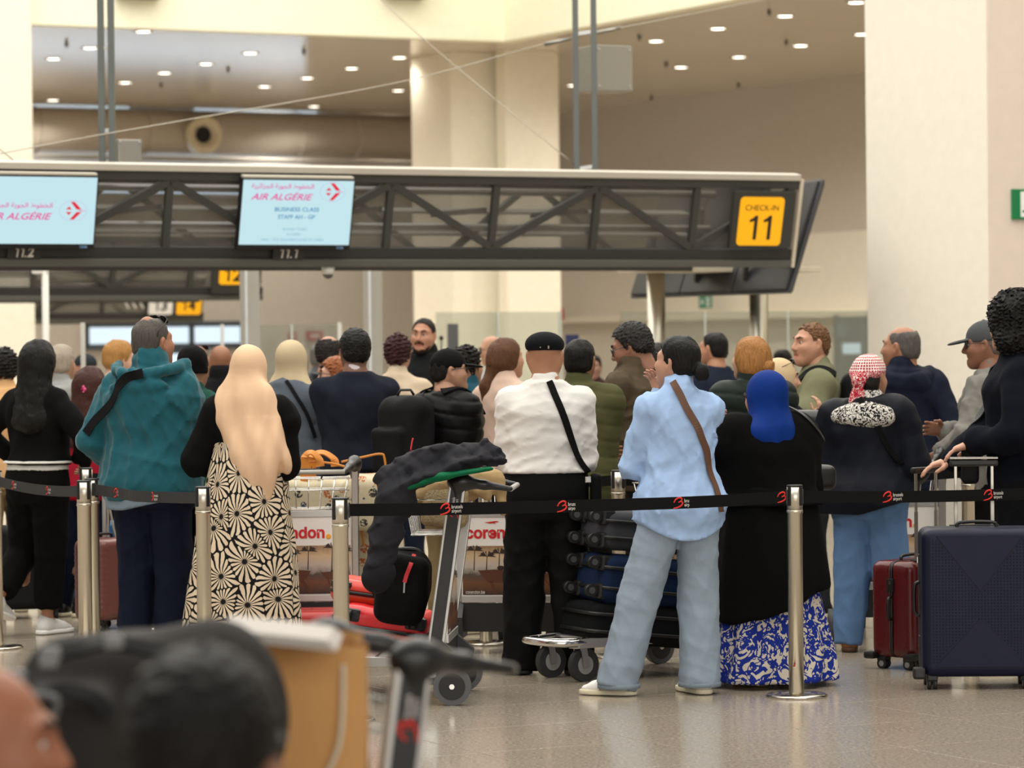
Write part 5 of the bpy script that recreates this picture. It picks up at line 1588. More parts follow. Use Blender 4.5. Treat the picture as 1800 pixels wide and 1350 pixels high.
# ================================================================== front row of the queue
# -- woman walking at far left
pA = Person(66, 311, 593, -28, 'woman with long straight black hair in black sweater and cropped trousers, walking at left edge', sex='f', q=0, skincol='#b57f5d', w=1.12, sh=1.0,
            feet=((-.17, -.18, .12, -50), (.0, .08)), feetyaw=(10, -10), L=((-.21, .10, 1.0), (-1, -.6, 0)), R=((.21, .14, 1.0), (1, -.6, 0)), extra=.02, head=(8, 0, 0))
pA.top('sweater', fabric('#0c0c0d', .95, 300, .5), hem=.985, e=.028, fold=.007, seed=11, cuff=.01)
pA.trousers('trousers', fabric('#090909', .95), waist=1.03, e=.03, ankle=.088, knee=.09, hemz=.15, thigh=.115)
pA.shoes(plain('#d9d8d6', .5), sole='#f0efec', L=.26)
_o = Fld((-.26, -.24, .93), (.26, .24, 1.02), .009); _P = pA.prof(.012); _o.loft(_P[:, 0], _P[:, 1], _P[:, 2], 0, _P[:, 3], k=0, z0=.95, z1=1.0)
V_, Q_ = _o.mesh(); pA.child('ribbed_vest', V_, Q_, fabric('#cfccc6', .9, 60, .5), label='white ribbed vest hem')
_o = Fld((-.26, -.26, .98), (.26, .26, 1.03), .006); _P = pA.prof(.040); _o.loft(_P[:, 0], _P[:, 1], _P[:, 2], 0, _P[:, 3], k=0, z0=.995, z1=1.010, rnd=.002, p=2.25)
V_, Q_ = _o.mesh(); pA.child('hem_stripe', V_, Q_, fabric('#d8d5cf', .9), label='white stripe at the sweater hem')
pA.hair('long', HAIR_K, vol=.014)
# -- heavy man in teal hoodie
pB = Person(266, 341, 555, -18, 'heavy man in teal hoodie with sunglasses pushed up on short grey hair', q=0, skincol='#a9714f', w=1.34, d=1.36, belly=.06, sh=1.08,
            L=((-.25, .13, .93), (-.55, -1, 0)), R=((.16, .30, 1.08), (.3, -.4, -1)), head=(-22, -4, 4), hs=1.06)
pB.trousers('trousers', fabric('#12172a', .8), e=.02, ankle=.085, knee=.085); pB.shoes(SH_K)
pB.top('hoodie', fabric('#1d5560', .95, 300, .4, sheen=.2), hem=.80, e=.035, fold=.009, ffreq=15, seed=21, stretch=(1.3, 1.2, .4), ridge=True, hood=True, hoodz=.035, flare=.0, collar=.045, collar_r=.022, es=.028)
_o = Fld((-.36, -.36, .70), (.36, .42, .84), .01); _P = pB.prof(.026); _o.loft(_P[:, 0], _P[:, 1], _P[:, 2], 0, _P[:, 3], k=0, z0=.755, z1=.83)
_o.keep(lambda X, Y, Z: .775-.05*np.clip(-X/.25, -1, 1)-Z+0*Y); V_, Q_ = _o.mesh(); pB.child('shirt', V_, Q_, fabric('#8296a6', .9), label='pale blue shirt tail below the hoodie')
pB.hair('short', hairmat('#4b4641', hi=1.8), vol=.006, top_bald=False, nape=-.062)
_o = Fld((-.06, -.12, .06), (.06, .06, .15), .007); _o.ell((0, -.035, .072), (.040, .048, .0540), k=0); V_, Q_ = _o.mesh(); pB.child('bald_spot', V_, Q_, skin('#a9714f'), headframe=True)
pB.glasses(plain('#0d0d0e', .3), up=.055, back=-.035, name='sunglasses', dark=True, tilt=.5)
# -- woman with long cream headscarf and flower skirt
pC = Person(436, 350, 604, -14, 'woman with long cream headscarf, black top and black and cream flower print skirt', sex='f', q=0, w=1.10, sh=1.05, skincol='#b98566', extra=.016,
            L=((-.19, .20, 1.05), (-.6, -.6, -.6)), R=((.14, .25, 1.10), (.25, -.3, -1)))
pC.skirt('skirt', M_FLOWER, 1.20, .06, (.178, .135), (.335, .30), nf=11, amp=.05, seed=4, attr=wrap_attr(.24), cx=-.05)
pC.shoes(SH_K)
pC.top('blouse', fabric('#0c0b0c', .95), hem=1.16, e=.022, es=.035, fold=.007, seed=31, shcap=.012, drop=.01)
pC.hijab(fabric('#dcb998', .75, 300, .15, .02, 0, .04), drop=.30, spread=.13, back=.15, seed=3, amp=.005, tail=[((.02, -.11, -.22), (.10, -.17, -.50), .12, .105), ((.09, -.16, -.45), (.125, -.165, -.68), .10, .035), ((.10, -.10, -.2), (.20, -.10, -.52), .09, .05), ((-.05, -.07, -.14), (-.09, -.12, -.27), .08, .045)], fdown=.14)
# -- white shirt man with flat cap
pL = Person(958, 359, 573, 0, 'man in white shirt and black trousers with a black flat cap, seen from behind', q=0, skincol='#b07a56', w=1.14, d=1.1, belly=.03, sh=1.04, extra=.03,
            L=((-.12, .27, 1.05), (-.22, -.35, -1)), R=((.12, .27, 1.08), (.22, -.35, -1)), head=(-4, 0, 0), feet=((-.135, .02), (.135, -.02)), hs=1.04)
pL.trousers('trousers', fabric('#0a0a0b', .8, 400, .35), waist=1.04, e=.03, ankle=.098, knee=.10, hemz=.02, thigh=.122, fold=.0055, seed=40); pL.shoes(plain('#0c0c0c', .35), sole='#101010')
pL.top('shirt', fabric('#dcd9d4', .8, 500, .25, .02, 0, .3), hem=1.0, e=.026, es=.022, fold=.0055, ffreq=17, seed=42, stretch=(.6, .8, 1.6), ridge=True, collar=.012)
pL.cap(fabric('#15161a', .9, 260, .4), 'flat', name='flat_cap')
# buckle of the cap
_b = MB(); _b.box((.022, -.131, .036), (.029, -.127, .050), 0, .001); _b.box((-.016, -.131, .040), (-.011, -.127, .046), 0, .001); pL.mesh_child('cap_buckle', _b, plain('#8d8672', .5))
# -- woman in light blue shirt and jeans
pO = Person(1192, 382, 586, 14, 'woman in light blue shirt and pale flared jeans with black hair in a bun', sex='f', q=0, w=1.08, sh=1.02, skincol='#c08d70', extra=.018,
            L=((.0, .22, 1.14), (-.75, -.25, -.8)), R=((-.04, .17, 1.42), (.15, .3, -1), (-.25, .25, .95), (-.7, -.3, .2), .5), head=(40, -3, -4),
            feet=((-.31, .02), (.075, -.03)), feetyaw=(58, 12), hs=1.03, belly=.012)
pO.trousers('jeans', fabric('#8a98a6', .85, 260, .35, .12), waist=1.02, e=.022, ankle=.100, knee=.096, hemz=.035, thigh=.108, fold=.0045, seed=52)
for _n in 'LR':
    _a = pO.J['an'+_n]; _mb = MB(); _mb.lathe([(.100, -.048), (.1025, -.047), (.1025, -.026), (.099, -.025)], 26, 0, c=tuple(_a), M=None)
    _mb.xf(Matrix.Scale(pO.k, 4)).build('hem_band', fabric('#7b8893', .9, 200, .4), pO.o)
pO.shoes(plain('#e9e6e0', .45), sole='#e3d9bd', L=.265)
pO.top('shirt', fabric('#9db8de', .8, 500, .25, .02, 0, .3), hem=.735, hemcurve=.075, e=.026, es=.026, fold=.0078, ffreq=14, seed=55, stretch=(1.3, 1.2, .6), ridge=True, flare=.022, collar=.022, collar_r=.006, cuff=.010)
pO.hair('bun', HAIR_K, vol=.014, side=-.03)
pO.brows(HAIR_K)
# -- woman with blue headscarf, long black cardigan and blue print skirt
pU = Person(1352, 374, 648, 20, 'woman with royal blue headscarf, long black cardigan and blue paisley skirt', sex='f', q=0, w=1.45, d=1.3, sh=1.18, skincol='#b98364', extra=.02, lean=.16, neck=.03,
            L=((-.12, .36, 1.36), (-.5, -.2, -1), (-.1, .3, .95), (.5, -.4, .1), .6), R=((.15, .34, 1.1), (.4, -.4, -.8)), head=(18, 6, 0), hs=1.08)
pU.skirt('skirt', M_PAISLEY, .66, .03, (.22, .18), (.36, .29), nf=13, amp=.06, seed=2, attr=wrap_attr(.30))
pU.shoes(plain('#7a4a2e', .5), sole='#b59a55', L=.25)
_f = Fld((-.42, -.36, .30), (.42, .40, 1.10), .011)
_f.loft([.36, .6, .85, 1.08], [.345, .325, .285, .25], [.30, .275, .235, .19], 0, [0, 0, .01, .03], p=2.1, k=0)
_f.keep(lambda X, Y, Z: .44-.10*np.clip(-X/.3, -1, 1)-Z+0*Y); _f.disp(folds(.007, 8, 66, (1.4, 1.4, .25)))
V_, Q_ = _f.mesh(); pU.child('cardigan_skirt', V_, Q_, fabric('#070707', .97, 160, .8))
pU.top('cardigan', fabric('#070707', .97, 160, .8), hem=.98, e=.06, es=.055, fold=.007, ffreq=10, seed=61, shcap=.02)
pU.hijab(fabric('#062c74', .7, 300, .15, .02, 0, .04), drop=.07, spread=.11, back=.09, seed=8, amp=.003, fdown=.10)
pU.glasses(M_BLACK)
# -- woman with red bandana
pV = Person(1527, 339, 620, -22, 'woman with red and white dotted bandana in a dark navy raincoat and blue jeans', sex='f', q=0, w=1.3, d=1.2, sh=1.2, skincol='#b07a58', extra=.02,
            L=((-.16, .24, 1.02), (-.4, -.4, -.8)), R=((.2, .22, 1.0), (.4, -.4, -.8)), head=(-14, 4, 0), feet=((-.13, .0), (.13, .02)), hs=1.04)
pV.trousers('jeans', fabric('#5d7da6', .85, 260, .35, .1), e=.03, ankle=.085, knee=.10, thigh=.125); pV.shoes(plain('#8a5a2b', .6), sole='#4a2f1a')
pV.top('raincoat', fabric('#10131c', .55, 300, .3), hem=.80, e=.055, es=.045, fold=.010, ffreq=10, seed=71, hemtilt=.06, flare=.02, collar=0, shcap=.012)
_f = Fld((-.26, -.30, 1.18), (.26, .12, 1.54), .0095)
_f.cone(pV.ln(v3(0, -.03, 1.40)), pV.ln(v3(0, -.03, 1.46)), .115, .085, k=0); _f.ell((0, -.13, 1.36), (.19, .07, .085), k=.04)
for sg in (-1, 1): _f.cone((sg*.08, -.03, 1.42), (sg*.17, -.05, 1.37), .05, .035, k=.04)
_f.disp(folds(.005, 24, 5)); V_, Q_ = _f.mesh(); pV.child('hood_lining', V_, Q_, M_LEOPARD, label='folded hood with black and white leopard lining')
pV.hair('bob', HAIR_D, vol=-.012)
_f = Fld((-.12, -.24, -.22), (.12, .16, .16), .0075)
_f.ell((0, -.014, .040), (.088, .108, .090), k=0)
_f.keep(lambda X, Y, Z: (np.interp(Y.ravel(), [-.2, -.1, 0, .1], [-.035, -.02, .02, .055]).astype(np.float32)[None, :, None]-Z)+0*X)
_f.cone((0, -.105, -.01), (.0, -.125, -.035), .030, .026, k=.02)
_f.cone((0, -.125, -.03), (-.03, -.145, -.15), .020, .030, k=.012, flat=((0, 1, 0), .5)); _f.cone((0, -.12, -.03), (.03, -.14, -.11), .018, .024, k=.012, flat=((0, 1, 0), .5))
_f.cone((-.07, -.06, .02), (0, -.115, -.02), .022, .03, k=.03); _f.cone((.07, -.06, .02), (0, -.115, -.02), .022, .03, k=.03)
_f.disp(folds(.003, 40, 3)); V_, Q_ = _f.mesh()
pV.child('bandana', V_, Q_, M_BANDANA, headframe=True, attr=lambda V: np.stack([np.arctan2(V[:, 0], -V[:, 1])*.10, (V[:, 2]/pV.k-pV.headpos[2])-.035+0.2*np.minimum(0, V[:, 1]+.12), 0*V[:, 0]], 1))
# -- person with big curly hair at the right edge
pX = Person(1788, 361, 506, 84, 'person with big black curly hair in dark sweatshirt, hand on a suitcase handle', q=0, skincol='#c49274', w=1.0, sh=1.0, extra=.06, hs=1.02,
            R=((.06, .30, .965), (.8, -.6, -.5), (-.1, .95, -.22), (0, -.3, -1), .35), L=((-.10, .20, 1.05), (-.8, -.6, -.4), (.05, .95, -.3), (0, -.3, -1), .35), head=(-48, 0, 0))
pX.trousers('trousers', fabric('#0c0d10', .9), e=.03, ankle=.085, knee=.09); pX.shoes(SH_K)
pX.top('sweatshirt', fabric('#0d1019', .95, 260, .4), hem=.83, e=.034, es=.03, fold=.008, seed=81, hood=False, collar=.02, cuff=.006)
pX.hair('afro', hairmat('#0c0a09', curl=1), vol=.02, curl=.012, cfreq=95)

# ================================================================== second row
# denim jacket and second headscarf
pD = Person(512, 300, 596, -12, 'woman with pale olive headscarf and slate blue jacket behind the long cream headscarf', sex='f', q=1, w=1.2, sh=1.1, skincol='#b98364', extra=.016,
            L=FOLD()[0], R=FOLD()[1], head=(-12, 0, 0))
std(pD, JEANK)
pD.top('jacket', fabric('#59616b', .9, 240, .45), hem=.75, e=.04, es=.034, fold=.008, seed=91)
pD.hijab(fabric('#bdab8c', .85, 300, .15, .02, 0, .04), drop=.10, spread=.11, back=.09, seed=13, amp=.003)
pE = Person(624, 306, 577, 4, 'man in plain dark navy sweater with striped collar and short black hair', q=0, skincol='#7d5540', w=1.08, sh=1.06, L=FOLD()[0], R=FOLD()[1], head=(10, 0, 0))
std(pE, JEANK)
pE.top('sweater', fabric('#1e212b', .95, 300, .4), hem=.90, e=.026, es=.02, fold=.007, seed=95, collar=.0)

_f = Fld((-.12, -.12, 1.38), (.12, .1, 1.54), .008); _f.cone((0, -.02, 1.43), (0, -.014, 1.475), .068, .062, k=0); V_, Q_ = _f.mesh(); pE.child('shirt_collar', V_, Q_, fabric('#cfc3c6', .85), label='pale striped shirt collar')
pE.hair('short', hairmat('#0f0d0c', curl=1), vol=.020, curl=.004, cfreq=120, nape=-.075)
pF = Person(699, 272, 588, -8, 'person with dark auburn curls in a beige top behind the navy sweater man', q=1, sex='f', skincol='#b98a6c', w=1.15, sh=1.1)
std(pF, JEANK); pF.top('blouse', fabric('#c7b49c', .9), hem=.88, e=.024, fold=.006, seed=98); pF.hair('short', hairmat('#33191a', curl=1), vol=.026, curl=.012, cfreq=70, nape=-.09)
pG = Person(746, 244, 558, 168, 'bearded man with slicked dark hair facing the camera in a black jacket', q=0, skincol='#b27c5c', w=1.02, head=(-4, 2, -3), L=FOLD()[0], R=FOLD()[1])
std(pG, BLK); pG.top('jacket', fabric('#121315', .8), hem=.85, e=.034, fold=.007, seed=101, collar=.045, collar_r=.012)
pG.hair('short', hairmat('#181210', curl=1), vol=.010, hl=.020, curl=.005, cfreq=110); pG.brows(HAIR_K); pG.beard(hairmat('#241813'), v=.004)
pH = Person(786, 314, 611, -48, 'man in black quilted puffer jacket and black baseball cap, face turned right', q=0, skincol='#b58567', w=1.12, d=1.1, extra=.02, head=(-30, 0, 0), L=FOLD()[0], R=FOLD()[1])
std(pH, KHAKI)
pH.top('puffer_jacket', fabric('#0d0d0f', .45, 300, .25), hem=.83, e=.060, es=.050, fold=.004, seed=105, quilt=(.085, .010), collar=.0)
pH.hair('short', HAIR_D, vol=.006); pH.cap(fabric('#0b0b0c', .8), 'cap', name='baseball_cap'); pH.glasses(M_BLACK)
pI = Person(818, 285, 609, -35, 'person with curly dark hair in a teal jacket right of the black cap man', q=1, skincol='#a97856', w=1.1)
std(pI, JEANK); pI.top('jacket', fabric('#1f4a58', .8), hem=.82, e=.045, fold=.008, seed=108, collar=.03, collar_r=.02); pI.hair('short', hairmat('#17120f', curl=1), vol=.030, curl=.014, cfreq=75, nape=-.10)
pI_ = MB(); pI_.ball((-.12, -.135, 1.30), (.035, .012, .045)); pI_.xf(Matrix.Scale(pI.k, 4)).build('shoulder_patch', fabric('#a8623a', .9), pI.o, None)
pJ = Person(868, 205, 589, 96, 'bald man with glasses facing left behind the glass, left of the flat cap man', q=2, skincol='#cf9a78', head=(-8, 12, 0))
std(pJ, JEANK); pJ.top('shirt', fabric('#b6b9bd', .9), hem=.9, e=.024, fold=0); pJ.glasses(M_BLACK); pJ.brows(HAIR_BR)
pK = Person(888, 300, 591, -38, 'woman with long brown ponytail in a pale pink sweater', sex='f', q=0, skincol='#bd8b6b', w=1.05, extra=.02, L=FOLD()[0], R=FOLD()[1], head=(-10, 0, 0))
std(pK, JEANK); pK.top('sweater', fabric('#cfb3a2', .95), hem=.80, e=.030, es=.03, fold=.006, seed=111)
pK.hair('pony', hairmat('#5a3a25', hi=1.6), vol=.016)
_b = MB(); _b.ball((-.005, -.125, -.045), (.03, .028, .018)); pK.mesh_child('hair_tie', _b, fabric('#3a3424', .9))
pM = Person(1018, 325, 594, -12, 'man in olive green quilted jacket standing just behind the white shirt man', q=0, skincol='#9c6a4a', w=1.12, L=FOLD()[0], R=FOLD()[1])
std(pM, BLK); pM.top('quilted_jacket', fabric('#4a4b2f', .8, 300, .3), hem=.72, e=.046, es=.045, fold=.004, seed=115, quilt=(.09, .006), collar=.03)
pM.hair('short', HAIR_K, vol=.012)
pN = Person(1116, 312, 568, 62, 'man in olive brown field jacket with glasses looking down to the left', q=0, skincol='#96654a', w=1.1, d=1.08, head=(10, 20, 0), lean=.05, hs=1.06,
            L=((-.06, .30, 1.08), (-1, -.3, -.4), None, (.3, -.5, 1), .5), R=((.05, .33, 1.12), (1, -.3, -.4), None, (-.3, -.5, 1), .5))
std(pN, fabric('#23201d', .9))
pN.top('field_jacket', fabric('#4d4233', .8, 260, .4), hem=.78, e=.045, es=.042, fold=.010, ffreq=11, seed=121, collar=.045, collar_r=.022, ridge=True)
_f = Fld((-.11, -.06, 1.36), (.11, .16, 1.52), .0075); _f.cone((0, .02, 1.42), (0, .03, 1.47), .066, .058, k=0); V_, Q_ = _f.mesh(); pN.child('shirt', V_, Q_, fabric('#b4aca2', .9), label='checked pale shirt collar')
_b = MB(); _b.box((-.19, .145, 1.16), (-.075, .175, 1.29), 0, .01); _b.box((-.195, .150, 1.26), (-.07, .182, 1.30), 0, .008)
_b.xf(Matrix.Scale(pN.k, 4)).build('chest_pocket', fabric('#463b2e', .8), pN.o)
pN.hair('short', hairmat('#1e1b1a', curl=1), vol=.022, curl=.006, cfreq=110, hl=.01); pN.brows(HAIR_K); pN.glasses(plain('#33363c', .3), up=-.004, back=.004)
pP = Person(1157, 262, 599, 10, 'person with dark hair just left of the black bun woman, further back', q=1, sex='f', skincol='#b48763'); std(pP, BLK); pP.top('jacket', BLK2, hem=.85, e=.03, fold=0); pP.hair('bob', HAIR_D, vol=.004)
pQ = Person(1257, 250, 582, 38, 'man in navy suit with thinning black hair behind the bun woman', q=1, skincol='#b27c58', head=(14, 0, 0)); std(pQ, NAVY)
pQ.top('suit_jacket', fabric('#1b2130', .85), hem=.78, e=.034, fold=.004, seed=127, collar=.0); pQ.hair('short', HAIR_K, vol=.008, hl=.02)
_f = Fld((-.1, -.1, 1.40), (.1, .1, 1.53), .01); _f.cone((0, -.018, 1.43), (0, -.01, 1.475), .066, .060, k=0); V_, Q_ = _f.mesh(); pQ.child('shirt_collar', V_, Q_, fabric('#c5cad2', .85), label='pale shirt collar')
pR = Person(1322, 330, 588, 30, 'blonde woman in dark green puffer jacket behind the blue headscarf', sex='f', q=0, skincol='#c59a7e', w=1.22, sh=1.12, extra=.018, head=(8, 0, 0), L=FOLD()[0], R=FOLD()[1])
std(pR, JEANK); pR.top('puffer_jacket', fabric('#1c2420', .5, 300, .25), hem=.84, e=.055, es=.06, fold=.004, seed=131, quilt=(.09, .009), collar=.04, collar_r=.02)
pR.hair('bob', hairmat('#9a6a38', hi=1.6), vol=.012); _f = Fld((-.08, -.2, -.11), (.08, -.04, .03), .008); _f.ell((.015, -.125, -.045), (.05, .04, .042), k=0); _f.disp(folds(.004, 60, 2)); V_, Q_ = _f.mesh(0); pR.child('hair_bun', V_, Q_, hairmat('#9a6a38', hi=1.6), headframe=True)
pS = Person(1368, 315, 628, -72, 'woman in profile with beige headscarf and sunglasses on her head', sex='f', q=0, skincol='#c49676', w=1.1, extra=.016,
            R=((.02, .26, 1.34), (.9, -.2, -.9), (.0, .1, 1), (-.6, -.6, 0), .6), L=FOLD()[0], head=(-8, 4, 0))
std(pS, BLK); pS.top('coat', fabric('#101214', .9), hem=.55, e=.04, es=.045, fold=.006, seed=135); pS.hijab(fabric('#c9b08c', .85, 300, .15, .02, 0, .04), drop=.10, spread=.11, back=.09, seed=23, amp=.004)
pS.glasses(plain('#141416', .3), up=.062, back=-.02, name='sunglasses', dark=True, tilt=.4); pS.brows(HAIR_BR)
pT = Person(1432, 300, 560, 88, 'young man with curly light brown hair in an olive t shirt looking left', q=0, skincol='#c08b6a', w=1.02, sh=1.0, head=(26, 0, 0), L=((-.15, .27, 1.05), (-.8, -.6, -.4)), R=((.12, .28, 1.06), (.8, -.6, -.4)), hs=1.03, extra=.03)
std(pT, fabric('#2a2c30', .9)); pT.top('t_shirt', fabric('#74745a', .9, 300, .3), hem=.84, e=.030, es=.032, sleeve='short', short=.72, fold=.007, seed=141, collar=.006)
pT.hair('short', hairmat('#6a4a30', curl=1, hi=1.7), vol=.012, curl=.007, cfreq=120, hl=.014); pT.brows(hairmat('#5a4030'))
pW = Person(1585, 300, 571, 6, 'balding man with grey hair in a navy hooded jacket, head turned left', q=0, skincol='#a5714f', w=1.14, sh=1.06, head=(52, 0, 0), hs=1.06, L=((-.15, .2, 1.0), (-1, -.4, 0)), R=((.26, .06, .88), (.6, -1, 0)))
std(pW, fabric('#1a1c22', .9)); pW.top('hooded_jacket', fabric('#161a2b', .75, 300, .3), hem=.74, e=.040, es=.036, fold=.008, seed=145, hood=True, collar=.02)
pW.hair('bald', hairmat('#57524d', hi=1.6), vol=.005); pW.brows(HAIR_G)
pY = Person(1737, 325, 562, 66, 'man with grey cap and glasses in a grey shirt behind the curly haired person', q=0, skincol='#8f5f44', w=1.05, head=(14, 6, 0), extra=.02, L=((-.14, .22, 1.0), (-.9, -.7, -.1)), R=FOLD()[1])
std(pY, BLK); pY.top('shirt', fabric('#77756f', .8, 300, .3), hem=.80, e=.034, es=.036, fold=.010, ffreq=11, seed=151, ridge=True, collar=.02)
pY.hair('short', HAIR_G, vol=.005); pY.cap(fabric('#4b4d50', .85), 'cap', name='baseball_cap'); pY.glasses(plain('#22242a', .3)); pY.brows(HAIR_G)

# ================================================================== further back
pa = Person(6, 285, 612, 25, 'person with short curly black hair in a peach top at far left', q=1, skincol='#9c6b4a'); std(pa, KHAKI); pa.top('top', fabric('#d3a877', .9), hem=.8, e=.03, fold=.004); pa.hair('short', hairmat('#100e0d', curl=1), vol=.026, curl=.012, cfreq=80)
pb = Person(106, 272, 604, -16, 'white haired man in a grey hooded jacket behind the long haired woman', q=1, skincol='#b5886c', w=1.1); std(pb, KHAKI, plain('#14120f', .5), ankle=.075); pb.top('jacket', fabric('#8f918e', .9), hem=.8, e=.04, fold=.006, hood=True); pb.hair('short', hairmat('#b3a695', hi=1.2), vol=.014)
pc = Person(152, 205, 622, 78, 'distant man with a dark cap facing left, left of the teal hoodie', q=2, skincol='#a5745a'); std(pc, BLK); pc.top('jacket', fabric('#4a4f50', .9), hem=.8, e=.03, fold=0); pc.cap(fabric('#2c3034', .8), 'cap', name='baseball_cap')
pd = Person(207, 262, 599, -50, 'person with short straw blond hair facing right, left of the teal hoodie', q=1, skincol='#cf9f82', head=(-8, 6, 0)); std(pd, JEANK); pd.top('shirt', fabric('#c9c2b2', .9), hem=.85, e=.025, fold=0); pd.hair('short', hairmat('#a87a42', hi=1.5), vol=.022, nape=-.085)
pe = Person(238, 246, 602, -20, 'person with dark hair mostly hidden by the teal hoodie man', q=2, skincol='#b07c5c'); std(pe, BLK); pe.top('shirt', BLK2, hem=.85, e=.025, fold=0); pe.hair('short', HAIR_D, vol=.014)
pf = Person(158, 292, 642, -30, 'short person with dark red brown hair and a pink flower clip in a red jacket', sex='f', q=1, skincol='#b48263', w=1.1, L=((-.2, .15, 1.0), (-1, -.4, 0)), R=((.2, .15, 1.0), (1, -.4, 0)), feet=((-.24, 0), (-.08, 0))); std(pf, NAVY)
pf.top('jacket', fabric('#96152a', .75), hem=.80, e=.045, es=.05, fold=.008, seed=161); pf.hair('long', hairmat('#3a1d17'), vol=.012)
_b = MB()
for i in range(5): _b.ball((.03+.016*math.cos(i*1.257), -.142, -.03+.016*math.sin(i*1.257)), (.013, .008, .013))
_b.ball((.03, -.15, -.03), (.008, .006, .008), 1); pf.mesh_child('flower_clip', _b, [fabric('#d65a86', .8), fabric('#a01f50', .8)], label='pink flower hair clip')
pg = Person(338, 325, 609, -5, 'person with black head covering in a dark green jacket behind the teal hoodie man', q=1, skincol='#a87858', w=1.1); std(pg, BLK); pg.top('jacket', fabric('#1f4a40', .85), hem=.8, e=.036, fold=.006); pg.cap(fabric('#0a0a0b', .95), 'beanie', name='head_covering')
ph = Person(346, 258, 605, -15, 'bald man in dark jacket behind the black head covering', q=1, skincol='#a06a48'); std(ph, BLK); ph.top('jacket', fabric('#1b1b1d', .85), hem=.8, e=.036, fold=.004, collar=.03, collar_r=.01); ph.glasses(plain('#20304a', .3), up=.06, back=-.02, name='sunglasses', dark=True, tilt=.4)
pi = Person(388, 262, 604, 8, 'bald man in black high collar jacket left of the long cream headscarf', q=1, skincol='#93603e', w=1.05); std(pi, BLK); pi.top('jacket', fabric('#131315', .85), hem=.8, e=.04, fold=.005, collar=.05, collar_r=.014)
pj = Person(578, 262, 588, -14, 'balding dark haired man in a black leather jacket', q=1, skincol='#b17f60', w=1.15, head=(-8, 0, 0)); std(pj, BLK); pj.top('leather_jacket', fabric('#15161a', .4, 200, .3), hem=.84, e=.04, es=.04, fold=.009, seed=171, ridge=True); pj.hair('bald', hairmat('#1f1a18', curl=1), vol=.018, curl=.005, cfreq=90)
pk = Person(594, 285, 627, 84, 'ginger haired person with glasses facing left beside the navy sweater man', q=1, sex='f', skincol='#c8967a'); std(pk, JEANK); pk.top('blouse', fabric('#8c7a6c', .9), hem=.85, e=.026, fold=0); pk.hair('short', hairmat('#8a5130', curl=1, hi=1.6), vol=.024, curl=.008, cfreq=80); pk.glasses(M_BLACK); pk.brows(HAIR_BR)
pl = Person(562, 215, 602, -5, 'distant grey haired person left of the leather jacket man', q=2, skincol='#b58a72'); std(pl, BLK); pl.top('shirt', fabric('#6a6c70', .9), hem=.85, e=.025, fold=0); pl.hair('short', hairmat('#7d7a76', hi=1.3), vol=.012)
pm = Person(525, 200, 616, 30, 'distant person with reddish face seen between the headscarves and leather jacket', q=2, skincol='#b86f4c'); std(pm, BLK); pm.top('shirt', fabric('#9a9088', .9), hem=.85, e=.025, fold=0); pm.hair('short', HAIR_BR, vol=.004)
pn = Person(1042, 195, 622, 175, 'distant man with dark hair behind the glass, left of the field jacket', q=2, skincol='#9c7560'); std(pn, BLK); pn.top('shirt', fabric('#4a3436', .9), hem=.85, e=.03, fold=0); pn.hair('short', HAIR_D, vol=.012)
po = Person(1376, 200, 613, 20, 'distant dark haired person in a white shirt left of the young man', q=2, skincol='#ad7d62'); std(po, BLK); po.top('shirt', fabric('#cfcfce', .9), hem=.85, e=.03, fold=0); po.hair('short', HAIR_D, vol=.012)
# ================================================================== seated in the foreground
pf1 = Person(356, 1400, 1140, 8, 'person with dark short hair and glasses seated close to the camera, seen from behind', q=0, skincol='#8d5a3c', H=1.72, z0=0, hs=1.05, head=(-26, 0, 0), L=FOLD()[0], R=FOLD()[1])
_z = W(356, 1140, FPX/1400).z-1.735; pf1.loc.z = _z; pf1.M = Matrix.Translation(pf1.loc) @ Matrix.Rotation(pf1.yaw, 4, 'Z'); pf1.o.matrix_world = pf1.M
pf1.top('shirt', fabric('#23252b', .9), hem=.84, e=.03)
pf1.hair('short', hairmat('#0a0605', curl=1, hi=1.1), vol=.022, curl=.004, cfreq=90, nape=-.08); pf1.glasses(M_BLACK); pf1.brows(HAIR_K)
pf2 = Person(-58, 1150, 1165, -62, 'person with bald forehead close to the camera at the left edge, in profile', q=0, skincol='#a0603c', H=1.74, hs=1.05, head=(-20, 4, 0), L=FOLD()[0], R=FOLD()[1])
_z = W(-20, 1165, FPX/1150).z-1.745; pf2.loc.z = _z; pf2.M = Matrix.Translation(pf2.loc) @ Matrix.Rotation(pf2.yaw, 4, 'Z'); pf2.o.matrix_world = pf2.M
pf2.top('shirt', fabric('#3a3d44', .9), hem=.84, e=.03); pf2.brows(HAIR_K)
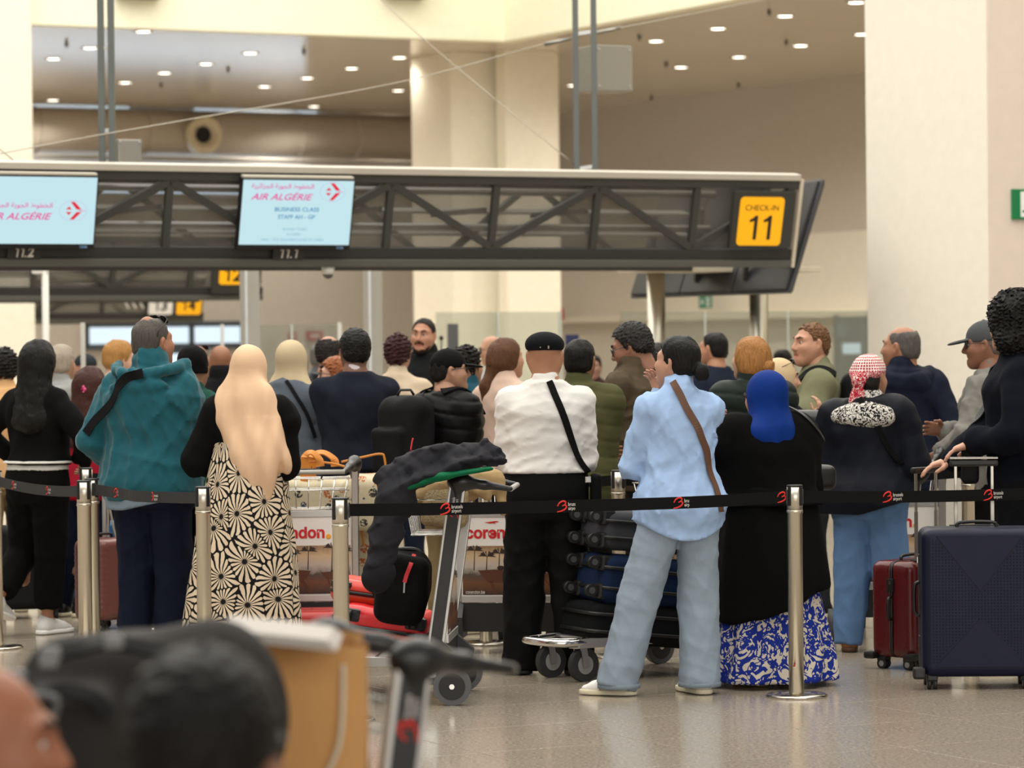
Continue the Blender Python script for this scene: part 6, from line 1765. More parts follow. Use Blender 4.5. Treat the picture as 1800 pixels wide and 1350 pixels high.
# ================================================================== queue barriers
PH_ = 0.965
def stanchion(px, S, label, proto=[None]):
    p = W(px, 900, FPX/S)
    if proto[0] is None:
        r = empty('barrier_post', (p.x, p.y, 0))
        MB().lathe([(0.0, 0.022), (0.03, 0.022), (0.13, 0.016), (0.140, 0.010), (0.142, 0.0), (0.0, 0.0)], 40).build('base', metal('#bdb6aa', 0.2, False), r)
        MB().lathe([(0.0345, 0.018), (0.0345, PH_-0.13), (0.0375, PH_-0.128), (0.0375, PH_-0.118), (0.036, PH_-0.115)], 32).build('shaft', M_STEEL, r)
        MB().lathe([(0.036, PH_-0.115), (0.036, PH_-0.004), (0.0, PH_-0.004)], 32).build('head', metal('#cfc9bd', 0.34), r)
        MB().lathe([(0.037, PH_-0.008), (0.038, PH_-0.003), (0.030, PH_), (0.0, PH_)], 32).build('cap', M_BLACK, r)
        for i in range(4):
            a = PI/4+i*PI/2
            MB().box((-0.008, 0.031, PH_-0.095), (0.008, 0.041, PH_-0.008), 0, 0.003, Matrix.Rotation(a, 4, 'Z')).build('belt_slot', M_BLACK, r)
        for i in range(14):
            pass
        MB().ball((-0.012, -0.0335, 0.145), (0.005, 0.003, 0.005)).build('sticker', plain('#b3221f', 0.5), r, None)
        proto[0] = r
    else:
        r = copy_tree(proto[0]); r.location = (p.x, p.y, 0)
    tag(r, label, 'barrier post', 'steel queue barrier posts'); return Vector((p.x, p.y, 0))
p598 = stanchion(598, 408, 'steel barrier post in front of the trolley with the cream patterned bag')
p1396 = stanchion(1397, 387, 'steel barrier post in front of the black cardigan and blue paisley skirt')
p357 = stanchion(357, 374, 'steel barrier post in front of the black and cream flower skirt')
p148 = stanchion(148, 354, 'steel barrier post left of the teal hoodie, nearer of two close together')
p166 = stanchion(162, 349, 'steel barrier post left of the teal hoodie, farther of two close together')
pM2 = stanchion(-8, 325, 'steel barrier post cut off by the left edge, only its base in view')
p1087 = stanchion(1087, 342, 'steel barrier post behind, between the green jacket and the blue shirt')
p850 = stanchion(852, 326, 'steel barrier post behind, its base seen below the advert board left of the white shirt')
pR = stanchion(2080, 368, 'steel barrier post outside the frame at right')
pR2 = stanchion(1702, 332, 'steel barrier post behind, seen between the two tubes of the navy suitcase handle')
pL2 = stanchion(250, 306, 'steel barrier post behind the teal hoodie man')
M_BELT = fabric('#111112', .8, 500, .3, .05); M_BELTG = fabric('#3b3a3b', .8, 500, .3, .05)
M_LRED = plain('#d8261c', .6); M_LWHT = plain('#cfcac4', .6)
def logo(parent, M, h, flip=False):
    mb = MB()
    A = smooth_path([(-.50, .02, 0), (-.28, .34, 0), (.10, .50, 0), (.34, .40, 0), (.28, .18, 0), (-.02, .02, 0)], 5)
    B = smooth_path([(-.02, .04, 0), (.26, .12, 0), (.44, -.02, 0), (.30, -.26, 0), (-.08, -.44, 0), (-.55, -.52, 0)], 5)
    for P, s0, s1 in ((A, .25, 1.0), (B, 1.0, .25)):
        n = len(P); sc = [.35+.65*math.sin(PI*min(1, max(0, (i/(n-1)*.8+(.15 if s0 < s1 else .1))))) for i in range(n)]
        mb.sweep([p*h for p in P], [(.085*h*math.cos(a*PI/3), .0006*math.sin(a*PI/3)) for a in range(6)], [Vector((0, 0, 1))]*n, 0, scale=sc)
    mb.build('emblem', M_LRED, parent, mat=M)
def airport_logo(parent, M, h, words=True):
    logo(parent, M @ Matrix.Translation((-h*.2, 0, .0008)), h)
    if words:
        text_obj('lettering', 'brussels', M_LWHT, M @ Matrix.Translation((h*.42, h*.20, .0010)), parent, w=h*1.12, h=h*.36, align='LEFT', bold=.008)
        text_obj('lettering', 'airport', M_LWHT, M @ Matrix.Translation((h*.42, -h*.26, .0010)), parent, w=h*.98, h=h*.42, align='LEFT', bold=.008)
def belt(a, b, label, logos=(), mat=None, sag=.02, bulge=None, words=True, lh=.046):
    d = (b-a).normalized(); a2 = a+d*.036; b2 = b-d*.036; z = PH_-.055
    L = (b2-a2).length; n = Vector((d.y, -d.x, 0)); n = n if n.y < 0 else -n
    root = empty('barrier_belt', a2+Z*z); tag(root, label, 'barrier belt', 'black barrier belts')
    pos = lambda t: d*(L*t)+Z*(-sag*4*t*(1-t))+(n*bulge[1]*math.exp(-((t-bulge[0])/.16)**2)*min(1, 8*t*(1-t)) if bulge else Vector())
    N = 30
    pts = [pos(i/N) for i in range(N+1)]
    MB().ribbon(pts, .0016, .054, [Z]*(N+1)).build('webbing', mat or M_BELT, root)
    for q in (pts[0]-d*.004, pts[-1]+d*.004): MB().box(q-Vector((.012, .012, .033)), q+Vector((.012, .012, .033)), 0, .003).build('end_clip', M_BLACK, root)
    x = d if d.x > 0 else -d
    for px, yaw in logos:
        q = on_plane(px, 870, a2, n); t = (q-a2).dot(d)/L
        P0 = pos(t); 
        M = frame(P0+n*.0012, x, Z)
        airport_logo(root, M, lh, words)
    return root
belt(p598, p1396, 'black belt printed with the airport logo three times, across the centre of the queue', [(786, 0), (991, 0), (1188, 0), (1377, 0)], sag=.012, bulge=(.77, .05))
belt(p1396, pR, 'black belt with the airport logo running off to the right in front of the suitcases', [(1563, 0), (1740, 0)], sag=.02)
belt(pM2, p148, 'dark grey belt crossing the legs of the long haired woman', [(24, 0), (84, 0)], M_BELTG, .02, lh=.040)
belt(p166, p357, 'dark grey belt stretched across the teal hoodie', [(206, 0), (278, 0)], M_BELTG, .012, (.5, .05), lh=.042)
belt(p850, p1087, 'black belt behind, between the white shirt man and the blue shirt woman', [(1010, 0)])
belt(p1087, pR2, 'black belt behind, in front of the raincoat', [(1460, 0), (1585, 0)], sag=.02, bulge=(.7, .12))
pL3 = stanchion(152, 320, 'steel barrier post hidden behind the long haired woman')
belt(pL3, pL2, 'black belt behind, in front of the red jacket', [])

# ================================================================== luggage trolleys
M_MAST = plain('#232326', .5); M_GRIP = plain('#111113', .35)
M_AD_W = plain('#e9e4de', .5); M_AD_R = plain('#c8141d', .5); M_AD_Y = plain('#f0a91c', .5)
def beach(parent, w, h, M):
    """printed beach photograph: sea, palms, rattan chair on a deck"""
    m, t = base_mat('printed_photo', '#ffffff', .45)
    co = t.n('ShaderNodeTexCoord').outputs['Object']; sx = t.n('ShaderNodeSeparateXYZ'); t.l(co, sx.inputs[0])
    g = t.math('DIVIDE', t.math('ADD', sx.outputs[1], h/2), h)
    nz = t.noise(co, 26, 4)
    t.l(t.ramp(t.math('MULTIPLY_ADD', nz, .22, t.math('SUBTRACT', g, .11)), [(0, '#2a1a10'), (.25, '#6a4023'), (.40, '#4d3d33'), (.47, '#8b8078'), (.60, '#b9aca0'), (.78, '#c9ad8a'), (1, '#8d6a48')]), t.b.inputs['Base Color'])
    MB().box((-w/2, -h/2, 0), (w/2, h/2, .0006)).build('printed_photo', m, parent, mat=M)
    mb = MB(); z = .0009
    for x, hh in ((-.38, .42), (-.25, .30), (-.12, .36), (.05, .40), (.30, .46), (.42, .40)):
        mb.poly([((x-.006)*w, -.0*h, z), ((x+.006)*w, -.0*h, z), ((x+.012)*w, hh*h, z), ((x+.004)*w, hh*h, z)], 0)
        for k in range(6):
            a = k*PI/5-.1; L = .10
            cx, cy = (x+.008)*w, hh*h
            mb.poly([(cx, cy-.004, z), (cx+L*w*math.cos(a), cy+L*.45*w*math.sin(a)-.02*h, z), (cx+L*.5*w*math.cos(a), cy+L*.42*w*math.sin(a)+.03*h, z)], 0)
    z2 = .0012
    for ox, s in ((-.12, 1.0), (.30, .55)):
        c = lambda x, y: ((ox+x*s)*w, (y*s-.10*(1-s))*h-.02*h, z2)
        mb.poly([c(-.22, .02), c(-.05, .04), c(.20, .0), c(.16, -.16), c(.02, -.24), c(-.12, -.22)], 1)
        mb.poly([c(-.10, -.20), c(-.06, -.22), c(-.02, -.46), c(-.06, -.46)], 1); mb.poly([c(.08, -.20), c(.12, -.18), c(.22, -.46), c(.18, -.46)], 1)
        mb.ball(c(.02, .07), (.04*s*w, .05*s*h, .0004), 2, 10)
    mb.build('printed_figures', [plain('#2e2118', .5), plain('#53290f', .5), plain('#24150c', .5)], parent, mat=M)
def trolley(px, S, fwd, label, board=True, front='back', dx=0, words=True, proto={}):
    """fwd: angle of the push direction (0 = away from the camera, 90 = left)"""
    p = W(px, 1000, FPX/S)
    root = empty('luggage_trolley', (p.x, p.y, 0), math.radians(fwd)); tag(root, label, 'trolley', 'airport luggage trolleys')
    HW = .275
    for sg in (-1, 1):
        a = Vector((sg*HW, .07, .17)); b = Vector((sg*HW, -.05, .985)); d = (b-a).normalized()
        mast = MB().bar(a, b, .034, .075, up=(0, 1, 0), bev=.004).build('mast', M_ALU, root)
        MB().bar(a+Vector((sg*.0185, 0, 0)), b+Vector((sg*.0185, 0, 0)), .004, .052, up=(0, 1, 0)).build('mast_inlay', M_MAST, mast)
        if words:
            x = d; y = Vector((0, 1, 0)) if sg > 0 else Vector((0, -1, 0))
            M = frame(a+(b-a)*.86+Vector((sg*.0222, 0, 0)), d, Vector((0, -d.z, d.y))*(1 if sg < 0 else -1)*(1)) 
            if M.col[2].xyz.x*sg < 0: M = frame(a+(b-a)*.86+Vector((sg*.0222, 0, 0)), d, -M.col[1].xyz)
            airport_logo(mast, M, .04)
        # wheel block, rear wheel
        ft = MB(); ft.prism([(sg*HW-.028, .16, .09), (sg*HW-.028, -.05, .09), (sg*HW-.028, -.07, .20), (sg*HW-.028, .04, .30), (sg*HW-.028, .17, .20)], (.056, 0, 0)); ft.build('foot_block', plain('#2b2b2d', .5), root)
        MB().box((sg*HW-.031, .05, .12), (sg*HW+.031, .17, .24), 0, .006).build('foot_cover', metal('#c9d3d8', .3), root)
        wh = MB(); wh.cyl((sg*(HW+.045)-.02, -.02, .085), (sg*(HW+.045)+.02, -.02, .085), .085, n=32)
        wo = wh.build('wheel', plain('#545557', .6), root)
        MB().cyl((sg*(HW+.045)-.022, -.02, .085), (sg*(HW+.045)+.022, -.02, .085), .060, n=28).build('wheel_disc', M_BLACK, wo)
        MB().cyl((sg*(HW+.045)-.026, -.02, .085), (sg*(HW+.045)+.026, -.02, .085), .012, n=12).build('hub', M_CHROME, wo)
        MB().bar((sg*HW, .05, .19), (sg*.16, .86, .185), .035, .045, bev=.004).build('side_rail', M_ALU, root)
        # caster
        cw = MB(); cw.cyl((sg*.13-.018, .80, .08), (sg*.13+.018, .80, .08), .08, n=28); c_ = cw.build('caster_wheel', plain('#2c2c2d', .7), root)
        MB().cyl((sg*.13-.02, .80, .08), (sg*.13+.02, .80, .08), .045, n=20).build('wheel_disc', plain('#8d8d8c', .4), c_)
        mb = MB()
        for q in (-.028, .028): mb.bar((sg*.13+q, .80, .07), (sg*.13+q, .82, .17), .006, .035, up=(0, 1, 0))
        mb.box((sg*.13-.032, .79, .16), (sg*.13+.032, .86, .18)); mb.build('caster_fork', M_ALU, root)
        # handle lobe and arm
        f = Fld((sg*HW-.12, -.36, .90), (sg*HW+.12, .06, 1.10), .008)
        f.ell((sg*HW, -.055, 1.0), (.034, .055, .040), k=0); f.cone((sg*HW, -.07, 1.0), (sg*(HW-.03), -.17, .985), .034, .020, k=.03); f.cone((sg*(HW-.03), -.17, .985), (sg*(HW-.06), -.285, .965), .020, .013, k=.02)
        f.cone((sg*HW, -.05, .93), (sg*HW, -.05, .99), .024, .026, k=.02)
        V_, Q_ = f.mesh(); mesh_obj('handle_arm', np_mesh('handle_arm', V_, Q_, M_GRIP), root)
    MB().tube([(-HW+.055, -.285, .965), (HW-.055, -.285, .965)], .012, 12).build('grip_bar', plain('#a7a39a', .4), root)
    MB().tube(smooth_path([(.165, .80, .19), (.15, .92, .19), (.07, .985, .195), (-.07, .985, .195), (-.15, .92, .19), (-.165, .80, .19)], 6), .020, 10).build('nose_bumper', M_CHROME, root)
    MB().tube(smooth_path([(.12, .78, .20), (.10, .88, .20), (0, .93, .20), (-.10, .88, .20), (-.12, .78, .20)], 6), .010, 8).build('nose_ring', M_CHROME, root)
    for i in range(6):
        y = .12+i*.125; x = HW-(HW-.16)*(y-.05)/.81
        MB().bar((-x, y, .20), (x, y, .20), .05, .012).build('deck_slat', M_ALU, root)
    if board:
        for zz in (.29, .735): MB().box((-HW+.017, -.0, zz-.018), (HW-.017, .022, zz+.018), 0, .003, Matrix.Rotation(0, 4, 'X')).build('board_rail', M_ALU, root)
        bd = MB().box((-HW+.02, .004, .308), (HW-.02, .016, .717)).build('advert_board', M_AD_W, root)
        MB().box((-HW+.02, .004, .12), (HW-.02, .012, .27)).build('lower_panel', M_BLACK, root)
        for s_, yy in ((1, .003), (-1, .017)):
            M = frame((0, yy, 0), (s_, 0, 0), (0, 0, 1))
            beach(bd, .50, .255, M @ Matrix.Translation((0, .44, 0)))
            text_obj('lettering', 'corendon', M_AD_R, M @ Matrix.Translation((-.235, .636, .001)), bd, w=.35, h=.062, align='LEFT', bold=.03)
            MB().ball((0, 0, 0), (.014, .014, .001)).build('dot', M_AD_Y, bd, mat=M @ Matrix.Translation((.135, .615, .001)))
            e = MB(); e.poly([(-.035, 0, 0), (.03, .008, 0), (.045, .004, 0), (.0, -.006, 0)]); e.poly([(.0, .002, 0), (.03, -.012, 0), (.012, .004, 0)])
            e.build('aeroplane_symbol', M_AD_R, bd, mat=M @ Matrix.Translation((-.10, .690, .001)))
            text_obj('lettering', 'corendon.be', plain('#d9d2ca', .5), M @ Matrix.Translation((-.235, .327, .0016)), bd, w=.10, h=.018, align='LEFT', bold=.005)
    # wire basket on the user's side
    wr = MB()
    for zz, k in ((.92, 1.0), (.86, .97), (.76, .88)):
        wr.tube([(-HW*.92*k, .0, zz), (HW*.92*k, .0, zz), (HW*.92*k, .19*k, zz), (-HW*.92*k, .19*k, zz)], .0035, 6, closed=True)
    for i in range(8):
        x = -HW*.88+i*HW*1.76/7
        wr.tube([(x, .19, .92), (x*.9, .165, .76), (x*.9, .0, .76), (x, .0, .92)], .0026, 5)
    bk = wr.build('wire_basket', M_CHROME, root); bk['kind'] = 'stuff'
    MB().tube(smooth_path([(-.10, .0, .92), (-.095, -.005, .965), (.095, -.005, .965), (.10, .0, .92)], 5), .005, 6).build('basket_loop', M_BLACK, root)
    return root
T1 = trolley(533, 334, 4, 'luggage trolley carrying the cream patterned bag, advert board facing the camera')
T2a = trolley(796, 384, 86, 'luggage trolley in the centre seen from the side, under the dark jacket')
T2b = trolley(897, 338, -6, 'luggage trolley behind the white shirt man, advert board facing the camera')
T3 = trolley(1222, 355, 126, 'luggage trolley carrying the grey, blue and black soft cases behind the jeans')
T4 = trolley(600, 862, 112, 'luggage trolley out of focus close to the camera, beside the paper bag')
T5 = trolley(1566, 326, -4, 'luggage trolley behind the burgundy suitcase, mostly hidden by the raincoat')

# ================================================================== suitcases
def wheel_pair(parent, x, y, r=.026, axis=(1, 0, 0), mats=None, z=None):
    ax = Vector(axis); c = Vector((x, y, r if z is None else z))
    hs = MB().box((x-.026, y-.026, c.z+.012), (x+.026, y+.026, c.z+.046), 0, .008).build('wheel_housing', M_BLACK, parent)
    for o in (-.014, .014):
        w_ = MB().cyl(c+ax*(o-.009), c+ax*(o+.009), r, n=18).build('wheel', plain('#1a1a1b', .5), parent)
        MB().cyl(c+ax*(o-.010), c+ax*(o+.010), r*.55, n=14).build('wheel_hub', plain('#8b8b8a', .4), w_)
def hard_case(px, S, rz, w, d, h, col, label, ribs='v', tele=.0, rough=.32, group=None, ncol=None, side_handle=-1, z0=0.0, wheels=True, parent_M=None, zipcol=None, locks=True):
    p = W(px, 1100, FPX/S)
    root = empty('suitcase', (p.x, p.y, z0), math.radians(rz)); tag(root, label, 'suitcase', group)
    if parent_M is not None: root.matrix_world = parent_M
    zb = .058 if wheels else 0.0
    m = plain(col, rough, spec=.25 if rough > .4 else .5)
    for sg, nm in ((-1, 'front_shell'), (1, 'back_shell')):
        f = Fld((-w/2-.02, -d/2-.02, zb-.02), (w/2+.02, d/2+.02, zb+h+.02), .0085)
        f.boxr((0, sg*d*.25, zb+h/2), (w/2, d*.25+.012, h/2), .045, k=0)
        f.boxr((0, sg*d*.25-sg*.03, zb+h/2), (w/2-.004, d*.25, h/2-.004), .03, k=.01)
        if ribs == 'v':
            def rib(X, Y, Z_): return -.004*np.clip(np.cos(X*2*PI/.062), -.2, .6)*(np.abs(X) < w/2-.05)*(np.abs(Z_-zb-h/2) < h/2-.03)
            f.disp(rib)
        elif ribs == 'h':
            def rib(X, Y, Z_): return -.004*np.clip(np.cos(Z_*2*PI/.034), -.2, .6)*(np.abs(Z_-zb-h/2) < h/2-.05)+0*X+0*Y
            f.disp(rib)
        f.keep(lambda X, Y, Z_: (.006-sg*Y)+0*X+0*Z_)
        V_, Q_ = f.mesh(); mesh_obj(nm, np_mesh(nm, V_, Q_, m), root)
    MB().sweep([(x, 0, zb+h/2+z) for x, z in rounded(w-.006, h-.006, .045, 5)], [(-.007, -.004), (.007, -.004), (.007, .004), (-.007, .004)], None, 0, True).build('zipper_band', zipcol or M_BLACK, root)
    if wheels:
        for sx in (-1, 1):
            for sy in (-1, 1): wheel_pair(root, sx*(w/2-.045), sy*(d/2-.04))
    mb = MB(); mb.tube(smooth_path([(side_handle*(w/2), 0, zb+h*.40), (side_handle*(w/2+.024), 0, zb+h*.43), (side_handle*(w/2+.024), 0, zb+h*.60), (side_handle*(w/2), 0, zb+h*.63)], 5), .008, 8); mb.build('side_handle', M_BLACK, root)
    MB().tube(smooth_path([(-.09, 0, zb+h-.004), (-.075, 0, zb+h+.022), (.075, 0, zb+h+.022), (.09, 0, zb+h-.004)], 5), .008, 8).build('top_handle', M_BLACK, root)
    if locks:
        lk = MB().box((side_handle*(w/2)-.006, -.02, zb+h*.68), (side_handle*(w/2)+.010, .02, zb+h*.82), 0, .004).build('lock', M_BLACK, root)
        MB().box((side_handle*(w/2+.010)-.002, -.006, zb+h*.76), (side_handle*(w/2+.010)+.002, .006, zb+h*.80)).build('zip_puller', M_CHROME, lk)
    if tele:
        y = d/2-.03; hw = min(.085, w*.28)
        th = MB()
        for sg in (-1, 1):
            MB().box((sg*hw-.009, y-.006, zb+h-.05), (sg*hw+.009, y+.006, zb+h+tele*.55), 0, .002).build('handle_tube', metal('#a9a59d', .35), root)
            MB().box((sg*hw-.007, y-.005, zb+h+tele*.5), (sg*hw+.007, y+.005, zb+h+tele), 0, .002).build('handle_tube', metal('#bdb8ae', .3), root)
        MB().box((-hw-.028, y-.016, zb+h+tele-.012), (hw+.028, y+.016, zb+h+tele+.018), 0, .010).build('handle_grip', M_BLACK, root)
        MB().box((-hw-.03, y-.02, zb+h-.012), (hw+.03, y+.02, zb+h+.006), 0, .004).build('handle_base', M_BLACK, root)
    return root
# big navy case with embossed triangles
NV = hard_case(1718, 378, -3, .53, .30, .685, '#0c1028', 'big navy blue hard shell suitcase with embossed triangles at right', ribs='', tele=.29, rough=.5)
_y = -.30/2-.014; _zb = .058; _w, _h = .53, .685
for pts in ([(-.20, .655), (.20, .655), (.0, .40)], [(-.205, .05), (.205, .05), (.0, .27)]):
    MB().prism([(x, _y+.004, _zb+z) for x, z in pts], (0, -.006, 0)).build('embossed_triangle', plain('#0d112c', .5, spec=.25), NV)
_d = MB()
for i in range(30):
    for j in range(40):
        x, z = -.215+i*.43/29, .07+j*.56/39
        top_ = z > .40 and abs(x) < (z-.40)/.255*.20+.012; bot_ = z < .27 and abs(x) < (.27-z)/.22*.205+.012
        if top_ or bot_: continue
        r_ = .0032
        _d.poly([(x-r_, _y+.0018, _zb+z), (x, _y+.0018, _zb+z-r_), (x, _y-.0018, _zb+z)]); _d.poly([(x, _y+.0018, _zb+z-r_), (x+r_, _y+.0018, _zb+z), (x, _y-.0018, _zb+z)])
        _d.poly([(x+r_, _y+.0018, _zb+z), (x, _y+.0018, _zb+z+r_), (x, _y-.0018, _zb+z)]); _d.poly([(x, _y+.0018, _zb+z+r_), (x-r_, _y+.0018, _zb+z), (x, _y-.0018, _zb+z)])
_do = _d.build('dotted_relief', plain('#12173a', .5, spec=.25), NV); _do['kind'] = 'stuff'
for sx in (-1, 1):
    MB().box((sx*.265-.045, -.168, .05), (sx*.265+.012, -.10, .105), 0, .012).build('corner_guard', M_BLACK, NV)
    for zz in (.18, .52): MB().box((-.272, -.025, zz), (-.258, .03, zz+.06), 0, .005).build('hinge', plain('#15182a', .5), NV) if sx < 0 else None
MB().box((-.113, .102, 1.055), (.113, .138, 1.065), 0, .004).build('grip_plate', M_CHROME, NV)
BG = hard_case(1604, 356, 228, .36, .235, .475, '#520e13', 'small burgundy red hard shell suitcase beside the big navy one', tele=.44, rough=.28, side_handle=1)
for sx in (-1, 1):
    for sy in (-1, 1): MB().box((sx*.18-.03-(sx > 0)*.0, sy*.12-.03, .05), (sx*.18+.03, sy*.12+.03, .085), 0, .012).build('corner_guard', M_BLACK, BG)
RS = hard_case(182, 306, 62, .30, .20, .47, '#75443f', 'rose brown ribbed suitcase left of the teal hoodie', ribs='h', rough=.3)
DK = hard_case(266, 300, 62, .40, .26, .56, '#1d1b1b', 'dark suitcase with brown zip bands behind the teal hoodie man', ribs='', rough=.6, zipcol=plain('#6b4026', .5))
BL = hard_case(155, 279, 20, .36, .24, .48, '#165083', 'bright blue suitcase behind the pair of barrier posts', ribs='v', rough=.35, tele=.0)
MB().ball((-.08, -.135, .42), (.026, .004, .034)).build('sticker', plain('#c8442c', .5), BL)
BK = hard_case(48, 292, 12, .40, .25, .50, '#0e0e10', 'black suitcase behind the legs of the long haired woman', ribs='', rough=.7)
# pale cord hanging from a handle by the rose case
_P = [W(x, y, FPX/304) for x, y in ((187, 868), (190, 905), (190, 940), (196, 960), (206, 958), (200, 930), (194, 900), (190, 880))]
_hb = empty('telescopic_handle', Vector((_P[0].x, _P[0].y, 0))); tag(_hb, 'grey telescopic handle with a pale cord, above the rose brown suitcase', 'handle')
_q = W(183, 868, FPX/300); _q2 = W(183, 950, FPX/300)
MB().box((_q.x-.012, _q.y-.008, _q2.z), (_q.x+.012, _q.y+.008, _q.z), 0, .003).xf(Matrix.Translation(-_hb.location)).build('handle_tube', M_ALU, _hb)
MB().tube(smooth_path([p-_hb.location for p in _P], 6), .006, 7).build('cord', plain('#b3ab9c', .8), _hb)
# ---- soft cases lying on the third trolley
def soft_case(name, M, w, d, h, col, label, dots=True, wh=True):
    """w along x (length), d along y, h up; wheels at the -x end"""
    root = empty(name, mat=M); tag(root, label, 'suitcase')
    f = Fld((-w/2-.03, -d/2-.03, -.03), (w/2+.03, d/2+.03, h+.03), .010)
    f.boxr((0, 0, h/2), (w/2, d/2, h/2), .05, k=0); f.disp(folds(.004, 14, int(w*1000)))
    V_, Q_ = f.mesh(); mesh_obj('body', np_mesh('body', V_, Q_, fabric(col, .8, 260, .4)), root)
    for zz in (h*.30, h*.72):
        MB().sweep([(x, y, zz) for x, y in rounded(w+.004, d+.004, .05, 5)], [(-.006, -.008), (.006, -.008), (.006, .008), (-.006, .008)], [Vector((0, 0, 1))]*24, 0, True).build('piping', M_BLACK, root)
    if wh:
        for sy in (-1, 1):
            for zz in (h*.22, h*.80):
                MB().box((-w/2-.012, sy*(d/2-.06)-.04, zz-.038), (-w/2+.05, sy*(d/2-.06)+.04, zz+.038), 0, .012).build('wheel_bracket', plain('#161617', .45), root)
                x = -w/2-.04
                w_ = MB().cyl((x, sy*(d/2-.06)-.018, zz), (x, sy*(d/2-.06)+.018, zz), .030, n=18).build('wheel', plain('#131314', .5), root)
                MB().cyl((x, sy*(d/2-.06)-.0195, zz), (x, sy*(d/2-.06)+.0195, zz), .016, n=12).build('wheel_hub', plain('#4a4a4b', .4), w_)
    if dots:
        for x, z in ((-w*.34, h*.30), (-w*.02, h*.55), (w*.10, h*.25), (w*.33, h*.5)):
            MB().ball((x, -d/2-.004, z), (.007, .004, .007), n=8).build('rivet', M_CHROME, root)
    return root
def lying(px, py, S, rz, tilt): 
    p = W(px, py, FPX/S); return Matrix.Translation(p) @ Matrix.Rotation(math.radians(rz), 4, 'Z') @ Matrix.Rotation(math.radians(tilt), 4, 'Y')
_sx = T3.location
soft_case('soft_suitcase', lying(1100, 1132, 362, 24, 6), .56, .38, .20, '#101113', 'black soft suitcase at the bottom of the stack behind the jeans', False, False)
soft_case('soft_suitcase', lying(1112, 1062, 362, 24, 7), .50, .36, .235, '#14243f', 'navy blue soft suitcase in the middle of the stack behind the jeans')
soft_case('soft_suitcase', lying(1112, 968, 362, 24, 6), .46, .34, .19, '#3b3c40', 'grey soft suitcase on top of the stack behind the jeans')
# ---- red cases on the centre trolley
def lying_hard(M, w, d, h, col, label, zcol):
    root = empty('suitcase', mat=M); tag(root, label, 'suitcase')
    for nm, z0, z1 in (('lower_shell', 0, h*.48), ('upper_shell', h*.52, h)):
        f = Fld((-w/2-.02, -d/2-.02, -.02), (w/2+.02, d/2+.02, h+.02), .009)
        f.boxr((0, 0, h/2), (w/2, d/2, h/2), .05, k=0)
        f.disp(lambda X, Y, Z_: .006*np.clip((w*.26-np.abs(X))/.02, 0, 1)*np.clip((h*.32-np.abs(Z_-h*.72))/.02, 0, 1)*(Y < 0))
        f.keep(lambda X, Y, Z_: np.maximum(z0-Z_, Z_-z1)+0*X+0*Y)
        V_, Q_ = f.mesh(); mesh_obj(nm, np_mesh(nm, V_, Q_, plain(col if nm[0] == 'u' else zcol, .3)), root)
    MB().sweep([(x, y, h/2) for x, y in rounded(w-.002, d-.002, .05, 5)], [(-.005, -.008), (.005, -.008), (.005, .008), (-.005, .008)], [Vector((0, 0, 1))]*24, 0, True).build('zipper_band', M_BLACK, root)
    for sx in (-1, 1):
        g = MB().box((sx*(w/2-.055)-.05, -d/2-.006, h*.60), (sx*(w/2-.055)+.05, -d/2+.05, h*.92), 0, .018).build('corner_guard', plain('#121214', .45), root)
        MB().cyl((sx*(w/2-.055)-.012, -d/2-.018, h*.77), (sx*(w/2-.055)+.012, -d/2-.018, h*.77), .024, n=16).build('wheel', plain('#1c1c1e', .5), g)
        MB().cyl((sx*(w/2-.055)-.034, -d/2-.014, h*.75), (sx*(w/2-.055)-.02, -d/2-.014, h*.75), .022, n=14).build('wheel_fork', plain('#2a2a2c', .4), g)
    return root
lying_hard(lying(676, 1140, 374, -8, 8), .42, .34, .20, '#d8262b', 'red hard suitcase lying on the centre trolley under the black backpack', '#d2401f')
lying_hard(lying(640, 1062, 371, -8, 8), .30, .30, .12, '#d4331f', 'orange red suitcase behind the red one on the centre trolley', '#c03a1c')
lying_hard(lying(545, 1128, 338, 2, 0), .44, .34, .17, '#b3201c', 'dark red suitcase at the bottom of the trolley with the cream bag', '#a8281a')

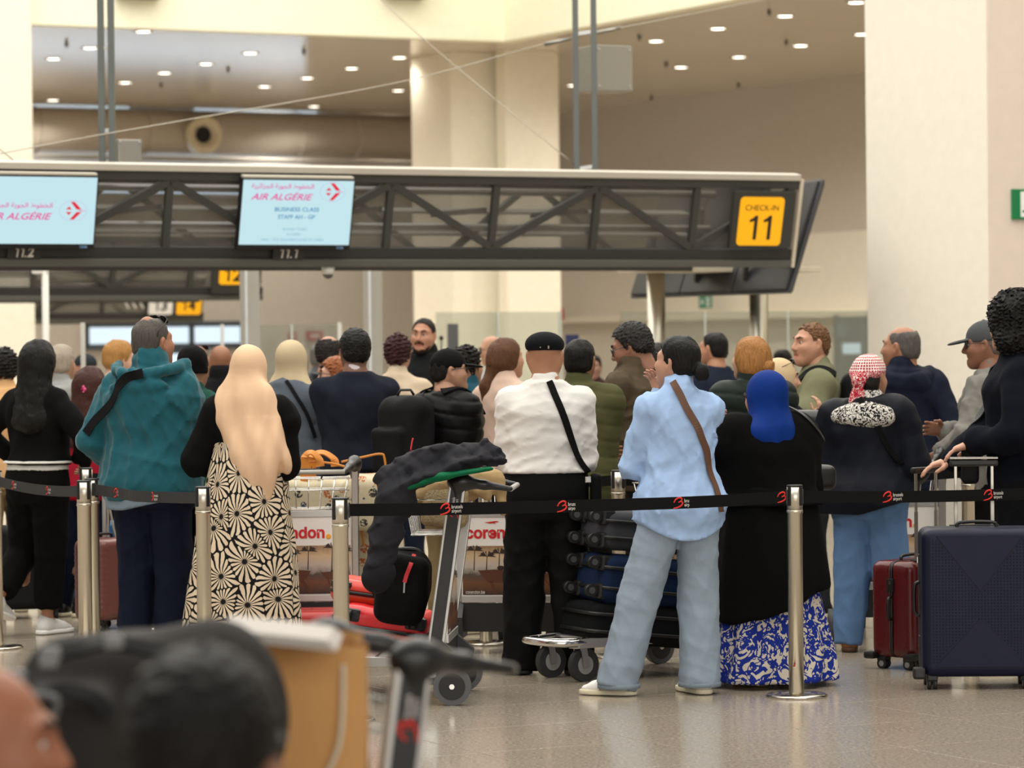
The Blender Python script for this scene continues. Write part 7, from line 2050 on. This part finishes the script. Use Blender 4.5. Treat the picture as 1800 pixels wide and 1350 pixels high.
# ================================================================== bags and coats
def sdf_thing(name, S, prims, mat, label, cat, h=.009, fold=None, box=None, extra=None, parent=None, part=None, root=None, attr=None):
    """prims in photo pixels and metres of depth behind the plane at scale S; returns object with its origin at the first point"""
    D = FPX/S; u = D/FPX
    pt = lambda q: np.array(W(q[0], q[1], D+q[2]))
    all_ = []
    for pr in prims:
        for q in pr[1:3] if pr[0] == 'c' else pr[1:2]: all_.append(pt(q))
    mr = max([max(np.atleast_1d(pr[3] if pr[0] == 'c' else pr[2]).max(), (pr[4] if pr[0] == 'c' else 0) or 0) for pr in prims])*u+.06
    o = np.array(all_); lo, hi = o.min(0)-mr, o.max(0)+mr; org = (lo+hi)/2; org[2] = lo[2]
    if root is not None: org = np.array(root.location)
    f = Fld(lo-org, hi-org, h)
    for pr in prims:
        if pr[0] == 'c':
            kw = pr[5] if len(pr) > 5 else {}
            f.cone(pt(pr[1])-org, pt(pr[2])-org, pr[3]*u, pr[4]*u, **{'k': .03, **kw})
        elif pr[0] == 'e':
            kw = pr[3] if len(pr) > 3 else {}
            f.ell(pt(pr[1])-org, np.array(pr[2])*u, **{'k': .03, **kw})
        elif pr[0] == 'b':
            kw = pr[3] if len(pr) > 3 else {}
            rad = kw.pop('rad', 10)*u
            f.boxr(pt(pr[1])-org, np.array(pr[2])*u, rad, **{'k': .02, **kw})
    if fold: f.disp(folds(*fold))
    if extra: f.disp(extra)
    V_, Q_ = f.mesh()
    me = np_mesh(part or name, V_, Q_, mat)
    if attr is not None:
        at = me.attributes.new('pat', 'FLOAT_VECTOR', 'POINT'); at.data.foreach_set('vector', attr(V_).astype(np.float32).ravel())
    if root is not None: return mesh_obj(part or name, me, root)
    ob = mesh_obj(name, me, None, Vector(org))
    return tag(ob, label, cat)
RZ = lambda a: Matrix.Rotation(math.radians(a), 3, 'Y')
def quiltx(amp, pitch): return lambda X, Y, Z_: amp*(1-np.abs(np.sin(PI*(X*.8+Z_*.6+.02*np.sin(30*Y))/pitch)))**3+amp*(1-np.abs(np.sin(PI*(X*.6-Z_*.8)/pitch)))**3
# dark quilted jacket thrown over the centre trolley
JK = sdf_thing('quilted_jacket', 392, [
    ('c', (690, 842, -.02), (760, 812, 0), 34, 44, dict(flat=((0, 0, 1), .75))), ('c', (760, 812, 0), (856, 800, .03), 44, 34, dict(flat=((0, 0, 1), .7))),
    ('c', (720, 850, -.10), (800, 820, -.12), 22, 18, dict(flat=((0, 0, 1), .6))), ('c', (800, 812, -.1), (878, 806, -.04), 18, 14, dict(flat=((0, 0, 1), .6))),
    ('c', (840, 788, .02), (856, 778, .02), 12, 9), ('c', (688, 845, -.02), (700, 880, -.06), 24, 34), ('c', (690, 872, -.07), (678, 940, -.09), 32, 30), ('c', (678, 940, -.09), (664, 1000, -.10), 30, 26)],
    fabric('#25252a', .75, 260, .35), 'dark grey quilted jacket with green lining draped over the centre trolley', 'jacket', fold=(.008, 18, 4, (1, 1, 1), True), extra=quiltx(.006, .075))
def jk(part, prims, mat, **k): return sdf_thing('x', 392, prims, mat, None, None, part=part, root=JK, **k)
jk('green_lining', [('c', (712, 858, -.115), (775, 837, -.13), 12, 12, dict(flat=((0, 0, 1), .5))), ('c', (775, 837, -.13), (860, 824, -.09), 12, 8, dict(flat=((0, 0, 1), .5)))], fabric('#0a5e3c', .6), h=.007)
jk('cuff', [('c', (668, 1006, -.10), (662, 1016, -.10), 28, 27)], fabric('#1d1d21', .8), h=.008)
_pp = [W(x, y, FPX/392+.03)-JK.location for x, y in ((722, 770+22), (724, 778), (726, 770))]
MB().tube(smooth_path(_pp, 4), .004, 6).build('red_drawcord', plain('#d5343c', .6), JK)
_pp = [W(x, y, FPX/392-.02)-JK.location for x, y in ((694, 818), (700, 808), (712, 806))]
MB().tube(smooth_path(_pp, 4), .004, 6).build('red_drawcord', plain('#d5343c', .6), JK)
# beige coat and woven bag in the basket
sdf_thing('beige_coat', 380, [('c', (735, 868, .0), (800, 848, .02), 16, 20), ('c', (800, 846, .02), (868, 842, .05), 18, 20), ('c', (876, 846, .04), (884, 900, .03), 13, 9), ('c', (845, 862, .0), (858, 872, .0), 14, 10), ('c', (760, 868, .06), (820, 858, .08), 30, 26)],
          fabric('#a58c66', .95, 200, .5), 'beige knitted coat stuffed in the basket of the centre trolley', 'coat', fold=(.005, 20, 9, (1, 1, 1), True))
WB = sdf_thing('woven_bag', 380, [('b', (782, 890, .04), (42, 30, 36), dict(rad=14, rot=RZ(4)))], None or pattern_mat('woven_straw', lambda m, t: (t.l(t.mix(t.noise(t.coord(), 120, 3), '#6d5c43', '#b8a47f'), t.b.inputs['Base Color']), t.bump(t.noise(t.coord(), 150, 2), .8, .01))), 'beige woven bag in the basket of the centre trolley', 'bag')
# black backpack with red zip
BP = sdf_thing('backpack', 384, [('b', (710, 1034, 0), (44, 52, 62), dict(rad=22, rot=RZ(9))), ('b', (694, 1058, -.03), (34, 44, 34), dict(rad=16, rot=RZ(9))), ('c', (690, 985, 0), (735, 985, 0), 20, 18)],
               fabric('#0a0a0b', .8, 260, .4), 'black backpack with a red zip on the red suitcases', 'backpack', fold=(.005, 14, 5))
_t = BVHTree.FromPolygons([v.co for v in BP.data.vertices], [p.vertices for p in BP.data.polygons])
def snap(px, py, S=384, dd=-.3):
    o = W(px, py, FPX/S+dd)-BP.location; d_ = ray(px, py).normalized(); h_ = _t.ray_cast(o, d_); return h_[0]-d_*.004 if h_[0] is not None else o+d_*.3*1.0
_z = [snap(728, 975), snap(722, 992), snap(715, 1010), snap(711, 1024)]
MB().ribbon(smooth_path(_z, 5), .018, .006, [Vector((0, -1, .1))]*16).build('red_zip', plain('#c0262f', .6), BP)
MB().ribbon([snap(711, 1024)-Vector((0, .004, 0)), snap(710, 1042)-Vector((0, .004, 0))], .008, .004, [Vector((0, -1, .1))]*2).build('zip_puller', plain('#8d8d8a', .4), BP)
_pp = [W(x, y, FPX/384)-BP.location for x, y in ((690, 975), (696, 966), (730, 966), (742, 975), (754, 995))]
MB().tube(smooth_path(_pp, 5), .010, 8).build('carry_loop', M_BLACK, BP)
# cream patterned travel bag
def _bagprint(m, t):
    v = t.coord(); n = t.n('ShaderNodeTexVoronoi', voronoi_dimensions='3D'); t.l(v, n.inputs['Vector']); n.inputs['Scale'].default_value = 15
    nz = t.noise(v, 75, 2); a = t.math('MULTIPLY', t.math('LESS_THAN', n.outputs['Distance'], .40), t.math('GREATER_THAN', nz, .47))
    c = t.ramp(n.outputs['Color'], [(0, '#3a4a34'), (.3, '#2a2a2a'), (.55, '#a8582e'), (.8, '#34405a')], 'CONSTANT')
    t.l(t.mix(a, t.mix(nz, '#b5a98c', '#cbbfa3'), c), t.b.inputs['Base Color'])
PBAG = sdf_thing('travel_bag', 330, [('b', (566, 895, .28), (64, 86, 55), dict(rad=16)), ('b', (646, 884, .28), (40, 100, 50), dict(rad=18)), ('b', (610, 970, .28), (50, 30, 50), dict(rad=16))],
                 pattern_mat('printed_canvas', _bagprint, .6), 'cream travel bag with small printed pictures and orange handles on a trolley', 'bag', fold=(.008, 14, 3))
def bagpt(x, y, dd=.10): return W(x, y, FPX/330+dd)-PBAG.location
M_ORG = plain('#c47a24', .6)
MB().tube(smooth_path([bagpt(x, y, .11) for x, y in ((506, 818), (560, 812), (612, 822), (626, 835), (628, 880), (640, 960))], 6), .006, 7).build('orange_piping', M_ORG, PBAG)
MB().tube(smooth_path([bagpt(x, y, .16) for x, y in ((600, 812), (640, 803), (668, 798), (676, 806), (680, 850))], 6), .006, 7).build('orange_piping', M_ORG, PBAG)
for (a, b_, c) in ((535, 560, .09), (548, 586, .20)):
    P_ = [bagpt(x, y, c) for x, y in ((a+2, 900), (a, 830), (a+2, 802), ((a+b_)/2, 795), (b_, 806), (b_+3, 820))]
    MB().ribbon(smooth_path(P_, 6), .045, .006, [Vector((0, -1, .15)) if i < 12 else Vector((0, -.5, 1)) for i in range(31)]).build('orange_handle', M_ORG, PBAG)
for px, py, w_, kind in ((605, 872, 0, 'tower'), (645, 850, 0, 'tower'), (655, 818, 0, 'tower')):
    pass
text_obj('lettering', 'Loves', plain('#1d1b18', .6), frame(bagpt(556, 824, .095), (1, 0, -.12), (.12, 0, 1)), PBAG, w=.055, h=.020, bold=.03)
# ---- crossbody bags and straps
def cross_bag(P, label, garment, guides, w, mat, pouch=None, name='shoulder_bag', strapname='strap', t=.004):
    root = empty(name, P.M.translation+Vector((0, 0, .9))); tag(root, label, 'bag')
    bpy.context.view_layer.update()
    P.strap(garment, guides, w, t, mat, strapname, world_parent=root, off=.006)
    if pouch:
        c, hf, rz, m2 = pouch
        f = Fld(np.array(c)-np.array(hf)-.05, np.array(c)+np.array(hf)+.05, .008); f.boxr(c, hf, min(hf)*.6, k=0); V_, Q_ = f.mesh()
        o = mesh_obj('pouch', np_mesh('pouch', V_*P.k, Q_, m2), root); o.matrix_world = P.M
    return root
for _P in (pL, pO, pB, pX, pD, pF, pV, pU, pT, pH): 
    pass
bl_ = cross_bag(pL, 'black crossbody bag worn by the white shirt man', 'shirt', [(.03, -.15, 1.46), (.06, -.17, 1.36), (.12, -.18, 1.2), (.185, -.14, 1.06), (.215, -.06, .98)], .034, fabric('#0d0d0e', .8), ((.245, -.03, .90), (.028, .06, .095), 0, fabric('#0b0b0c', .7)))
MB().box((-.015, -.02, -.03), (.015, .004, .0), 0, .003).build('strap_buckle', M_CHROME, bl_, mat=bl_.matrix_world.inverted() @ pL.M @ Matrix.Translation((.205*pL.k, -.12*pL.k, .985*pL.k)))
cross_bag(pO, 'brown leather strap bag worn by the light blue shirt woman', 'shirt', [(-.06, -.10, 1.45), (-.03, -.17, 1.36), (.04, -.18, 1.25), (.11, -.17, 1.12), (.15, -.16, 1.03), (.152, -.15, .93), (.150, -.15, .84)], .033, plain('#5b3a24', .5))
cross_bag(pB, 'black strap bag across the teal hoodie', 'hoodie', [(-.30, -.20, 1.20), (-.24, -.28, 1.31), (-.14, -.32, 1.40), (-.02, -.30, 1.46), (.05, -.24, 1.49)], .05, fabric('#141416', .8))
cross_bag(pX, 'grey strap bag across the dark sweatshirt', 'sweatshirt', [(.05, .06, 1.45), (.13, .14, 1.36), (.16, .20, 1.22), (.16, .20, 1.08), (.12, .22, .98)], .05, fabric('#4d4e50', .6), ((.02, .22, .95), (.11, .04, .09), 0, fabric('#18181a', .7)))
cross_bag(pD, 'thin black bag strap on the slate blue jacket', 'jacket', [(.0, -.14, 1.44), (.08, -.18, 1.32), (.15, -.16, 1.2), (.2, -.1, 1.08)], .022, fabric('#15161a', .8))
cross_bag(pF, 'thin dark bag strap on the beige top', 'blouse', [(-.12, -.12, 1.42), (-.06, -.17, 1.32), (.04, -.18, 1.2)], .022, fabric('#18181a', .8))
cross_bag(pV, 'black bag strap over the navy raincoat', 'raincoat', [(-.02, -.2, 1.36), (.06, -.2, 1.24), (.14, -.18, 1.1), (.2, -.1, .98)], .028, fabric('#08080a', .7))
cross_bag(pU, 'black handbag with silver zip on the shoulder of the black cardigan', 'cardigan', [(.12, .02, 1.44), (.17, -.08, 1.36), (.22, -.08, 1.24), (.26, .02, 1.14)], .018, plain('#1a1a1b', .4), ((.32, .14, 1.12), (.10, .12, .07), 0, plain('#0e0e0f', .35)))
# backpacks
def backpack(P, label, c, hf, col, straps, garment, rot=0):
    root = empty('backpack', P.M @ Vector(np.array(c)*P.k)); tag(root, label, 'backpack')
    f = Fld(np.array(c)-np.array(hf)-.06, np.array(c)+np.array(hf)+.06, .011)
    f.boxr(c, hf, min(hf)*.75, k=0); f.boxr(np.array(c)+np.array((0, -hf[1]*.8, -hf[2]*.25)), (hf[0]*.75, hf[1]*.55, hf[2]*.5), .03, k=.012); f.disp(folds(.006, 14, 6))
    V_, Q_ = f.mesh(); o = mesh_obj('body', np_mesh('body', V_*P.k, Q_, fabric(col, .7, 260, .4)), root); bpy.context.view_layer.update(); o.matrix_world = P.M
    for g in straps: P.strap(garment, g, .05, .010, fabric(col, .8), 'shoulder_strap', world_parent=root, off=.004)
    MB().tube([(-.05*P.k, .01, hf[2]*P.k), (-.03*P.k, .01, hf[2]*P.k+.03), (.03*P.k, .01, hf[2]*P.k+.03), (.05*P.k, .01, hf[2]*P.k)], .008, 7).build('haul_loop', M_BLACK, root)
    return root
backpack(pT, 'black backpack on the young man in the olive t shirt', (0, -.25, 1.20), (.15, .10, .22), '#111214',
         [[(-.09, -.12, 1.42), (-.10, 0, 1.44), (-.11, .12, 1.36), (-.13, .15, 1.22), (-.18, .06, 1.10), (-.17, -.1, 1.04)], [(.09, -.12, 1.42), (.10, 0, 1.44), (.11, .12, 1.36), (.13, .15, 1.22), (.18, .06, 1.10)]], 't_shirt')
backpack(pH, 'big black backpack on the man in the black puffer jacket', (0, -.33, 1.18), (.17, .13, .26), '#121214',
         [[(-.1, -.15, 1.44), (-.11, 0, 1.47), (-.12, .15, 1.38), (-.14, .19, 1.24)], [(.1, -.15, 1.44), (.11, 0, 1.47), (.12, .15, 1.38), (.14, .19, 1.24)]], 'puffer_jacket')
# black bag on a trolley between the cardigan and the raincoat
sdf_thing('travel_bag', 330, [('b', (1418, 760, .1), (36, 30, 40), dict(rad=20)), ('c', (1395, 745, .1), (1440, 740, .1), 14, 12)], plain('#121213', .35), 'black bag between the black cardigan and the raincoat', 'bag')
# ================================================================== foreground luggage, out of focus
FB = sdf_thing('duffel_bag', 1000, [('b', (260, 1350, .25), (225, 188, 240), dict(rad=110)), ('e', (330, 1258, .2), (170, 105, 170), dict(k=.08)), ('b', (125, 1320, .05), (90, 150, 120), dict(rad=50))],
               fabric('#2b2928', .7, 200, .4), 'big black luggage close to the camera on the left, out of focus', 'luggage', h=.012, fold=(.008, 11, 8))
def fp(x, y, dd): return W(x, y, FPX/1000+dd)-FB.location
for a in ([(60, 1160, -.1), (140, 1140, -.1), (200, 1130, -.05), (300, 1150, -.05)], [(60, 1230, -.12), (100, 1215, -.14), (160, 1225, -.14), (190, 1260, -.14)]):
    MB().ribbon(smooth_path([fp(*q) for q in a], 6), .03, .010, [Vector((0, -.6, .8))]*19).build('strap', fabric('#1a1a1b', .6), FB)
for x, y in ((90, 1150), (85, 1162), (30, 1190), (200, 1128), (235, 1250)):
    q = fp(x, y, -.13); MB().box(q-Vector((.016, .006, .012)), q+Vector((.016, .006, .012)), 0, .004).build('buckle', plain('#77787a', .3), FB)
MB().tube(smooth_path([fp(*q) for q in ((45, 1230, -.16), (60, 1222, -.18), (100, 1228, -.18), (95, 1260, -.17))], 5), .006, 7).build('carry_handle', plain('#5f6062', .4), FB)
PB_ = empty('paper_bag', mat=frame(W(560, 1350, FPX/940+.22), (1, .12, 0), (0, 0, 1)) @ Matrix.Rotation(-PI/2*0, 4, 'X')); tag(PB_, 'brown paper carrier bag out of focus in the foreground trolley', 'bag')
_w, _h, _dp = .19, .30, .13
mb = MB()
mb.prism([(-_w/2-.01, -.25, 0), (_w/2-.01, -.25, 0), (_w/2+.004, _h-.07, 0), (-_w/2, _h-.05, 0)], (0, 0, -.004)); mb.build('front_panel', plain('#c4935a', .8), PB_)
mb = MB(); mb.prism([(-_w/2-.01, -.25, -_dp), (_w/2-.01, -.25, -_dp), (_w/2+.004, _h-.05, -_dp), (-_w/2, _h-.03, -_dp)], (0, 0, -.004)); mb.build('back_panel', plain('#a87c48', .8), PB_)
for sg in (-1, 1):
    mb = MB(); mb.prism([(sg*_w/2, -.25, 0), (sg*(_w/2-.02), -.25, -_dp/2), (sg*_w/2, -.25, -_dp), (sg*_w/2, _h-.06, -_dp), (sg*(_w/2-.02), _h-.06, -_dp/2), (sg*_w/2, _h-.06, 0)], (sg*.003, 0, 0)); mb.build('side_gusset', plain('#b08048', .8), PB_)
MB().tube(smooth_path([(.05, .20, .004), (.04, .05, .02), (-.01, -.06, .02), (-.03, -.16, .02)], 6), .005, 6).build('cord_handle', plain('#cfc3ae', .7), PB_)
NP = empty('newspaper', mat=frame(W(492, 1120, FPX/940+.12), (1, 0, -.12), (0, 1, .06))); tag(NP, 'folded white newspaper lying on the foreground luggage', 'paper')
for i in range(4): MB().box((-.115+.004*i, -.10, .005*i), (.115-.006*i, .10-.004*i, .005*i+.004), 0, .001).build('sheet', plain('#bdb6af', .8), NP)
